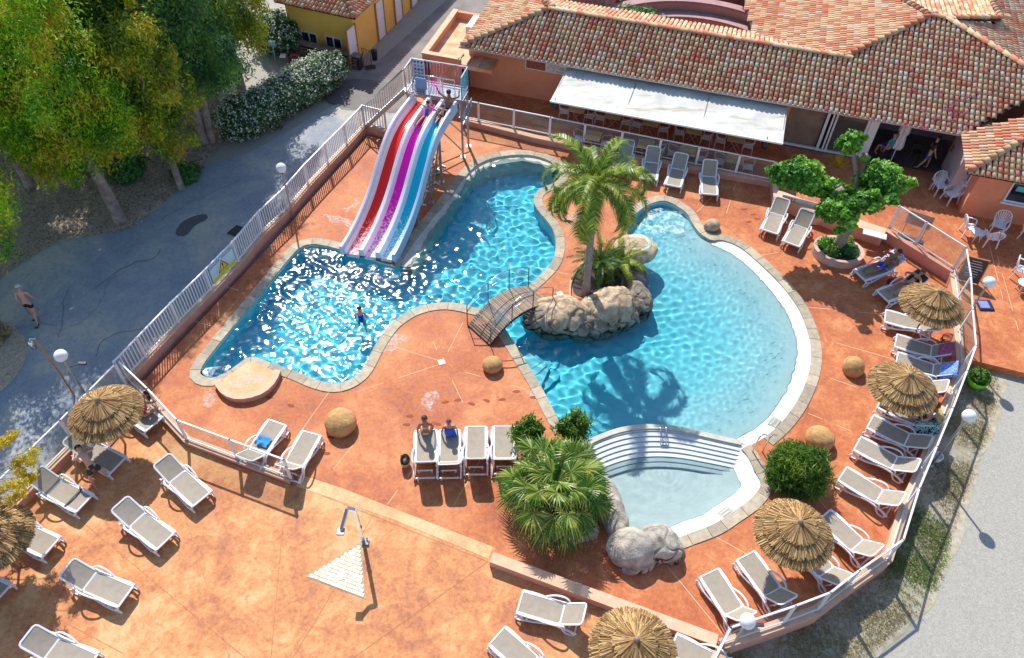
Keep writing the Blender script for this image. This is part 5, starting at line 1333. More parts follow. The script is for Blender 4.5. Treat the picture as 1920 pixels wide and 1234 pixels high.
def rock_mat(name, a, b_, c, crackscale=0):
    m, nt, b = new_mat(name); p = nt.nodes.new('ShaderNodeTexCoord').outputs['Object']
    f = nz(nt, 2.5, 7, .7, p, .6); col = ramp(nt, f, [(.35, c), (.5, b_), (.62, a)])
    g = nz(nt, 22, 4, .7, p); col = mixc(nt, ramp(nt, g, [(.5, (0,) * 3), (.7, (.4,) * 3)]), col, c)
    col = mixc(nt, attr(nt, 'joint'), col, (.035, .028, .024))
    nt.links.new(col, b.inputs['Base Color']); b.inputs['Roughness'].default_value = .85; bump(nt, b, math_(nt, 'ADD', g, f), .8, .05); return m
M_ROCK = rock_mat('tan_artificial_rock', (.74, .57, .38), (.56, .41, .27), (.32, .22, .14))
M_ROCKW = rock_mat('wet_grey_rock', (.16, .16, .17), (.10, .10, .12), (.05, .05, .06))
M_ROCKG = rock_mat('pale_grey_rock', (.62, .56, .46), (.48, .42, .35), (.28, .24, .21))
M_ROCKD = rock_mat('dark_cracked_rock', (.46, .38, .28), (.32, .26, .20), (.16, .13, .10))
isl = empty('rock_island', W(1100, 590), 0, 'carved artificial rocks with dark joints round the end of the palm peninsula', 'rock formation')
IO = isl.location.copy()
for i, (u, v, z, r, cr, mt, rz) in enumerate(((1056, 594, .05, (1.15, .78, .66), 1.35, M_ROCK, -.12), (1014, 600, -.05, (.70, .60, .60), 1.9, M_ROCKD, -.35), (1140, 582, .05, (1.12, .84, .74), 1.3, M_ROCK, .35), (1052, 616, -.28, (1.15, .52, .72), 1.8, M_ROCKD, -.02), (1108, 617, -.28, (1.0, .52, .72), 1.8, M_ROCKD, .12), (1164, 600, -.28, (.80, .55, .7), 1.9, M_ROCKD, .6), (1196, 568, -.2, (.50, .80, .72), 1.8, M_ROCKD, .2), (1188, 526, -.15, (.58, .9, .62), 0, M_ROCKW, 0), (1150, 505, .0, (.7, .5, .42), 0, M_ROCKW, .3))):
    p = W(u, v, z); o = put('rock', rock_mesh('rock', r, i + 2, mt, cr), isl, p - IO, (0, 0, rz))
wf = empty('waterfall_rock', W(1188, 475, .3), 0, 'tan rock basin with a small waterfall spilling into the pool behind the palm', 'rock formation')
put('rock', rock_mesh('rock', (.85, .75, .42), 21, M_ROCK, 0, rough=.1), wf, (.05, -.05, .25)); put('rock', rock_mesh('rock', (.5, .45, .55), 24, M_ROCKW, 0), wf, (-.35, -.4, -.1))
def foam_mat():
    m = bpy.data.materials.new('falling_water'); m.use_nodes = True; nt = m.node_tree; b = nt.nodes['Principled BSDF']; b.inputs['Base Color'].default_value = (.75, .85, .88, 1); b.inputs['Roughness'].default_value = .2
    p = nt.nodes.new('ShaderNodeTexCoord').outputs['Object']; mp = nt.nodes.new('ShaderNodeMapping'); mp.inputs['Scale'].default_value = (9, 9, 1.2); nt.links.new(p, mp.inputs[0])
    nt.links.new(ramp(nt, nz(nt, 2, 4, .7, mp.outputs[0], .5), [(.42, (0,) * 3), (.6, (.7,) * 3)]), b.inputs['Alpha']); return m
M_FALL = foam_mat()
mb = MB(); vs_ = []
for j in range(9):
    for i in range(9):
        t = j / 8; vs_.append((-.35 + .7 * i / 8, -.6 - .25 * t - .1 * math.sin(i), .5 - .85 * t ** 1.5))
mb.add(vs_, [(j * 9 + i, (j + 1) * 9 + i, (j + 1) * 9 + i + 1, j * 9 + i + 1) for j in range(8) for i in range(8)], smooth=True); mb.build('waterfall', M_FALL, wf)
mb = MB(); mb.lathe([(0, .60), (.42, .61), (.5, .58)], 18, (.1, 0, 0)); mb.build('basin_water', M('green_white_ripple_water', (.35, .45, .22), (.75, .80, .7), 12, .1, .5, 20), wf)
sr = empty('boulder_group', W(1195, 1030), 0, 'pale grey artificial boulders between the fan palm planter and the children pool', 'rock formation')
for i, (u, v, z, r, mt, cr, rz) in enumerate(((1183, 1030, .25, (.72, .62, .55), M_ROCKG, 0, .2), (1235, 1022, .25, (.62, .6, .5), M_ROCKG, 1.6, -.2), (1150, 970, .1, (.42, .95, .5), M_ROCKG, 0, .3), (1200, 1048, .05, (.75, .45, .32), M_ROCKG, 2.2, .3), (1258, 1035, .05, (.4, .4, .35), M_ROCKD, 2.4, 0), (1140, 935, .05, (.35, .7, .45), M_ROCKG, 0, .2))):
    put('rock', rock_mesh('rock', r, i + 31, mt, cr), sr, W(u, v, z) - sr.location, (0, 0, rz))
M_BALL = rock_mat('ochre_ball_stone', (.70, .42, .17), (.60, .34, .13), (.44, .23, .09))
for i, (u, v, r, lab) in enumerate(((638, 792, .52, 'large round ochre boulder on the deck left of the seated bathers'), (923, 684, .36, 'round ochre boulder by the footbridge landing'), (1601, 688, .40, 'upright oval ochre boulder beside the loungers on the right deck'), (1537, 822, .46, 'round ochre boulder next to the green conifer shrub'))):
    me = rock_mesh('boulder', (r * (.92 if i == 2 else 1), r * .95, r * (.95 if i == 2 else .78)), i + 50, M_BALL, 0, rough=.055)
    put('boulder', me, None, W(u, v, r * .45), label=lab, cat='boulder', group='round stone balls on the deck')
put('boulder', rock_mesh('boulder', (.34, .28, .26), 77, M_ROCK, 0, rough=.2), None, W(1334, 424, .12), label='small rough tan boulder by the whirlpool corner of the deck', cat='boulder')
# ================================================================ SUN LOUNGERS
def panel_mesh(L, w, mat, sag=.02):
    mb = MB(); nx, ny = 8, 4; vs_ = []
    for j in range(ny + 1):
        for i in range(nx + 1): vs_.append((L * i / nx, w * (j / ny - .5), -sag * math.sin(PI * j / ny) * math.sin(PI * i / nx)))
    mb.add(vs_, [(j * (nx + 1) + i, j * (nx + 1) + i + 1, (j + 1) * (nx + 1) + i + 1, (j + 1) * (nx + 1) + i) for j in range(ny) for i in range(nx)], smooth=True)
    me = mb.mesh('sling', mat); return me
def border(L, w, r, zz=0, round_end=True):
    c = .09; pts = [(0, -w / 2, zz), (L - c, -w / 2, zz), (L - c * .3, -w / 2 + c * .3, zz), (L, -w / 2 + c, zz), (L, w / 2 - c, zz), (L - c * .3, w / 2 - c * .3, zz), (L - c, w / 2, zz), (0, w / 2, zz)]
    if not round_end: pts = [(0, -w / 2, zz), (L, -w / 2, zz), (L, w / 2, zz), (0, w / 2, zz)]
    mb = MB()
    for a, b in zip(pts, pts[1:] + pts[:1]):
        d = (Vector(b) - Vector(a)).normalized() * .012; mb.bar(Vector(a) - d, Vector(b) + d, r * 2.0, r * 1.3, bev=.008)
    return mb
SL, BL2, WS = 1.20, .72, .58
m_seat = panel_mesh(SL, WS, M_SLING); m_back = panel_mesh(BL2, WS, M_SLING)
m_seatf = border(SL, WS + .02, .026).mesh('seat_frame', M_WHITE); m_backf = border(BL2, WS + .02, .026).mesh('back_frame', M_WHITE)
def side_mesh(s):
    mb = MB(); y = s * .33
    a = resample([V(.0, y, .33), V(.02, y + s * .05, .26), V(.25, y + s * .07, .19), V(.6, y + s * .04, .24), V(.95, y, .31), V(1.25, y + s * .02, .30), V(1.55, y + s * .03, .24), V(1.66, y + s * .02, .14)], n=22, smooth=2)
    for p, q in zip(a[:-1], a[1:]): mb.bar(p, q, .045, .06, bev=.006)
    b = resample([V(.0, y, .34), V(.3, y + s * .03, .35), V(.75, y, .33)], n=8, smooth=1)
    for p, q in zip(b[:-1], b[1:]): mb.bar(p, q, .04, .05, bev=.006)
    return mb.mesh('side_frame', M_WHITE)
def arm_mesh(s):
    mb = MB(); y = s * .335
    a = resample([V(.62, y, .33), V(.78, y + s * .05, .43), V(1.0, y + s * .075, .50), V(1.2, y + s * .065, .51), V(1.32, y + s * .02, .44), V(1.34, y, .33)], n=14, smooth=2)
    for p, q in zip(a[:-1], a[1:]): mb.bar(p, q, .05, .035, bev=.006)
    return mb.mesh('armrest', M_WHITE)
def leg_mesh(s, x, k):
    mb = MB(); y = s * .36
    a = resample([V(x - .12 * k, y, .28), V(x - .02 * k, y + s * .01, .1), V(x + .06 * k, y, .02), V(x + .22 * k, y - s * .01, .02), V(x + .24 * k, y, .12), V(x + .1 * k, y, .25)], n=12, smooth=2)
    for p, q in zip(a[:-1], a[1:]): mb.bar(p, q, .04, .045, bev=.006)
    return mb.mesh('leg', M_WHITE)
m_sides = [side_mesh(-1), side_mesh(1)]; m_arms = [arm_mesh(-1), arm_mesh(1)]; m_legs = [leg_mesh(-1, .2, -1), leg_mesh(1, .2, -1), leg_mesh(-1, 1.38, 1), leg_mesh(1, 1.38, 1)]
mb = MB(); mb.bar((0, -.2, 0), (.30, -.2, 0), .03, .03); mb.bar((0, .2, 0), (.30, .2, 0), .03, .03); mb.bar((.30, -.24, 0), (.30, .24, 0), .035, .035); m_strut = mb.mesh('back_strut', M_WHITE)
mb = MB(); mb.bar((0, -.3, 0), (0, .3, 0), .05, .04, bev=.006); m_cross = mb.mesh('crossbar', M_WHITE)
def make_lounger():
    t = empty('sun_lounger', (0, 0, 0))
    put('seat', m_seat, t, (0, 0, .355)); put('seat_frame', m_seatf, t, (0, 0, .35))
    b = put('backrest', m_back, t, (1.19, 0, .355)); put('back_frame', m_backf, b, (0, 0, -.004))
    put('back_strut', m_strut, t, (1.42, 0, .12), (0, 0, 0)); put('crossbar', m_cross, t, (1.62, 0, .13)); put('crossbar', m_cross, t, (.03, 0, .3))
    for m_ in m_sides: put('side_frame', m_, t)
    for m_ in m_arms: put('armrest', m_, t)
    for m_ in m_legs: put('leg', m_, t)
    return t
LOUNGERS = [
 # foot px, head px, back angle, label, group
 ((799, 806), (796, 868), 55, 'white lounger carrying the woman in the pale bikini, leftmost of the row of four', 0),
 ((843, 806), (843, 868), 55, 'white lounger under the child wrapped in the blue towel, second of the row of four', 0),
 ((893, 800), (894, 866), 55, 'empty white lounger in the row of four, right of the child in the blue towel', 0),
 ((944, 799), (946, 864), 55, 'empty white lounger half hidden by the fan palm, last of the row of four', 0),
 ((520, 792), (484, 846), 40, 'white lounger with a crumpled blue towel behind the end of the middle glass fence', 1),
 ((584, 812), (550, 872), 45, 'empty white lounger just past the end post of the middle glass fence', 1),
 ((378, 936), (306, 868), 30, 'empty taupe lounger on the lower terrace nearest the middle glass fence', 2),
 ((310, 1015), (226, 954), 30, 'empty taupe lounger in the diagonal row, between the bending man and the shower', 2),
 ((236, 1118), (136, 1072), 30, 'empty taupe lounger in the diagonal row, third counted from the middle glass fence', 2),
 ((168, 1248), (60, 1200), 30, 'taupe lounger cut by the bottom edge below the big parasol shadow', 2),
 ((158, 944), (74, 896), 30, 'taupe lounger with a black strap across it behind the bending man', 2),
 ((221, 872), (138, 826), 28, 'lounger in full shade right under the left thatched parasol', 2),
 ((96, 1026), (14, 985), 28, 'lounger half hidden by the lower thatched parasol at the left edge', 2),
 ((2, 1116), (-80, 1075), 30, 'lounger of which only a foot corner shows at the left edge', 2),
 ((288, 796), (226, 752), 25, 'lounger with a white towel carrying the woman in red, by the left parasol', 2),
 ((975, 1128), (1076, 1160), 40, 'empty lounger below the kerb wall, beside the bottom thatched parasol', 3),
 ((932, 1192), (1000, 1252), 35, 'lounger cut off by the bottom edge left of the bottom thatched parasol', 3),
 ((1262, 1208), (1330, 1244), 30, 'lounger poking out from under the right side of the bottom thatched parasol', 3),
 ((1330, 1074), (1384, 1158), 50, 'lounger next to the globe lamp at the bottom of the curved fence', 4),
 ((1398, 1042), (1462, 1128), 50, 'lounger with half shadowed backrest, left of the lower right thatched parasol pole', 4),
 ((1492, 1010), (1562, 1088), 45, 'lounger mostly hidden beneath the lower right thatched parasol', 4),
 ((1545, 966), (1626, 1040), 45, 'lounger between the lower right thatched parasol and the bend of the curved fence', 4),
 ((1580, 888), (1676, 946), 45, 'empty lounger third below the middle thatched parasol, beside the boulder and shrub', 4),
 ((1608, 831), (1706, 884), 35, 'empty lounger second below the middle thatched parasol, fully sunlit', 4),
 ((1632, 790), (1720, 836), 40, 'lounger with shaded upper half right below the woman in the straw hat', 4),
 ((1651, 752), (1745, 800), 40, 'lounger on which the woman with the straw hat lies under the middle thatched parasol', 4),
 ((1668, 700), (1762, 738), 40, 'lounger almost covered by the middle thatched parasol, its grey head end showing', 4),
 ((1682, 672), (1772, 702), 40, 'lounger with the blue and white patterned towel over its backrest', 4),
 ((1680, 638), (1772, 668), 42, 'lounger with the magenta patterned towel over its backrest', 4),
 ((1660, 592), (1752, 616), 30, 'empty lounger beneath the upper right thatched parasol', 4),
 ((1655, 555), (1726, 528), 40, 'lounger with the reclining woman in a bikini', 5),
 ((1612, 516), (1680, 494), 40, 'lounger with the sunbathing man in bright blue shorts', 5),
 ((1163, 322), (1174, 278), 45, 'blue shaded lounger half behind the palm fronds, first along the café balustrade', 6),
 ((1217, 336), (1226, 288), 45, 'blue shaded lounger second from the tall palm along the café balustrade', 6),
 ((1262, 348), (1277, 302), 45, 'blue shaded lounger third from the tall palm along the café balustrade', 6),
 ((1331, 364), (1326, 314), 45, 'last of the four blue shaded loungers along the café balustrade, nearest the plane tree', 6),
 ((1443, 434), (1466, 384), 40, 'sunlit lounger left of the pair beside the tree planter', 7),
 ((1484, 457), (1510, 405), 40, 'sunlit lounger of the pair touching the round tree planter', 7)]
GRP = ['row of four loungers facing the pool', 'loungers behind the middle fence', 'loungers on the lower terrace', 'loungers by the kerb wall', 'loungers along the curved fence', 'loungers in the tree shade', 'loungers along the café balustrade', 'loungers by the tree planter']
proto = make_lounger(); tab = child_table(); LG = []
for i, (fp_, hp, ang, lab, g) in enumerate(LOUNGERS):
    o = proto if i == 0 else copy_tree(proto, tab)
    a = W(*fp_, .36); b = W(*hp, .36); d = (b - a); d.z = 0
    c = a + d * .5; d.normalize()
    # foot anchored: the foot pixel is reliable, the head one only gives the direction
    base = a if g not in (2, 3) or True else c
    o.location = V(base.x, base.y, .004 if g not in (2, 3) else .002); o.rotation_euler = (0, 0, math.atan2(d.y, d.x))
    tag(o, lab, 'sun lounger', GRP[g])
    for ch in o.children:
        if ch.name.startswith('backrest'): ch.rotation_euler = (0, -math.radians(ang + (random.Random(i * 3).uniform(-5, 5) if i not in (25, 27, 28, 30, 31) else 0)), 0)
        if ch.name.startswith('back_strut'):
            ch.rotation_euler = (0, -math.radians(min(70, ang + 35)), 0)
    o.rotation_euler.z += math.radians(random.Random(i * 7).uniform(-1.6, 1.6))
    LG.append(o)
bpy.context.view_layer.update()
# towels over backrests etc.
def towel_on(lg, mat, label, ang, x0, x1, w=.62, on_back=True, crumple=.02, seed=1):
    me = None; mb = MB(); nx, ny = 12, 10; vs_ = []
    for j in range(ny + 1):
        for i in range(nx + 1):
            x = x0 + (x1 - x0) * i / nx; y = w * (j / ny - .5)
            z = .028 + crumple * abs(noise.noise(V(x * 5 + seed, y * 5, seed)))
            if abs(y) > .30: z -= (abs(y) - .30) * 2.2
            vs_.append((x, y, z))
    fs_ = [(j * (nx + 1) + i, j * (nx + 1) + i + 1, (j + 1) * (nx + 1) + i + 1, (j + 1) * (nx + 1) + i) for j in range(ny) for i in range(nx)]
    mb.add(vs_, fs_, smooth=True); o = mb.build('towel', mat, label=label, cat='towel')
    M0 = Matrix.Translation(lg.location) @ lg.rotation_euler.to_matrix().to_4x4()
    o.matrix_world = (M0 @ Matrix.Translation((1.19, 0, .355)) @ Matrix.Rotation(-math.radians(ang), 4, 'Y')) if on_back else (M0 @ Matrix.Translation((0, 0, .36)))
    return o
towel_on(LG[27], M_T2, 'blue and white patterned towel hanging over a lounger backrest', 40, .25, .8, .72)
towel_on(LG[28], M_T1, 'magenta patterned towel hanging over a lounger backrest', 42, .25, .78, .68)
towel_on(LG[25], M_T3, 'teal and black patterned towel under the woman with the straw hat', 40, -.1, .8, .86, crumple=.06)
towel_on(LG[31], M_T4, 'white towel with red and blue print behind the sunbathing man', 40, .3, .78, .66, crumple=.05)
towel_on(LG[30], M_BLACK, 'black towel on the backrest behind the reclining woman', 40, .2, .74, .56)
towel_on(LG[14], M('white_towel', (.75, .75, .74), (.6, .6, .6), 9, .9, .3, 20), 'crumpled white towel on the lounger of the woman in red', 25, -.7, .2, .6, crumple=.09)
towel_on(LG[25], M('dark_netting_cloth', (.03, .03, .05), (.1, .1, .13), 14, .9), 'dark cloth lying on the foot end of the lounger under the middle parasol', 0, .02, .32, .5, False, .09)
towel_on(LG[4], M('turquoise_towel', (.02, .35, .65), (.05, .2, .5), 12, .9, .3, 20), 'crumpled turquoise towel lying on the lounger behind the glass fence', 0, .62, .98, .42, False, .16)
mb = MB(); mb.box((0, 0, .012), (.05, .66, .012)); o = mb.build('strap', M_BLACK, label='thin black strap laid across a taupe lounger', cat='strap'); o.location = LG[10].location + LG[10].rotation_euler.to_matrix() @ V(.42, 0, .372); o.rotation_euler = LG[10].rotation_euler

# ================================================================ THATCHED PARASOLS
def thatch_mat():
    m, nt, b = new_mat('reed_thatch'); g = attr(nt); p = geo_pos(nt)
    c = ramp(nt, math_(nt, 'ADD', math_(nt, 'MULTIPLY', g, .8), math_(nt, 'MULTIPLY', nz(nt, 3, 3, .5, p), .2)), [(.1, (.07, .03, .01)), (.35, (.25, .125, .042)), (.62, (.45, .26, .095)), (.9, (.66, .46, .21))])
    nt.links.new(c, b.inputs['Base Color']); b.inputs['Roughness'].default_value = .85; return m
M_THATCH = thatch_mat(); M_THIN = M('thatch_underlayer', (.14, .08, .03), (.07, .04, .02), 14, .95)
def thatch_tier(r0, z0, r1, z1, n, seed, name):
    rg = np.random.default_rng(seed); V_ = []; F_ = []; T_ = []
    for k in range(n):
        a = rg.uniform(0, 2 * PI); da = rg.normal() * .03; L = rg.uniform(.86, 1.06); s = rg.uniform(.4, 1) ** 2 if rg.random() < .45 else 0
        ra = r0 + (r1 - r0) * s * .8; rb = r0 + (r1 - r0) * L
        za = z0 + (z1 - z0) * (ra - r0) / (r1 - r0) + rg.uniform(0, .03); zb_ = z0 + (z1 - z0) * (rb - r0) / (r1 - r0) + rg.uniform(-.02, .035)
        w = rg.uniform(.006, .013) * (1 if r1 > .5 else .8); a2 = a + da
        d = (-math.sin(a), math.cos(a)); b = len(V_)
        V_ += [(ra * math.cos(a) + d[0] * w * .6, ra * math.sin(a) + d[1] * w * .6, za), (ra * math.cos(a) - d[0] * w * .6, ra * math.sin(a) - d[1] * w * .6, za + .004), (rb * math.cos(a2) - d[0] * w, rb * math.sin(a2) - d[1] * w, zb_), (rb * math.cos(a2) + d[0] * w, rb * math.sin(a2) + d[1] * w, zb_ + .004)]
        F_.append((b, b + 1, b + 2, b + 3)); T_.append(rg.random())
    return np_mesh(name, V_, F_, M_THATCH, T_)
def make_parasol():
    t = empty('thatched_parasol', (0, 0, 0))
    mb = MB(); mb.tube([(0, 0, 0), (0, 0, 2.30)], .035, 8); mb.build('pole', M_WOODP, t)
    for i, (r0, z0, r1, z1, n) in enumerate(((.66, 1.93, 1.08, 1.67, 1500), (.38, 2.13, .86, 1.865, 1250), (.02, 2.36, .56, 2.075, 1000))):
        c = put('thatch_tier', thatch_tier(r0, z0, r1, z1, n, 3 + i, 'thatch_tier'), t)
        mb = MB(); mb.lathe([(r1 * .97, z1 + .0), (r0, z0 - .015)], 32); mb.build('underlayer', M_THIN, c)
    mb = MB(); mb.lathe([(.075, 2.33), (.075, 2.40), (.05, 2.44), (0, 2.45)], 12); mb.build('finial', M('grey_finial_cap', (.32, .22, .17), (.22, .16, .12)), t)
    for k in range(8): mb = MB(); a = 2 * PI * k / 8; mb.tube([(.03 * math.cos(a), .03 * math.sin(a), 2.27), (1.0 * math.cos(a), 1.0 * math.sin(a), 1.72)], .012, 4); mb.build('rib', M_WOODP, t)
    return t
PAR = [((1710, 632), 'upper right thatched parasol by the corner of the curved glass fence'), ((1655, 785), 'middle thatched parasol on the right deck over the woman with the straw hat'), ((1456, 1052), 'lower right thatched parasol near the conifer shrub and the bend of the fence'),
       ((235, 833), 'thatched parasol on the left beside the corner of the glass fences'), ((37, 1062), 'thatched parasol cut by the left edge below the yellow tree'), (None, 'thatched parasol at the bottom edge over the end of the kerb wall')]
pp_ = make_parasol(); tab = child_table()
for i, (q, lab) in enumerate(PAR):
    o = pp_ if i == 0 else copy_tree(pp_, tab)
    if q is None: p = W(1194, 1198, 2.4); p.z = 0
    else: p = W(*q)
    o.location = p; o.rotation_euler = (0, 0, i * 1.1); tag(o, lab, 'parasol', 'thatched reed parasols')

# ================================================================ LAMPS, SHOWER, SMALL THINGS
M_GLOBE = M('opal_globe', (.84, .84, .84), (.80, .80, .80), 3, .25)
def lamp(gu, gv, h, lab, z0=GZ, r=.2, gear=False):
    g = W(gu, gv, z0 + h); o = empty('globe_lamp', V(g.x, g.y, z0), 0, lab, 'street lamp', 'globe lamps around the pool')
    mb = MB(); mb.tube([(0, 0, 0), (0, 0, h - r)], .035, 8); mb.lathe([(0.09, 0), (.09, .05), (.04, .08)], 10); mb.build('post', M_STEEL, o)
    mb = MB(); mb.sphere((0, 0, h), r, 20, 12); mb.build('globe', M_GLOBE, o)
    mb = MB(); mb.lathe([(.07, h - r - .03), (.08, h - r + .02), (.05, h - r + .04)], 12); mb.build('collar', M_DARKM, o)
    if gear:
        mb = MB(); mb.bar((0, 0, h - .55), (.35, .1, h - .5), .03); mb.box((.42, .12, h - .5), (.24, .08, .08)); mb.build('spotlight', M_DARKM, o)
    return o
lamp(527, 315, 2.75, 'globe lamp behind the white bar railing, near the flowering hedge')
lamp(114, 667, 2.9, 'globe lamp with small side spotlight at the left, beside the road', gear=True)
lamp(1855, 529, 2.75, 'globe lamp on the red paving right of the curved fence', z0=0)
lamp(1817, 780, 2.75, 'globe lamp on the gravel behind the middle right fence')
lamp(1402, 1165, 2.75, 'globe lamp at the bottom, in front of the kerb wall end', gear=True)
# wooden post with security camera / floodlight on the left
p0 = W(116, 706, .8); tp = W(62, 640, 2.6)
o = empty('camera_post', V(p0.x, p0.y, GZ), 0, 'slim wooden pole with a small grey floodlight at its tip, beside the road', 'pole')
pt = W(66, 636, 2.5) - o.location
mb = MB(); mb.tube([(0, 0, 0), (0, 0, 1.4), (pt.x * .5, pt.y * .5, 2.15), (pt.x, pt.y, pt.z)], .03, 6); mb.build('pole', M_WOODP, o)
mb = MB(); mb.tube([(pt.x, pt.y, pt.z), (pt.x - .14, pt.y, pt.z + .03), (pt.x - .2, pt.y - .02, pt.z - .1)], .025, 6); mb.lathe([(.03, 0), (.085, -.05), (.085, -.32), (0, -.33)], 10, (pt.x - .2, pt.y - .02, pt.z - .08)); mb.build('floodlight', M_CHROME, o)
# shower
sb = W(682, 1017); s = empty('shower', sb, 0, 'square steel shower with an arched arm on the lower terrace', 'shower')
e1 = W(664, 962, 1.95) - sb; e2 = W(648, 966, 1.92) - sb; e3 = W(632, 1000, 1.72) - sb
mb = MB(); mb.bar((0, 0, 0), (e1.x * .2, e1.y * .2, 1.98), .09, .09, bev=.006); mb.build('post', M_CHROME, s)
t0 = V(e1.x * .2, e1.y * .2, 1.96); t1 = t0 + V(-.20, .0, .06); t2 = W(640, 994, 1.78) - sb
mb = MB(); mb.bar(t0, t1, .09, .09, bev=.006); mb.bar(t1, t2, .085, .085, bev=.006); mb.build('arm', M_CHROME, s)
mb = MB(); mb.box(t2 + V(-.02, -.02, -.06), (.20, .20, .08), bev=.01); mb.build('shower_head', M_STEEL, s)
mb = MB(); mb.box((.05, 0, .06), (.2, .2, .015)); mb.lathe([(.03, 0), (.03, .12), (0, .13)], 8, (.1, .05, .03)); mb.build('foot_plate', M_CHROME, s)
mb = MB(); mb.box((.05, 0, .95), (.03, .07, .07)); mb.build('push_button', M_DARKM, s)
# triangular tiled shower tray, stones as parts
tri = [W(677, 1016), W(572, 1081), W(686, 1124)]
tr = empty('shower_tray', tri[0], 0, 'triangular pale paving tray under the shower with a small square drain', 'shower tray'); TO = tr.location.copy()
mb = MB(); mb.prism([p - TO for p in tri], .0, .008); mb.build('mortar_bed', M_COP, tr)
ax = (tri[2] - tri[1]).normalized(); ay = V(-ax.y, ax.x, 0); 
if (tri[0] - tri[1]).dot(ay) < 0: ay = -ay
M_SLAB = M('pale_cobble', (.82, .74, .56), (.72, .64, .48), 6, .85, .3, 30, tone=.14, world=True)
rr = random.Random(4); tl = [((p - tri[1]).dot(ax), (p - tri[1]).dot(ay)) for p in tri]
hgt = tl[0][1]; row = 0; y = .02
def clipw(yv):
    xs = []
    for i in range(3):
        (x0, y0), (x1, y1) = tl[i], tl[(i + 1) % 3]
        if (y0 - yv) * (y1 - yv) < 0: xs.append(x0 + (x1 - x0) * (yv - y0) / (y1 - y0))
    return (min(xs), max(xs)) if len(xs) == 2 else None
SS = []
for q in range(4): mb = MB(); mb.box((0, 0, 0), (1, .105, .02), bev=.006, tone=(q + .5) / 4); SS.append(mb.mesh('paving_stone', M_SLAB))
while y < hgt - .05:
    r_ = clipw(y + .055)
    if r_:
        x = r_[0] + .06 + rr.uniform(0, .04)
        while x < r_[1] - .08:
            w = min(rr.uniform(.12, .24), r_[1] - .04 - x); p = tri[1] + ax * (x + w / 2) + ay * (y + .055)
            o = put('paving_stone', rr.choice(SS), tr, V(p.x, p.y, .012) - TO + V(0, 0, rr.uniform(0, .004)), (0, 0, math.atan2(ax.y, ax.x))); o.scale = (w - .008, 1, 1); x += w
    y += .112
mb = MB(); mb.box((0, 0, 0), (.2, .2, .02), bev=.006); mb.build('drain_plate', M_WHITE, tr, W(640, 1081, .028) - TO, ).rotation_euler = (0, 0, .3)
# blue framed mat right, A-board, menu boards
o = empty('floor_board', W(1846, 573, .01), 0, 'dark blue framed notice board lying at the foot of the globe lamp', 'board'); mb = MB(); mb.box((0, 0, .03), (.55, .52, .05), bev=.01); mb.build('frame', M('navy_frame', (.01, .015, .08)), o); mb = MB(); mb.box((-.05, 0, .06), (.36, .36, .012)); mb.build('sheet', M('lavender_sheet', (.25, .28, .60), (.2, .22, .5), 30), o)
def board(p, rz, w, h, lab, mat_, name='menu_board'):
    o = empty(name, p, rz, lab, 'board'); tilt = .25
    mb = MB()
    for sy in (-1, 1): mb.bar((-w / 2, sy * .22, 0), (-w / 2, 0, h), .04); mb.bar((w / 2, sy * .22, 0), (w / 2, 0, h), .04)
    mb.bar((-w / 2, 0, h), (w / 2, 0, h), .04); mb.build('frame', M_WOODP, o)
    for sy in (-1,):
        a = math.atan2(.22, h); mb = MB(); mb.box((0, sy * .11, h / 2), (w - .03, .02, h * .95), m=Matrix.Rotation(-a * sy * -1, 3, 'X')); b = mb.build('board', mat_, o)
        mb = MB(); rr = random.Random(int(w * 100))
        for r in range(7):
            L = rr.uniform(.3, .8) * w; z = h * (.88 - r * .1); mb.box((0, sy * (.11 + (h / 2 - z) * .22 / h) - .016, z), (L, .006, .022), m=Matrix.Rotation(a * sy, 3, 'X'))
        mb.build('chalk_lines', M_WHITE, b)
    return o
board(W(1812, 522), -.35, .8, 1.05, 'wooden chalk menu board standing behind the corner of the glass fence', M('chalkboard', (.10, .06, .05)))
o = empty('glass_notice_stand', W(1706, 448), -.5, 'tinted notice stand on two thin dark legs behind the diagonal glass fence', 'notice stand')
mb = MB(); mb.box((0, 0, 1.0), (.95, .03, .62)); mb.build('panel', glass_mat('grey_tinted_panel', (.5, .45, .48), .25), o)
for x in (-.38, .38): mb = MB(); mb.tube([(x, 0, .03), (x, 0, 1.32)], .012, 5); mb.build('leg', M_DARKM, o)
mb = MB(); mb.box((0, 0, .03), (1.0, .22, .05)); mb.build('base', M('teal_base', (.02, .09, .13)), o)
# white panel with pictograms on wall left of the plane tree
p = W(1492, 402, 0); o = empty('info_panel', p, -.37, 'white information panel with small pictograms leaning on the wall behind the plane tree', 'sign')
mb = MB(); mb.box((0, 0, .42), (1.5, .04, .8), bev=.01); mb.build('panel', M_WALLLOW if False else M('off_white_panel', (.72, .66, .62)), o)
mb = MB()
for r in range(3):
    for c in range(4): mb.lathe([(0, 0), (.045, 0)], 10, (0, 0, 0)); 
mb = MB()
for r in range(4):
    for c in range(4):
        q = V(-.60 + c * .12, -.024, .72 - r * .11); mb.add([q + V(math.cos(2 * PI * k / 10) * .042, 0, math.sin(2 * PI * k / 10) * .042) for k in range(10)], [tuple(range(10))], .1 if r < 1 else .9)
mb.build('pictograms', M('pictogram_ink', (.06, .06, .22), (.5, .12, .12), 3), o)
mb = MB(); mb.box((0, 0, .18), (.36, .3, .36), bev=.02); mb.build('box', M_WALLCAP, None, W(1527, 418, 0), label='small cream block beside the white information panel', cat='block')
mb = MB(); mb.box((0, 0, .02), (.9, .34, .04), -.37, bev=.01); mb.build('box', M_WHITE, None, W(1640, 440, .6), label='white flat case lying on the thick wall right of the plane tree', cat='case')
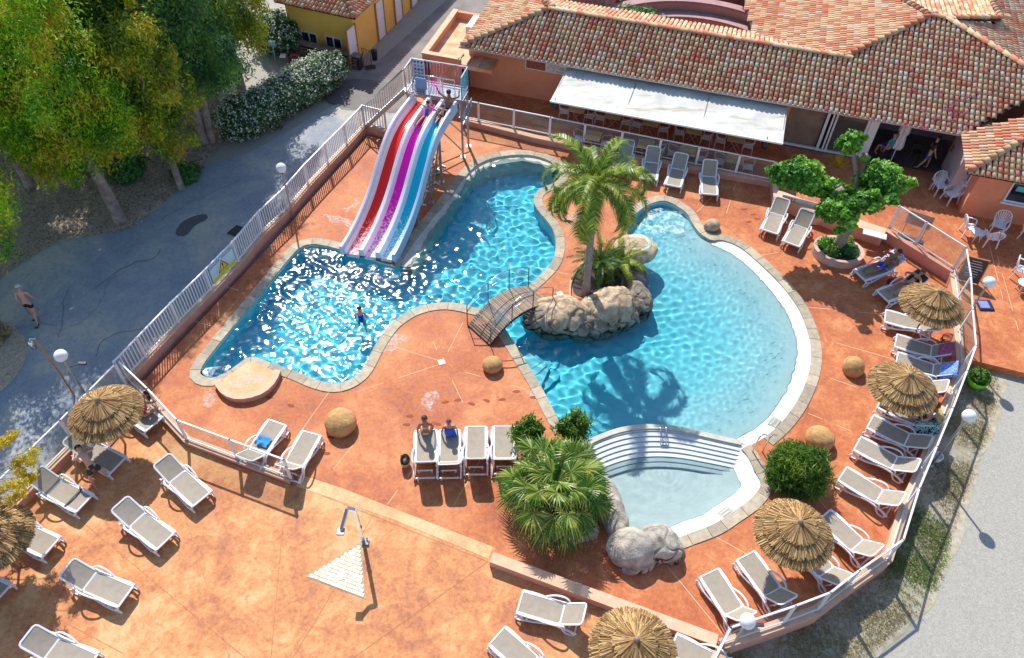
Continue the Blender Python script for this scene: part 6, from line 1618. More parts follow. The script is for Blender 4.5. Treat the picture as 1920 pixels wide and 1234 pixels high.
# basket
o = empty('straw_basket', W(761, 872), .1, 'straw beach basket with black straps left of the row of four loungers', 'basket')
mb = MB(); vs_ = []; n = 16
pf_ = [(.13, .02), (.19, .12), (.22, .26), (.20, .27)]
mb.add([(r * .75 * math.cos(2 * PI * k / n), r * 1.1 * math.sin(2 * PI * k / n), z + .05 * abs(math.sin(2 * PI * k / n))) for r, z in pf_ for k in range(n)], [(i * n + k, i * n + (k + 1) % n, (i + 1) * n + (k + 1) % n, (i + 1) * n + k) for i in range(3) for k in range(n)], smooth=True); mb.build('basket_body', M('straw_weave', (.55, .38, .15), (.38, .24, .08), 30, .9, .5, 60), o)
mb = MB(); mb.tube([(-.1, -.18, .26), (-.13, -.1, .42), (-.12, .1, .42), (-.1, .18, .26)], .012, 5); mb.tube([(.1, -.18, .26), (.03, -.1, .36), (.03, .1, .36), (.1, .18, .26)], .012, 5); mb.build('handle', M_BLACK, o)
mb = MB(); mb.sphere((0, 0, .2), .13, 10, 6, (1, 1.2, .5)); mb.build('contents', M_BLACK, o)
# bags by the right fence and by the woman's lounger
mb = MB(); mb.sphere((0, 0, .13), .15, 12, 8, (1, 1, .85)); mb.build('beach_bag', M('plum_bag', (.09, .02, .07)), None, W(1668, 533), label='small plum coloured bag on the deck above the reclining woman', cat='bag')
o = empty('hose_coil', W(1776, 645), 0, 'tangle of brown hose heaped at the fence foot by the magenta towel', 'hose'); mb = MB(); rr = random.Random(3)
pts = [V(.24 * math.cos(a * .55) * (1 + .25 * rr.random()), .24 * math.sin(a * .55) * (1 + .25 * rr.random()), .03 + a * .004 + .05 * rr.random()) for a in range(70)]
mb.tube(resample(pts, n=160, smooth=1), .014, 5); mb.build('hose', M('brown_hose', (.25, .10, .07)), o)
# green pot
o = empty('green_planter', W(1826, 722, GZ), 0, 'bright lime green bowl planter with a small spiky plant outside the curved fence', 'planter')
mb = MB(); mb.lathe([(0, 0), (.18, 0), (.3, .15), (.38, .40), (.34, .40), (.3, .32), (0, .32)], 20); mb.build('pot', M_GREENP, o)
leaves('foliage', [(0, 0, .5, .3, .3, .22)], 260, .1, L_BUSH, 5, o); leaves('yellow_foliage', [(-.05, .05, .55, .12, .12, .1)], 70, .07, L_YEL, 6, o)
p = W(1753, 862, GZ); o = empty('bucket', p, 0, 'small white and navy bucket outside the fence in the lamp shadow', 'bucket'); mb = MB(); mb.lathe([(0, 0), (.15, 0), (.18, .25), (.15, .25), (.14, .05), (0, .05)], 14); mb.build('body', M_WHITE, o)

# ================================================================ CAFÉ FURNITURE
M_TABLE = M('slatted_teak_top', (.80, .58, .26), (.66, .44, .18), 9, .6, .3, 30)
def cafe_table():
    t = empty('cafe_table', (0, 0, 0))
    for k in range(6): mb = MB(); mb.box((0, -.30 + .12 * k, .73), (.72, .105, .025), bev=.004); mb.build('slat', M_TABLE, t)
    mb = MB(); mb.bar((-.3, 0, .70), (.3, 0, .70), .04, .02); mb.tube([(-.28, -.24, 0), (.22, -.2, .7)], .014, 5); mb.tube([(.28, -.24, 0), (-.22, -.2, .7)], .014, 5); mb.tube([(-.28, .24, 0), (.22, .2, .7)], .014, 5); mb.tube([(.28, .24, 0), (-.22, .2, .7)], .014, 5); mb.build('trestle', M_STEEL, t)
    return t
M_ALU = M('pale_aluminium', (.78, .78, .76), (.7, .7, .7), 5, .4)
def cafe_chair():
    t = empty('cafe_chair', (0, 0, 0)); mb = MB(); mb.box((0, 0, .45), (.42, .42, .02), bev=.008); mb.build('seat', M_ALU, t)
    for x, y in ((-.18, -.2), (.18, -.2), (-.18, .2), (.18, .2)): mb = MB(); mb.tube([(x, y, .45), (x * 1.25, y * 1.15, 0)], .013, 5); mb.build('leg', M_ALU, t)
    mb = MB(); mb.tube(resample([V(.22, -.2, .45), V(.26, -.22, .66), V(.27, .1, .68), V(.20, .24, .82), V(-.20, .24, .82), V(-.27, .1, .68), V(-.26, -.22, .66), V(-.22, -.2, .45)], n=22, smooth=2), .014, 5); mb.build('arm_frame', M_ALU, t)
    for z in (.62, .72): mb = MB(); mb.tube([(-.21, .2, z), (0, .24, z), (.21, .2, z)], .011, 4); mb.build('back_rail', M_ALU, t)
    return t
ct, cc_ = cafe_table(), cafe_chair(); tab = child_table(); eA = math.atan2(E_.y, E_.x)
TB = [(1083, 203), (1151, 215), (1221, 228), (1302, 243), (1380, 258), (1112, 254), (1211, 270), (1290, 282), (1378, 297)]
TBL = ['first from the left under the awning edge', 'second from the left under the awning edge', 'third from the left under the awning edge', 'fourth from the left under the awning edge', 'last, at the right, under the awning edge', 'behind the balustrade left of the palm', 'behind the balustrade right of the palm', 'midway behind the balustrade', 'behind the balustrade nearest the plane tree']
nc = 0
for i, ((u, v), lb_) in enumerate(zip(TB, TBL)):
    o = ct if i == 0 else copy_tree(ct, tab); p = W(u, v, .74); o.location = V(p.x, p.y, .004); o.rotation_euler = (0, 0, eA); tag(o, 'teak topped café table ' + lb_, 'table', 'café tables')
    for s_ in (-1, 1):
        c = cc_ if nc == 0 else copy_tree(cc_, tab); nc += 1
        q = p + E_ * s_ * .62; c.location = V(q.x, q.y, .004); c.rotation_euler = (0, 0, eA - s_ * PI / 2 + .15 * s_ * (i % 3 - 1))
        tag(c, '%s hand café chair of the teak table %s' % ('left' if s_ < 0 else 'right', lb_), 'chair', 'metal café chairs')
def garden_chair():
    t = empty('plastic_armchair', (0, 0, 0))
    mb = MB(); mb.box((0, 0, .41), (.46, .44, .03), bev=.012); mb.build('seat', M_WHITE, t)
    for x, y in ((-.21, -.2), (.21, -.2), (-.21, .2), (.21, .2)): mb = MB(); mb.bar((x, y, .41), (x * 1.22, y * 1.25, 0), .05, .035); mb.build('leg', M_WHITE, t)
    for k in range(7):
        a = (k - 3) / 3; mb = MB(); mb.bar((a * .13, .21, .42), (a * .25, .33 - abs(a) * .02, .87 - a * a * .10), .032, .012); mb.build('back_slat', M_WHITE, t)
    pts = [V(-.20, .2, .42), V(-.29, .28, .62), V(-.27, .32, .80), V(-.14, .34, .90), V(0, .35, .92), V(.14, .34, .90), V(.27, .32, .80), V(.29, .28, .62), V(.20, .2, .42)]
    mb = MB(); P = resample(pts, n=20, smooth=2)
    for a, b in zip(P[:-1], P[1:]): mb.bar(a, b, .04, .03)
    mb.build('back_frame', M_WHITE, t)
    for s_ in (-1, 1):
        P = resample([V(s_ * .24, -.24, .40), V(s_ * .28, -.24, .60), V(s_ * .30, 0, .64), V(s_ * .28, .28, .66)], n=9, smooth=2); mb = MB()
        for a, b in zip(P[:-1], P[1:]): mb.bar(a, b, .055, .025)
        mb.build('armrest', M_WHITE, t)
    return t
def round_table():
    t = empty('plastic_table', (0, 0, 0)); mb = MB(); mb.lathe([(0, .72), (.40, .72), (.43, .70), (.42, .68), (0, .69)], 24); mb.build('tabletop', M_WHITE, t)
    for k in range(4): a = PI / 4 + PI / 2 * k; mb = MB(); mb.bar((.12 * math.cos(a), .12 * math.sin(a), .69), (.33 * math.cos(a), .33 * math.sin(a), 0), .06, .03); mb.build('leg', M_WHITE, t)
    return t
gc, rt = garden_chair(), round_table(); tab = child_table()
for i, ((u, v), rz, lab) in enumerate((((1757, 362), .1, 'white plastic armchair in the shade by the bar entrance'), ((1778, 378), -1.3, 'small white plastic armchair right of the bar entrance chair'), ((1812, 440), 1.4, 'white plastic armchair on the left of the sunlit plastic table'), ((1866, 436), -.5, 'white plastic armchair with fan shaped back right of the sunlit plastic table'), ((1852, 458), 3.0, 'white plastic armchair in front of the sunlit plastic table'), ((1922, 447), .9, 'white plastic armchair cut by the right edge, level with the sunlit table'), ((1908, 520), 1.0, 'white plastic armchair at the right edge level with the chalk menu board'))):
    o = gc if i == 0 else copy_tree(gc, tab); o.location = W(u, v); o.location.z = .003; o.rotation_euler = (0, 0, rz); tag(o, lab, 'chair', 'white plastic armchairs')
for i, ((u, v), lab) in enumerate((((1760, 342), 'round white plastic table beside the armchair in the bar shade'), ((1842, 425), 'round white plastic table in the sun right of the fence corner'), ((1930, 520), 'round white plastic table at the right edge of the terrace'))):
    o = rt if i == 0 else copy_tree(rt, tab); p = W(u, v, .72); o.location = V(p.x, p.y, .003); tag(o, lab, 'table', 'white plastic tables')
    if i == 0: o.location = W(1752, 352); o.location.z = .003; o.scale = (.6, .6, .6)
# ================================================================ VEGETATION
def limb(mb, pts, r0, r1, n=8):
    P = resample(pts, n=max(6, len(pts) * 4), smooth=2); k = len(P) - 1
    mb.tube([p + V(noise.noise(p * 2) * r0 * .4, noise.noise(p * 2 + V(9, 0, 0)) * r0 * .4, 0) for p in P], [r0 + (r1 - r0) * i / k for i in range(k + 1)], n)
# -- eucalyptus grove
def euc(u, v, h, cr, lab, seed, lean=(0, 0), mat=L_EUC, n=26000, trunk_r=.24, blobs=None, size=.13, group='tall trees beside the road', twin=False):
    b = W(u, v, GZ); o = empty('tall_tree', b, 0, lab, 'tree', group); rr = random.Random(seed)
    mb = MB(); top = V(lean[0], lean[1], h * .75)
    limb(mb, [V(0, 0, -.1), V(lean[0] * .2, lean[1] * .2, h * .25), V(lean[0] * .6, lean[1] * .6, h * .5), top], trunk_r, trunk_r * .3, 10)
    if twin: limb(mb, [V(.3, .1, -.1), V(.45, .3, h * .3), V(1.0, .8, h * .7)], trunk_r * .8, trunk_r * .25, 8)
    for k in range(7):
        a = rr.uniform(0, 2 * PI); z = h * rr.uniform(.32, .62); s_ = V(lean[0] * z / h, lean[1] * z / h, z)
        limb(mb, [s_, s_ + V(math.cos(a) * cr * .3, math.sin(a) * cr * .3, h * .12), s_ + V(math.cos(a) * cr * .7, math.sin(a) * cr * .7, h * .22)], trunk_r * .35, .03, 6)
    mb.build('trunk', M_BARK, o)
    B = blobs or []
    if not B:
        cr *= 1.25
        for k in range(50):
            a = rr.uniform(0, 2 * PI); rad = cr * math.sqrt(rr.random()) * 1.0; z = h * rr.uniform(.24, .98); f_ = 1 - abs(z / h - .62) * .9
            B.append((lean[0] * .8 + rad * f_ * math.cos(a), lean[1] * .8 + rad * f_ * math.sin(a), z, cr * rr.uniform(.12, .28), cr * rr.uniform(.12, .28), cr * rr.uniform(.12, .36)))
    B = B + [(lean[0] * .7, lean[1] * .7, h * .62, cr * .78, cr * .78, h * .33), (lean[0] * .5, lean[1] * .5, h * .45, cr * .6, cr * .6, h * .2)]
    leaves('crown', B, int(n * 1.8), size * .66, mat, seed, o, shell=.15, aspect=.30, droop=1.4, tonev=1.5)
    return o
euc(228, 418, 10.5, 2.4, 'tall pale barked tree whose leaning trunk meets the road, with light green crown', 1, (-.9, .5), n=34000, trunk_r=.27)
euc(385, 272, 11.5, 2.9, 'tall twin trunked tree nearest the flowering hedge with a dark green crown', 2, (-.4, .6), mat=L_DARK, n=42000, twin=True)
euc(342, 358, 8.5, 1.6, 'slim tree with a blackish trunk between the two big trees, sparse olive crown', 3, (-.3, .4), mat=L_OLIVE, n=15000, trunk_r=.15)
euc(60, 352, 11.0, 3.2, 'broad bright yellow green tree at the upper left with a trunk almost hidden', 4, (-.6, 0), n=46000)
euc(-110, 560, 8.5, 3.2, 'yellow green tree overhanging the left edge above the walking man', 5, (.7, 0), n=30000)
euc(250, 250, 11.0, 3.0, 'dark leafy tree in the centre of the grove', 6, (0, .3), mat=L_DARK, n=38000)
euc(455, 175, 9.5, 2.3, 'olive and orange tinged tree at the right end of the grove above the hedge', 7, (-.2, .5), mat=L_OLIVE, n=32000)
euc(120, 160, 9.5, 3.2, 'light green tree at the back of the grove near the top edge', 8, (0, 0), n=36000)
euc(340, 120, 9.5, 3.0, 'dense green tree at the back of the grove left of the ochre building', 9, (0, 0), mat=L_OLIVE, n=30000)
euc(-60, 250, 9.5, 3.2, 'bright leafy tree cut off by the upper left corner', 10, (0, 0), n=34000)
# low suckers and shrubs under the grove
for i, (u, v, r, lab) in enumerate(((240, 330, .8, 'small dark shrub between the leaning trunk and the slim tree'), (160, 300, .9, 'low dark shrub left of the leaning trunk'), (352, 335, .55, 'tuft of dark leaves at the slim tree foot'), (-15, 640, .55, 'dry brush at the left edge beside the walking man'))):
    p = W(u, v, GZ); leaves('shrub', [(p.x, p.y, p.z + r * .5, r, r, r * .7)], 2600, .09, (L_DARK, L_DARK, L_DARK, L_DRY)[i], 40 + i, label=lab, cat='shrub', group='undergrowth below the trees')
# -- flowering hedge
hp = WL([(452, 258), (495, 236), (540, 210), (582, 184), (614, 162)], GZ)
hb = []; rr = random.Random(5)
for p in resample(hp, n=13): hb.append((p.x, p.y, .5 + rr.uniform(-.08, .1), .98, .95, .80 + rr.uniform(-.08, .08)))
hb = [(x + .05, y + .2, z, a, b, c) for x, y, z, a, b, c in hb]
hd = empty('hedge', (hb[6][0], hb[6][1], GZ), 0, 'long clipped hedge dotted with white blossom between the grove and the driveway', 'hedge')
hb2 = [(x - hd.location.x, y - hd.location.y, z - GZ, a, b, c) for x, y, z, a, b, c in hb]
leaves('foliage', hb2, 42000, .075, L_HEDGE, 6, hd, shell=.7, tonev=.9); leaves('blossom', [(x - .1, y - .05, z + .04, a * 1.03, b * 1.03, c * 1.03) for x, y, z, a, b, c in hb2], 15000, .038, L_FLOWER, 7, hd, shell=.93, aspect=.9)
p = W(520, 100, GZ); b2 = empty('bush', p, 0, 'round white flowering bush left of the stone garden wall', 'bush')
leaves('foliage', [(0, .3, 1.0, 1.15, .9, 1.0), (.5, .2, .8, .8, .8, .8)], 9000, .08, L_HEDGE, 8, b2, shell=.75); leaves('blossom', [(0, .25, 1.1, 1.18, .92, 1.0), (.5, .15, .85, .8, .8, .8)], 1500, .05, L_FLOWER, 9, b2, shell=.93, aspect=.9)
p = W(545, 122, GZ); o = empty('children_rider', p, 0, 'small red and white playground spring rider behind the hedge', 'spring rider'); mb = MB(); mb.tube([(0, 0, 0), (0, 0, .5)], .06, 8); mb.build('spring', M_DARKM, o); mb = MB(); mb.tube([(-.3, 0, .5), (0, 0, .42), (.3, 0, .6), (.55, 0, .55)], .05, 6); mb.build('body', M('red_plastic', (.6, .03, .04)), o); mb = MB(); mb.box((-.3, 0, .5), (.3, .3, .12), bev=.04); mb.build('seat', M_WHITE, o)
p = W(632, 112, .4); mb = MB(); mb.add([(0, 0, 0), (.3, 0, 0), (.15, 0, .4), (0, .03, 0), (.3, .03, 0), (.15, .03, .4)], [(0, 1, 2), (5, 4, 3), (0, 3, 4, 1), (1, 4, 5, 2), (2, 5, 3, 0)]); mb.bar((.15, .015, 0), (.15, .015, -.7), .03); mb.build('small_flag', M('pale_blue_flag', (.2, .42, .7)), None, p, label='small pale blue pennant sticking up behind the flowering hedge', cat='flag')
p = W(516, 110, 0); mb = MB(); mb.bar((0, 0, -.3), (0, 0, .8), .04); mb.box((0, 0, .85), (.35, .03, .22)); mb.build('small_sign', M('pale_blue_sign', (.25, .5, .75)), None, p, label='small pale blue sign on a post in front of the flowering bush', cat='sign')

# -- palms
def frond(mb, base, az, elev, L, droop, nleaf, lw, ll, rr, flat=.5, twist=0):
    """pinnate frond: rachis plus leaflets"""
    dh = V(math.cos(az), math.sin(az), 0); N = 14; P = []; p = Vector(base); e = elev
    for i in range(N + 1):
        P.append(p.copy()); p = p + (dh * math.cos(e) + V(0, 0, math.sin(e))) * (L / N); e -= droop / N * (1 + i / N)
    mb.tube(P, [.022 * (1 - .8 * i / N) for i in range(N + 1)], 4, tone=.75, cap=False)
    side = V(-dh.y, dh.x, 0)
    for k in range(nleaf):
        t = .12 + .88 * k / nleaf; x = t * N; i = min(N - 1, int(x)); q = P[i].lerp(P[i + 1], x - i); tan = (P[i + 1] - P[i]).normalized()
        l = ll * (math.sin(PI * (t * .86 + .1)) ** .6) * rr.uniform(.85, 1.1)
        for s_ in (-1, 1):
            up_ = side.cross(tan) * -1
            if up_.z < 0: up_ = -up_
            d = (side * s_ * (1 - flat * .3) + tan * .75 + up_ * rr.uniform(.0, .35)).normalized()
            w = tan * lw; tip = q + d * l + V(0, 0, -.28 * l * rr.uniform(.6, 1.4)); mid_ = q + d * l * .5 + V(0, 0, .01)
            mb.add([q - w, q + w, mid_ + w * .9, mid_ - w * .9, tip], [(0, 1, 2, 3), (3, 2, 4)], rr.random())
    return mb
def pinnate(name, root, rings, nleaf, lw, ll, mat, seed, z0):
    rr = random.Random(seed)
    for (n, el, L, dr) in rings:
        for k in range(n):
            az = 2 * PI * (k + rr.uniform(-.25, .25)) / n + el
            mb = frond(MB(), (0, 0, z0), az, el + rr.uniform(-.1, .1), L * rr.uniform(.88, 1.08), dr * rr.uniform(.85, 1.15), nleaf, lw, ll, rr)
            mb.build('frond', mat, root)
pb = W(1098, 548, .1); palm = empty('tall_palm', pb, 0, 'tall feather palm with a curved grey trunk on the rock peninsula between the pools', 'palm tree')
pt_ = W(1116, 352, 4.9) - pb; mb = MB()
P = resample([V(0, 0, -.15), V(.0, .0, .5), V(pt_.x * .35, pt_.y * .3, 2.0), V(pt_.x * .7, pt_.y * .65, 3.6), V(pt_.x, pt_.y, pt_.z)], n=46, smooth=2)
mb.tube(P, [.20 - .07 * min(1, i / 8) - .02 * i / 46 + (.008 if i % 2 else 0) for i in range(46)], 12); mb.build('trunk', M('ringed_palm_trunk', (.34, .29, .27), (.22, .18, .17), 5, .85, .5, 16, dist=.02), palm)
crown = empty('crown', (pt_.x, pt_.y, pt_.z)); crown.parent = palm
mb = MB(); mb.lathe([(.12, -.5), (.19, -.35), (.23, -.1), (.15, .2), (.05, .4)], 12, (pt_.x, pt_.y, pt_.z)); mb.build('crownshaft', M('brown_fibre', (.20, .11, .06), (.12, .07, .04), 12, .9, .6, 20), palm)
pinnate('frond', crown, ((4, 1.2, 2.5, 1.4), (7, .9, 3.0, 2.3), (8, .5, 3.1, 2.5), (7, .1, 2.6, 2.1)), 84, .016, .46, L_PALM, 3, .1)
# cycad
cb_ = W(1122, 512, .1); cy_ = empty('cycad', cb_, 0, 'dark green cycad with stiff radiating leaves at the foot of the tall palm', 'cycad')
mb = MB(); mb.lathe([(.16, 0), (.2, .3), (.14, .6), (.05, .68)], 12); mb.build('trunk', M_BARKD, cy_)
pinnate('frond', cy_, ((9, .9, 1.15, .7), (12, .45, 1.3, .8), (11, .05, 1.25, .6)), 34, .012, .19, L_CYC, 5, .6)
p = W(1160, 505, .1); o = empty('small_palm', p, 0, 'low feathery palm tuft right of the cycad beside the waterfall rock', 'palm'); pinnate('frond', o, ((8, .9, 1.3, 1.0), (8, .4, 1.3, 1.1)), 34, .012, .28, L_OLIVE, 7, .4)
# soil bed at palm foot
sheet('soil_bed', [(p.x, p.y) for p in resample(WL([(1072, 552), (1076, 520), (1100, 500), (1150, 490), (1185, 505), (1180, 540), (1140, 556), (1100, 560)]), step=.2, closed=True, smooth=2)], [], .02, M('dark_soil', (.10, .07, .06), (.06, .045, .04), 8, .95, .5, 20, world=True))
low_wall('thin stone edging of the planting bed at the palm foot', resample(WL([(1070, 560), (1070, 535), (1082, 508), (1098, 492)]), step=.3, smooth=1), .10, .08, 1, cap=False, z0=0, mat=M_COP, name='bed_edging')
# fan palm
fb = W(1040, 950, 0); fpm = empty('fan_palm', fb, 0, 'large fan palm with split yellow green leaves in a curved stone planter', 'palm tree')
mb = MB(); mb.lathe([(.28, 0), (.25, .4), (.2, .8), (.12, 1.0)], 12); mb.build('trunk', M_BARKD, fpm)
rr = random.Random(9)
def fan_leaf(az, el, L, R, seed):
    mb = MB(); rq = random.Random(seed); dh = V(math.cos(az), math.sin(az), 0); p0 = V(0, 0, .95); p1 = p0 + (dh * math.cos(el) + V(0, 0, math.sin(el))) * L
    e2 = el - .55; mb.tube([p0, p0.lerp(p1, .5) + V(0, 0, .05), p1], [.018, .014, .01], 4, tone=.8, cap=False)
    tan = (dh * math.cos(e2) + V(0, 0, math.sin(e2))).normalized(); side = V(-dh.y, dh.x, 0); up_ = side.cross(tan); up_ = up_ if up_.z > 0 else -up_
    ro = rq.uniform(-.75, .75); side, up_ = side * math.cos(ro) + up_ * math.sin(ro), up_ * math.cos(ro) - side * math.sin(ro)
    n = 25; spread = 2.15
    for k in range(n):
        a = (k / (n - 1) - .5) * 2 * spread; a0_, a1_ = a - spread / n * .92, a + spread / n * .92
        def dr(x): return (tan * math.cos(x) + side * math.sin(x))
        l = R * (1 - .22 * abs(a) / spread) * rq.uniform(.9, 1.06); rj = .5 * l; t_ = rq.random()
        fold = up_ * .02
        q0 = p1 + dr(a0_) * rj; q1 = p1 + dr(a1_) * rj; qm = p1 + dr(a) * rj + fold; tip = p1 + dr(a + rq.uniform(-.04, .04)) * l * .86 + V(0, 0, -.16 * l * rq.uniform(.7, 1.6)); dn = tip + V(0, 0, -.16 * l) + dr(a) * l * .06
        mb.add([p1, q0, qm, q1, tip, dn], [(0, 1, 2), (0, 2, 3), (1, 4, 2), (2, 4, 3)], min(1, t_ * .8 + .1)); mb.add([tip - side * .008, tip + side * .008, dn], [(0, 1, 2)], .95)
    return mb
k = 0
for (n, el, L) in ((5, 1.5, .45), (7, 1.2, .85), (10, .8, 1.15), (12, .42, 1.3), (12, .05, 1.25), (9, -.3, .95)):
    for i in range(n):
        k += 1; fan_leaf(2 * PI * (i + rr.uniform(-.35, .35)) / n + el * 2, el + rr.uniform(-.2, .2), L * rr.uniform(.8, 1.15), .86 * rr.uniform(.8, 1.12), k).build('fan_leaf', L_FAN, fpm)
low_wall('curved pale stone planter wall round the fan palm', resample(WL([(978, 920), (980, 955), (1000, 990), (1035, 1015), (1080, 1022), (1120, 1010)]), step=.3, smooth=2), .42, .16, 1, cap=False, z0=0, mat=M('pale_planter_stone', (.50, .42, .36), (.36, .30, .26), 4, .85, .4, 20, world=True), name='planter_wall')
sheet('planter_soil', [(p.x, p.y) for p in WL([(982, 915), (986, 955), (1005, 985), (1040, 1006), (1085, 1012), (1120, 1000), (1130, 930), (1110, 870), (1060, 830), (1000, 850)])], [], .3, MATS['dark_soil'], side=.3)
for i, (u, v, r, lab) in enumerate(((988, 842, .50, 'small glossy green shrub above the last lounger of the row'), (1072, 832, .55, 'small glossy green shrub between the fan palm and the pool edge'))):
    p = W(u, v, 0); o = empty('shrub', p, 0, lab, 'shrub', 'glossy shrubs behind the fan palm'); leaves('foliage', [(0, 0, .75, r, r, .5), (.25, .1, 1.0, r * .5, r * .5, .4), (-.3, 0, .95, r * .45, r * .45, .4), (.05, .3, 1.1, r * .4, r * .4, .35), (.1, -.3, .7, r * .5, r * .4, .4)], 3600, .075, L_BUSH, 60 + i, o, shell=.2, radial=.9, aspect=.3, tonev=1.1)
    mb = MB(); limb(mb, [V(0, 0, 0), V(.05, 0, .5), V(0, .1, .9)], .05, .02); mb.build('stem', M_BARKD, o)
# conifer shrub on the right
p = W(1487, 905, 0); o = empty('conifer_shrub', p, 0, 'dense round bright green conifer shrub between the children pool and the right thatched parasols', 'shrub')
leaves('foliage', [(0, 0, .72, .86, .80, .74), (-.35, .25, .8, .55, .5, .6), (.35, .1, .85, .5, .5, .6), (0, -.1, 1.05, .6, .55, .5), (-.1, .45, .6, .5, .5, .5), (.6, .35, .6, .35, .4, .35), (-.65, -.2, .6, .35, .4, .4), (.3, -.5, .5, .4, .3, .4), (-.15, .1, 1.3, .35, .3, .35)], 17000, .11, L_BUSH, 70, o, shell=.5, aspect=.14, tonev=1.2, radial=1.6)
# handrail half hidden by the shrub
mb = MB(); q = W(1408, 862) ; 
for s_ in (0, .32): mb.tube(resample([V(s_, 0, 0), V(s_, .0, .75), V(s_ + .12, .1, .85), V(s_ + .35, .25, .6)], n=12, smooth=2), .022, 7)
mb.build('pool_handrail', M_CHROME, None, q + V(.1, .3, 0), label='twin steel handrail beside the conifer shrub', cat='handrail')
mb = MB(); q = W(1243, 822, -.05)
for s_ in (-.09, .09): mb.tube(resample([V(s_, .42, .1), V(s_, .38, .22), V(s_, 0, .2), V(s_, -.12, .0), V(s_, -.15, -.2)], n=12, smooth=2), .018, 7)
mb.bar((-.11, -.12, .02), (.11, -.12, .02), .06, .03); mb.build('pool_ladder', M_CHROME, None, q, label='small steel ladder hooked over the white rim of the cascade steps', cat='ladder')
# -- plane tree in round planter
tb_ = W(1566, 474, 0); pt2 = empty('plane_tree', tb_, 0, 'pollarded plane tree with mottled trunk, knobbly limbs and fresh green leaf clusters', 'tree')
mb = MB(); limb(mb, [V(0, 0, .1), V(.02, .02, .9), V(.15, .1, 1.9), V(.2, .2, 2.2)], .24, .2, 12)
J = V(.2, .2, 2.2)
C1 = W(1502, 325, 3.1) - tb_; C2 = W(1650, 335, 3.2) - tb_; C3 = W(1597, 268, 4.0) - tb_; C4 = W(1575, 392, 2.6) - tb_; C5 = W(1555, 345, 2.9) - tb_; C6 = W(1630, 375, 2.8) - tb_
for c in (C1, C2, C3, C4, C5, C6): limb(mb, [J, J.lerp(c, .5) + V(0, 0, .15), c], .12, .06, 8)
for c in (W(1575, 358, 3.0), W(1622, 297, 3.6), W(1690, 342, 3.1)): 
    c = c - tb_; limb(mb, [J, J.lerp(c, .6), c], .10, .07, 8); mb.sphere(c, .16, 8, 6)
    for k in range(6): a = k * 1.05; mb.sphere(c + V(math.cos(a) * .13, math.sin(a) * .13, .06 * (k % 3)), .07, 6, 4)
mb.build('trunk', M_BARKP, pt2)
for nm, B, n in (('leaf_cluster', [(*C1, .78, .68, .5), (C1.x - .55, C1.y + .1, C1.z - .1, .5, .5, .38), (C1.x + .4, C1.y - .3, C1.z - .1, .5, .5, .4)], 5200), ('leaf_cluster', [(*C2, .72, .68, .5), (C2.x + .3, C2.y - .2, C2.z - .05, .5, .5, .4)], 4000), ('leaf_cluster', [(*C3, .38, .34, .42)], 1200), ('leaf_cluster', [(*C4, .75, .6, .45), (C5.x, C5.y, C5.z - .2, .5, .5, .3), (C6.x, C6.y, C6.z, .55, .5, .4)], 4600)):
    rq = random.Random(n); B = B + [(b[0] + rq.gauss(0, .72) * b[3], b[1] + rq.gauss(0, .72) * b[4], b[2] + rq.gauss(0, .6) * b[5], b[3] * rq.uniform(.16, .36), b[4] * rq.uniform(.16, .36), b[5] * rq.uniform(.2, .45)) for b in B for _ in range(16)]
    leaves(nm, B, int(n * 1.9), .085, L_PLANE, len(nm) + n, pt2, shell=.25, aspect=.8, tonev=1.2)
plr = []
for k in range(40): a = 2 * PI * k / 40; plr.append(V(.98 * math.cos(a), .78 * math.sin(a), 0))
pc_ = W(1568, 478, 0); o = empty('round_planter', pc_, -.25, 'oval pale pink planter ring round the plane tree, filled with low shrubs', 'planter')
mb = MB(); out_ = [p * 1.0 for p in plr]; in_ = [p * .84 for p in plr]; n = 40
mb.add([V(p.x, p.y, 0) for p in out_] + [V(p.x, p.y, .34) for p in out_] + [V(p.x, p.y, .34) for p in in_] + [V(p.x, p.y, .1) for p in in_], [(r * n + k, r * n + (k + 1) % n, (r + 1) * n + (k + 1) % n, (r + 1) * n + k) for r in range(3) for k in range(n)]); mb.build('ring_wall', M('pale_pink_render', (.66, .46, .38), (.55, .36, .30), 3, .85, .2, 40), o)
mb = MB(); mb.add([V(p.x, p.y, .24) for p in in_], [tuple(range(n))]); mb.build('soil', MATS['dark_soil'], o)
for i, (x, y, r, m_, lab) in enumerate(((-.45, .25, .32, L_PLANE, 'bright green shrub at the left of the tree planter'), (-.35, -.22, .3, L_BUSH, 'low green groundcover shrub at the front of the tree planter'), (.35, -.1, .36, L_DARK, 'dark green shrub at the right of the tree planter'), (.35, .4, .28, L_OLIVE, 'yellowish grassy shrub at the back of the tree planter'))):
    q = pc_ + V(x, y, .24); leaves('shrub', [(0, 0, .12, r, r, .24)], 900, .06, m_, 80 + i, None, loc=q, label=lab, cat='shrub', group='shrubs in the tree planter', shell=.4)
p = W(1563, 325, .1); o = empty('yucca', p, 0, 'spiky yellow green yucca behind the plane tree', 'plant'); rr = random.Random(2); mb = MB()
for k in range(60): a = rr.uniform(0, 6.28); e = rr.uniform(.4, 1.4); d = V(math.cos(a) * math.cos(e), math.sin(a) * math.cos(e), math.sin(e)); s_ = V(-math.sin(a), math.cos(a), 0) * .018; mb.add([s_, -s_, d * .9], [(0, 1, 2)], rr.random())
mb.build('leaves', L_YEL, o, (0, 0, .3))
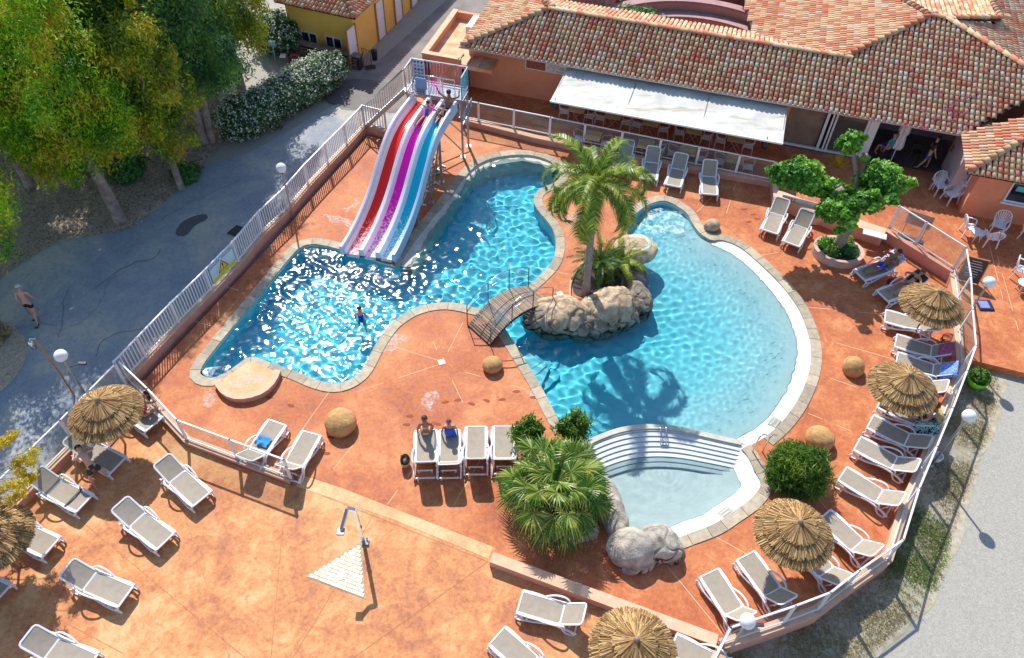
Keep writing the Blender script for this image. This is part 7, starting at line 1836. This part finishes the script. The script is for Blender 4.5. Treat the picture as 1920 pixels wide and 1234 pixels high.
# -- yellow flowering tree at lower left
yt = W(-40, 1010, 0); o = empty('yellow_tree', yt, 0, 'yellow flowering tree with pale bare twigs reaching in from the left edge', 'tree'); rr = random.Random(6)
mb = MB(); limb(mb, [V(0, 0, 0), V(.1, .1, 1.2), V(.2, .4, 2.2)], .12, .07); tips = []
for k in range(34):
    a = W(rr.uniform(-70, 66), rr.uniform(815, 950), rr.uniform(2.0, 3.2)) - yt; s_ = V(.2, .4, 1.6 + rr.random())
    limb(mb, [s_, s_.lerp(a, .55) + V(0, 0, .1), a], .022, .007, 4); tips.append(a)
mb.build('trunk', M('pale_twigs', (.55, .48, .42), (.4, .34, .3)), o)
leaves('blossom', [(*t, .19, .19, .15) for t in tips], 6800, .045, L_YEL, 90, o, shell=.3, aspect=.35, tone0=.55)
# -- verge grass outside the curved fence
rg = np.random.default_rng(3)
fence_line = [V(p.x, p.y, 0) for p in rb]
def verge(name, n, lo, hi, mat, seed, sel=None, size=.05):
    rg = np.random.default_rng(seed); seg = resample(fence_line + [W(1200, 1330, 0)], n=200); off_ = offset(seg, 1)
    k = rg.integers(2, 198, n); t = rg.uniform(lo, hi, n) ** 1.0; P = []
    S = np.array([(seg[i].x, seg[i].y) for i in range(200)]); O = np.array([((off_[i] - seg[i]).x, (off_[i] - seg[i]).y) for i in range(200)])
    xy = S[k] + O[k] * t[:, None] + rg.normal(size=(n, 2)) * .06
    dens = np.array([noise.noise(V(x * .8, y * .8, seed)) for x, y in xy]); ok = dens > rg.uniform(-.5, .35, n)
    if sel is not None: ok &= sel(xy)
    xy = xy[ok]; n = len(xy); a = rg.uniform(0, 2 * PI, n); h = size * rg.uniform(.6, 1.8, n); w = np.stack([np.cos(a), np.sin(a), 0 * a], 1) * .013; base = np.column_stack([xy, np.full(n, GZ)])
    tip = base + np.column_stack([rg.normal(size=n) * h * .7, rg.normal(size=n) * h * .7, h]); v = np.stack([base - w, base + w, tip], 1).reshape(-1, 3)
    put(name, np_mesh(name, v, np.arange(3 * n).reshape(n, 3), mat, rg.random(n)), kind='stuff')
M_VERGE = litter_material(); 
vo = offset(resample(fence_line, n=60, smooth=1), 1.75); vo = [p + V(noise.noise(p) * .3, noise.noise(p + V(4, 4, 0)) * .3, 0) for p in vo]
sheet('verge', [(p.x, p.y) for p in resample(fence_line, n=60, smooth=1)] + [(p.x, p.y) for p in vo[::-1]], [], GZ + .006, M('dry_verge_soil', (.36, .30, .19), (.50, .45, .36), 5, .95, .7, 22, world=True))
verge('dry_grass', 60000, .15, 1.5, L_DRY, 2)
gc_ = W(1700, 1020, GZ); gc2 = W(1675, 1075, GZ)
verge('green_grass', 30000, .2, 1.6, L_GRASS, 5, lambda xy: (np.hypot(xy[:, 0] - gc_.x, xy[:, 1] - gc_.y) < 1.5) | (np.hypot(xy[:, 0] - gc2.x, xy[:, 1] - gc2.y) < 1.0), .07)
# litter leaves on the ground under the grove
rg = np.random.default_rng(8); n = 16000; lp = [(p.x, p.y) for p in lit]; x = rg.uniform(min(p[0] for p in lp), max(p[0] for p in lp), n * 2); y = rg.uniform(min(p[1] for p in lp), max(p[1] for p in lp), n * 2)
ok = np_inside(x, y, lp); x, y = x[ok], y[ok]; n = len(x); a = rg.uniform(0, 6.28, n); c = np.column_stack([x, y, np.full(n, GZ + .08)]); d = np.stack([np.cos(a), np.sin(a), rg.normal(size=n) * .3], 1) * .07; e = np.stack([-np.sin(a), np.cos(a), rg.normal(size=n) * .3], 1) * .022
put('fallen_leaves', np_mesh('fallen_leaves', np.stack([c - d, c + e, c + d, c - e], 1).reshape(-1, 3), np.arange(4 * n).reshape(n, 4), leaf_mat('fallen_bark_and_leaves', [(.2, (.20, .12, .08)), (.5, (.50, .38, .27)), (.8, (.66, .54, .42))], .9, .1), rg.random(n)), kind='stuff')

# foam on the water where the jets and the slides stir it
def foam_sheet(name, pts, seed, thr, z=WZ + .03):
    m = stain_mat('foam_%d' % seed, (.86, .92, .94), thr, 3.2)
    rr = random.Random(seed); pl = resample(WL(pts, z), n=60, closed=True, smooth=2)
    pl = [p + V(noise.noise(p * 1.7 + V(seed, 0, 0)), noise.noise(p * 1.7 + V(0, seed, 5)), 0) * .25 for p in pl]
    mb = MB(); c = sum(pl, V(0, 0, 0)) / len(pl)
    P = [V(c.x + (p.x - c.x) * k, c.y + (p.y - c.y) * k, z + .012 * noise.noise(p * 5 + V(k * 3, 0, 0))) for k in (0, .35, .7, 1) for p in pl]; n = len(pl)
    mb.add(P, [(r * n + i, r * n + (i + 1) % n, (r + 1) * n + (i + 1) % n, (r + 1) * n + i) for r in range(3) for i in range(n)], smooth=True)
    mb.build(name, m, kind='stuff')
foam_sheet('whirlpool_foam', [(1215, 398), (1245, 388), (1275, 400), (1288, 422), (1280, 440), (1240, 436), (1205, 440), (1196, 420)], 3, .46)
foam_sheet('corner_foam', [(378, 694), (392, 682), (418, 688), (440, 684), (420, 698), (398, 706), (384, 704)], 5, .44)
foam_sheet('slide_foam', [(650, 486), (700, 498), (745, 508), (760, 520), (720, 524), (670, 512), (640, 498)], 7, .50)
foam_sheet('waterfall_foam', [(1200, 478), (1222, 492), (1228, 520), (1214, 540), (1204, 520), (1196, 500)], 9, .50)

L_PINK = leaf_mat('pink_roof_weeds', [(.2, (.35, .06, .14)), (.8, (.62, .22, .30))])
wb_ = []; rr = random.Random(12)
for (u, v, k) in ((1745, 168, 3), (1762, 172, 4), (1720, 165, 2), (1820, 182, 4), (1835, 185, 3), (1790, 198, 5), (1775, 210, 5), (1800, 215, 5), (1760, 225, 5), (1740, 212, 3), (1735, 235, 4), (1860, 205, 4), (1785, 235, 4), (1815, 232, 4), (1700, 228, 2), (1870, 280, 4), (1895, 300, 4), (1880, 310, 3), (1580, 178, 1)):
    for _ in range(k):
        p = PF(u + rr.uniform(-12, 12), v + rr.uniform(-8, 8)); wb_.append((p.x - RO.x, p.y - RO.y, p.z + .06 - RO.z, .10, .10, .05))
leaves('roof_weeds', wb_, 1800, .035, L_PINK, 33, rest_, kind='stuff')
# ================================================================ PEOPLE
M_SKIN = M('tanned_skin', (.50, .24, .14), (.44, .20, .12), 6, .5); M_SKINL = M('light_skin', (.66, .36, .25), (.60, .31, .21), 6, .5); M_SKINB = M('deep_tan_skin', (.36, .14, .06), (.31, .12, .05), 6, .45)
M_HAIRD = M('dark_hair', (.02, .012, .01), (.05, .03, .02), 20, .6, .4, 60); M_HAIRB = M('brown_hair', (.14, .07, .04), (.08, .04, .02), 20, .6, .4, 60); M_HAIRG = M('grey_hair', (.45, .43, .40), (.3, .28, .26), 20, .6, .4, 60)
def skin(name, verts, edges, radii, mat, parent, lvl=1):
    me = bpy.data.meshes.new(name); me.from_pydata([tuple(v) for v in verts], edges, [])
    o = bpy.data.objects.new(name, me); COL.objects.link(o)
    md = o.modifiers.new('s', 'SKIN'); md.use_smooth_shade = True; md.branch_smoothing = .6
    for i, r in enumerate(radii):
        sv = me.skin_vertices[0].data[i]; sv.radius = (r, r) if not isinstance(r, tuple) else r; sv.use_root = (i == 0)
    sb_ = o.modifiers.new('u', 'SUBSURF'); sb_.levels = lvl; sb_.render_levels = lvl
    dg = bpy.context.evaluated_depsgraph_get(); dg.update(); ev = bpy.data.meshes.new_from_object(o.evaluated_get(dg)); bpy.data.objects.remove(o)
    ev.materials.clear(); ev.materials.append(mat); ev.polygons.foreach_set('use_smooth', [True] * len(ev.polygons))
    return put(name, ev, parent)
def N3(*a): return Vector(a).normalized()
def person(label, loc, rz, pose, sk=M_SKIN, hair=M_HAIRD, bottom=None, top=None, s=1.0, long_hair=0, cap=None, shoes=None, fem=False, hat=None, towel=None):
    """local frame: faces +Y. pose: hip height, torso dir, head dir, [thigh, shin]*2 (L, R), [upper, fore]*2"""
    o = empty('person', loc, rz, label, 'person'); hp, td, hd, L, A = pose['hip'], N3(*pose['torso']), N3(*pose['head']), pose['legs'], pose['arms']
    right = V(1, 0, 0) if 'right' not in pose else N3(*pose['right'])
    right = (right - td * right.dot(td)).normalized(); fwd = td.cross(right) * -1
    vs_, es, rs = [], [], []
    def add(p, r, par=None):
        vs_.append(p * s); rs.append(tuple(q * s for q in r) if isinstance(r, tuple) else r * s)
        if par is not None: es.append((par, len(vs_) - 1))
        return len(vs_) - 1
    P0 = V(0, 0, hp); hipw = .095 if fem else .09; shw = .155 if fem else .18
    pel = add(P0, .115 if fem else .11); wa = add(P0 + td * .19, .10 if fem else .115, pel); ch = add(P0 + td * .37, .115 if fem else .135, wa); nb = add(P0 + td * .50, .065, ch)
    nk = add(P0 + td * .56, .052, nb)
    hc = P0 + td * .59 + hd * .10
    h0 = add(hc - hd * .02, .085, nk); h1 = add(hc + hd * .07, .092, h0)
    fd = (fwd - hd * fwd.dot(hd)).normalized()
    J = {}
    for side, (th, shn) in zip((-1, 1), L):
        th, shn = N3(*th), N3(*shn); hj = P0 + right * side * hipw - td * .02; a = add(hj, .088, pel); k0 = add(hj + th * .21, .072, a); k = add(hj + th * .42, .054, k0); c = add(hj + th * .42 + shn * .16, .052, k); an = add(hj + th * .42 + shn * .40, .034, c)
        ft = fwd - shn * fwd.dot(shn); ft = ft.normalized() if ft.length > .2 else td
        if pose.get('flatfoot', True) and abs(shn.z) > .6: ft = V(fwd.x, fwd.y, 0).normalized() if V(fwd.x, fwd.y, 0).length > .2 else ft
        heel = add(hj + th * .42 + shn * .43, .034, an); toe = add(hj + th * .42 + shn * .435 + ft * .14, .026, heel)
        J[side] = (hj, hj + th * .42, hj + th * .42 + shn * .43, ft)
    H_ = {}
    for side, (ua, fa) in zip((-1, 1), A):
        ua, fa = N3(*ua), N3(*fa); sj = P0 + td * .47 + right * side * shw; a = add(sj, .058, nb); m_ = add(sj + ua * .14, .046, a); e = add(sj + ua * .28, .038, m_); w = add(sj + ua * .28 + fa * .24, .026, e)
        pm = add(sj + ua * .28 + fa * .31, (.036, .022), w); H_[side] = (sj, sj + ua * .28, sj + ua * .28 + fa * .24, fa)
    body = skin('body', vs_, es, rs, sk, o)
    # hands: palm with five fingers
    for side in (-1, 1):
        sj, el, wr, fa = H_[side]; ac = fa.cross(td); ac = ac.normalized() if ac.length > .1 else right; nrm = fa.cross(ac).normalized(); mb = MB()
        for q, (ox, ln) in enumerate(((-.028, .058), (-.010, .070), (.009, .066), (.026, .052))):
            b = wr + fa * .085 + ac * ox; mb.tube([b * s, (b + fa * ln * .5 - nrm * .006) * s, (b + fa * ln - nrm * .024) * s], [.0095 * s, .0085 * s, .006 * s], 5)
        b = wr + fa * .03 - ac * .026 * side; mb.tube([b * s, (b + (fa * .6 - ac * side * .8).normalized() * .035) * s, (b + (fa * .95 - ac * side * .5).normalized() * .062) * s], [.011 * s, .0095 * s, .007 * s], 5)
        mb.build('fingers', sk, body)
    # face: nose, eyes, ears, mouth
    mb = MB(); c = hc + hd * .04; rx = hd.cross(fd)
    mb.sphere((c + fd * .098) * s, .016 * s, 6, 4)
    for q in (-1, 1): mb.sphere((c + rx * q * .09) * s, .022 * s, 6, 4, (.6, 1, 1))
    mb.build('nose_and_ears', sk, body)
    mb = MB()
    for q in (-1, 1): mb.sphere((c + hd * .02 + fd * .085 + rx * q * .033) * s, .010 * s, 6, 4)
    mb.sphere((c - hd * .045 + fd * .084) * s, .014 * s, 6, 4, (1.5, 1, .4)); mb.build('eyes_and_mouth', M_HAIRD, body)
    # hair cap
    R = Matrix((rx, fd, hd)).transposed()
    mb = MB(); n, m = 14, 7; vv = []
    for i in range(m + 1):
        th = PI * .62 * i / m
        for k in range(n):
            a = 2 * PI * k / n; q = V(math.sin(th) * math.cos(a) * .103, math.sin(th) * math.sin(a) * .112, math.cos(th) * .112)
            if q.y > .03 and q.z < .035: q.z = .035 + .01
            q.y -= .010; vv.append((hc + hd * .045 + R @ q) * s)
    mb.add(vv, [(i * n + k, (i + 1) * n + k, (i + 1) * n + (k + 1) % n, i * n + (k + 1) % n) for i in range(m) for k in range(n)], smooth=True)
    mb.build('cap' if cap else 'hair', cap or hair, o)
    if long_hair:
        mb = MB(); p = hc + hd * .03 - fd * .085
        dn = (V(0, 0, -1) * .8 - td * .35 - fwd * .2).normalized(); mb.tube([p * s, (p + dn * long_hair * .4 - fwd * .03) * s, (p + dn * long_hair * .8) * s, (p + dn * long_hair) * s], [.075 * s, .07 * s, .05 * s, .015 * s], 8); mb.build('long_hair', hair, o)
    if hat:
        mb = MB(); prof = [(.23, -.01), (.225, .0), (.12, .02), (.105, .09), (.06, .115), (0, .118)]; n = 20
        vv = [(hc + hd * .075 + R @ V(r * math.cos(2 * PI * k / n), r * math.sin(2 * PI * k / n), z)) * s for r, z in prof for k in range(n)]
        mb.add(vv, [(i * n + k, i * n + (k + 1) % n, (i + 1) * n + (k + 1) % n, (i + 1) * n + k) for i in range(len(prof) - 1) for k in range(n)], smooth=True); mb.build('straw_hat', hat, o)
    if bottom:
        mat_, ln = bottom; v2, e2, r2 = [P0 * s, (P0 + td * .10) * s], [(0, 1)], [.135 * s, .122 * s]
        for side in (-1, 1):
            hj, kn, _, _ = J[side]; d = (kn - hj); b = len(v2); v2 += [(hj) * s, (hj + d * ln) * s]; e2 += [(0, b), (b, b + 1)]; r2 += [.108 * s, (.098 if ln > .2 else .09) * s]
        skin('shorts' if ln > .25 else 'swim_bottom', v2, e2, r2, mat_, o)
    if top:
        mat_, kind = top
        if kind == 'shirt':
            v2 = [P0 + td * .06, P0 + td * .2, P0 + td * .38, P0 + td * .49]; e2 = [(0, 1), (1, 2), (2, 3)]; r2 = [.128, .127, .145, .08]
            for side in (-1, 1):
                sj, el, _, _ = H_[side]; b = len(v2); v2 += [sj, sj.lerp(el, .6)]; e2 += [(3, b), (b, b + 1)]; r2 += [.07, .056]
            skin('shirt', [v * s for v in v2], e2, [r * s for r in r2], mat_, o)
        elif kind == 'suit':
            skin('swimsuit', [v * s for v in (P0 - td * .02, P0 + td * .19, P0 + td * .36, P0 + td * .43)], [(0, 1), (1, 2), (2, 3)], [r * s for r in (.128, .11, .125, .10)], mat_, o)
        else:
            skin('bikini_top', [v * s for v in (P0 + td * .32, P0 + td * .36, P0 + td * .39)], [(0, 1), (1, 2)], [r * s for r in (.118, .124, .118)], mat_, o)
    if shoes:
        mb = MB()
        for side in (-1, 1):
            _, _, an, ft = J[side]; mb.bar((an - ft * .05 + V(0, 0, -.02)) * s, (an + ft * .19 + V(0, 0, -.03)) * s, .09 * s, .045 * s, bev=.01)
        mb.build('shoes', shoes, o)
    if towel:
        skin('towel_wrap', [v * s for v in (P0 + V(0, -.02, -.08), P0 + td * .18, P0 + td * .36, P0 + td * .47)], [(0, 1), (1, 2), (2, 3)], [r * s for r in (.21, .20, .20, .11)], towel, o, 2)
        mb = MB(); mb.add([V(.12, -.05, hp + .35) * s, V(.26, -.12, hp + .1) * s, V(.30, -.1, hp - .12) * s, V(.14, -.16, hp - .1) * s, V(.20, .05, hp + .1) * s], [(0, 3, 2, 1), (0, 1, 2, 4)]); mb.build('towel_flap', towel, o)
    return o
STAND = dict(hip=.91, torso=(0, .02, 1), head=(0, .05, 1), legs=[((-.06, .05, -1), (0, 0, -1)), ((.06, -.05, -1), (0, -.05, -1))], arms=[((-.25, .0, -1), (-.05, .3, -1)), ((.25, 0, -1), (.05, .3, -1))])
WALK = dict(hip=.90, torso=(0, .06, 1), head=(0, .12, 1), legs=[((-.05, .30, -1), (0, .05, -1)), ((.05, -.22, -1), (0, -.45, -1))], arms=[((-.14, -.25, -1), (-.04, .2, -1)), ((.16, .25, -1), (.06, .5, -1))])
yaw_to = lambda a, b: math.atan2((b - a).y, (b - a).x) - PI / 2
# 1 walking man: back to the camera
person('shirtless man in black shorts and pale cap walking on the road at the far left', W(70, 600, GZ + .05), .12, WALK, M_SKINL, M_HAIRG, bottom=(M('black_shorts', (.012, .012, .015)), .5), cap=M('pale_cap', (.6, .6, .58)), shoes=M_BLACK)
# 2 bending man
BEND = dict(hip=.86, torso=(0, .72, .72), head=(0, .95, .05), legs=[((-.28, .05, -1), (-.05, -.12, -1)), ((.28, .05, -1), (.08, -.12, -1))], arms=[((-.45, .55, -.7), (.35, .8, -.2)), ((.45, .55, -.7), (-.35, .8, -.2))])
person('shirtless man in dark green trunks bending forward between the loungers at the left', W(192, 905, 0), .78, BEND, M_SKINL, M_HAIRB, bottom=(M('dark_green_trunks', (.035, .035, .02)), .55))
# 3 woman in red seated on lounger edge
SITF = dict(hip=.44, torso=(0, .55, .85), head=(0, .8, .5), legs=[((-.15, 1, -.1), (-.05, .1, -1)), ((.2, 1, -.1), (.1, .15, -1))], arms=[((-.1, .7, -.6), (.2, .7, -.3)), ((.1, .7, -.6), (-.2, .7, -.3))])
lo = LG[14]; person('dark haired woman in red leaning forward on the lounger beside the left thatched parasol', lo.location + lo.rotation_euler.to_matrix() @ V(.55, 0, 0), lo.rotation_euler.z + PI * .5 + PI * .55, SITF, M_SKIN, M_HAIRD, top=(M('red_top', (.55, .02, .03)), 'suit'), fem=True, long_hair=.3)
# 4 bather in the pool
BATH = dict(STAND); BATH = dict(hip=.02, torso=(0, 0, 1), head=(0, .05, 1), legs=STAND['legs'], arms=[((-.25, .1, -1), (-.1, .5, -.8)), ((.25, .1, -1), (.1, .5, -.8))])
w4 = person('girl with long dark hair and blue swimsuit standing in the left pool', W(678, 603, -.25) , .15, BATH, M_SKINL, M_HAIRD, top=(M('royal_blue_swimsuit', (.02, .03, .55)), 'suit'), bottom=(MATS['royal_blue_swimsuit'], .1), s=.92, fem=True, long_hair=.42)
# 5, 6 seated pair at the foot ends of the first two loungers, facing the pool
SIT = dict(hip=.47, torso=(0, -.05, 1), head=(0, .15, 1), legs=[((-.2, 1, -.05), (0, .15, -1)), ((.2, 1, -.05), (0, .15, -1))], arms=[((-.35, -.1, -1), (-.05, .2, -1)), ((.3, .3, -1), (.0, .8, -.5))])
for k, lab in ((0, 'dark haired woman in a pale bikini seated at the foot of the leftmost lounger'), (1, 'seated child wrapped in a bright blue towel seen from behind')):
    lo = LG[k]; loc = lo.location + lo.rotation_euler.to_matrix() @ V(.16, 0, 0)
    if k == 0: person(lab, loc, lo.rotation_euler.z + PI / 2, SIT, M_SKINB, M_HAIRD, bottom=(M('cream_bikini', (.7, .62, .52)), .08), top=(MATS['cream_bikini'], 'bikini'), fem=True, long_hair=.3)
    else: person(lab, loc, lo.rotation_euler.z + PI / 2, SIT, M_SKIN, M_HAIRB, s=.86, towel=M_BLUE)
# lying people: local frame of the lounger rotated so that the body faces up
def lying(lg, ang, label, **kw):
    a = math.radians(ang); ps = dict(hip=.02, torso=(0, -math.cos(a), math.sin(a)), head=(0, -math.cos(a) * .8, math.sin(a)), legs=kw.pop('legs'), arms=kw.pop('arms'), flatfoot=False)
    o = person(label, lg.location + lg.rotation_euler.to_matrix() @ V(1.12, 0, .47), lg.rotation_euler.z + PI / 2, ps, **kw); return o
lying(LG[31], 40, 'tanned man in bright blue shorts sunbathing with folded arms in the tree shade', sk=M_SKINB, hair=M_HAIRD, bottom=(M('bright_blue_shorts', (.01, .08, .75)), .6), legs=[((-.12, 1, -.02), (.05, 1, -.05)), ((.12, 1, .15), (-.05, 1, -.25))], arms=[((-.5, .3, -.2), (.9, .5, .3)), ((.6, .3, -.2), (-.9, .4, .3))])
lying(LG[30], 40, 'woman in a bikini reclining with bent knees, left of the upper right parasol', sk=M_SKIN, hair=M_HAIRB, bottom=(M_BLACK, .08), top=(M_BLACK, 'bikini'), fem=True, legs=[((-.1, .85, .5), (0, .8, -.6)), ((.1, .9, .35), (0, .85, -.5))], arms=[((-.5, .4, -.1), (.5, .8, .3)), ((.5, .4, -.1), (-.5, .8, .3))])
lying(LG[25], 40, 'woman in a straw hat and black swimsuit resting under the middle thatched parasol', sk=M_SKINL, hair=M_HAIRB, top=(M_BLACK, 'suit'), fem=True, hat=M('straw_hat', (.55, .38, .18), (.4, .26, .1), 30, .9), legs=[((-.1, .8, .55), (0, .85, -.6)), ((.12, .9, .3), (0, .9, -.4))], arms=[((-.6, .4, .1), (.6, .6, .5)), ((.6, .5, 0), (-.4, .8, .2))])
# waiter and seated guest
person('waiter in a black shirt and blue grey shorts walking out of the bar', W(1730, 316, .035), -1.9, WALK, M_SKINL, M_HAIRD, bottom=(M('blue_grey_shorts', (.10, .12, .32)), .8), top=(M_BLACK, 'shirt'), shoes=M_BLACK)
person('guest in a teal shirt seated on the bar stool behind the folded parasol', W(1655, 305, .035), .5, dict(SIT, hip=.80), M_SKIN, M_HAIRD, bottom=(M_BLUE, .7), top=(M('teal_shirt', (.02, .30, .34)), 'shirt'))
# slide riders
def on_slide(i, s_, dz=.06): p = SP(i, s_, -.34 + dz) + SO; return p
def slope_at(i): a = SP(i - 1, .5, 0); b = SP(i + 1, .5, 0); return (b - a).normalized()
for i, s_, lab, kw in ((6, .53, 'girl in a purple blue swimsuit sliding down the magenta lane', dict(sk=M_SKIN, hair=M_HAIRB, top=(M('violet_swimsuit', (.10, .10, .5)), 'suit'), bottom=(MATS['violet_swimsuit'], .1), fem=True, s=.82)), (5, .84, 'small child in dark trunks sliding down the turquoise lane', dict(sk=M_SKINL, hair=M_HAIRB, bottom=(M('navy_trunks', (.01, .04, .12)), .5), s=.62)), (2, .85, 'man in black shorts sitting at the top of the turquoise lane holding the bar', dict(sk=M_SKINB, hair=M_HAIRD, bottom=(MATS['black_shorts'], .55)))):
    d = slope_at(i); az = math.atan2(d.y, d.x) - PI / 2; sl_ = math.asin(max(-1, min(1, -d.z)))
    f_ = (0, math.cos(sl_), -math.sin(sl_)); t_ = (0, -.45 + .2 * math.sin(sl_), 1) if s_ > .8 else (0, -.6, .85)
    person(lab, on_slide(i, s_, .10), az, dict(hip=0.03, torso=t_, head=(0, .1, 1), legs=[((-.12, f_[1], f_[2] + .2), (0, f_[1], f_[2] - .15)), ((.12, f_[1], f_[2] + .1), (0, f_[1], f_[2]))], arms=[((-.7, -.1, .3), (-.2, .3, .9)), ((.7, -.1, .3), (.2, .3, .9))] if i == 2 else [((-.7, -.1, -.3), (-.5, .3, -.4)), ((.7, -.2, .1), (.5, .2, -.5))], flatfoot=False), **kw)
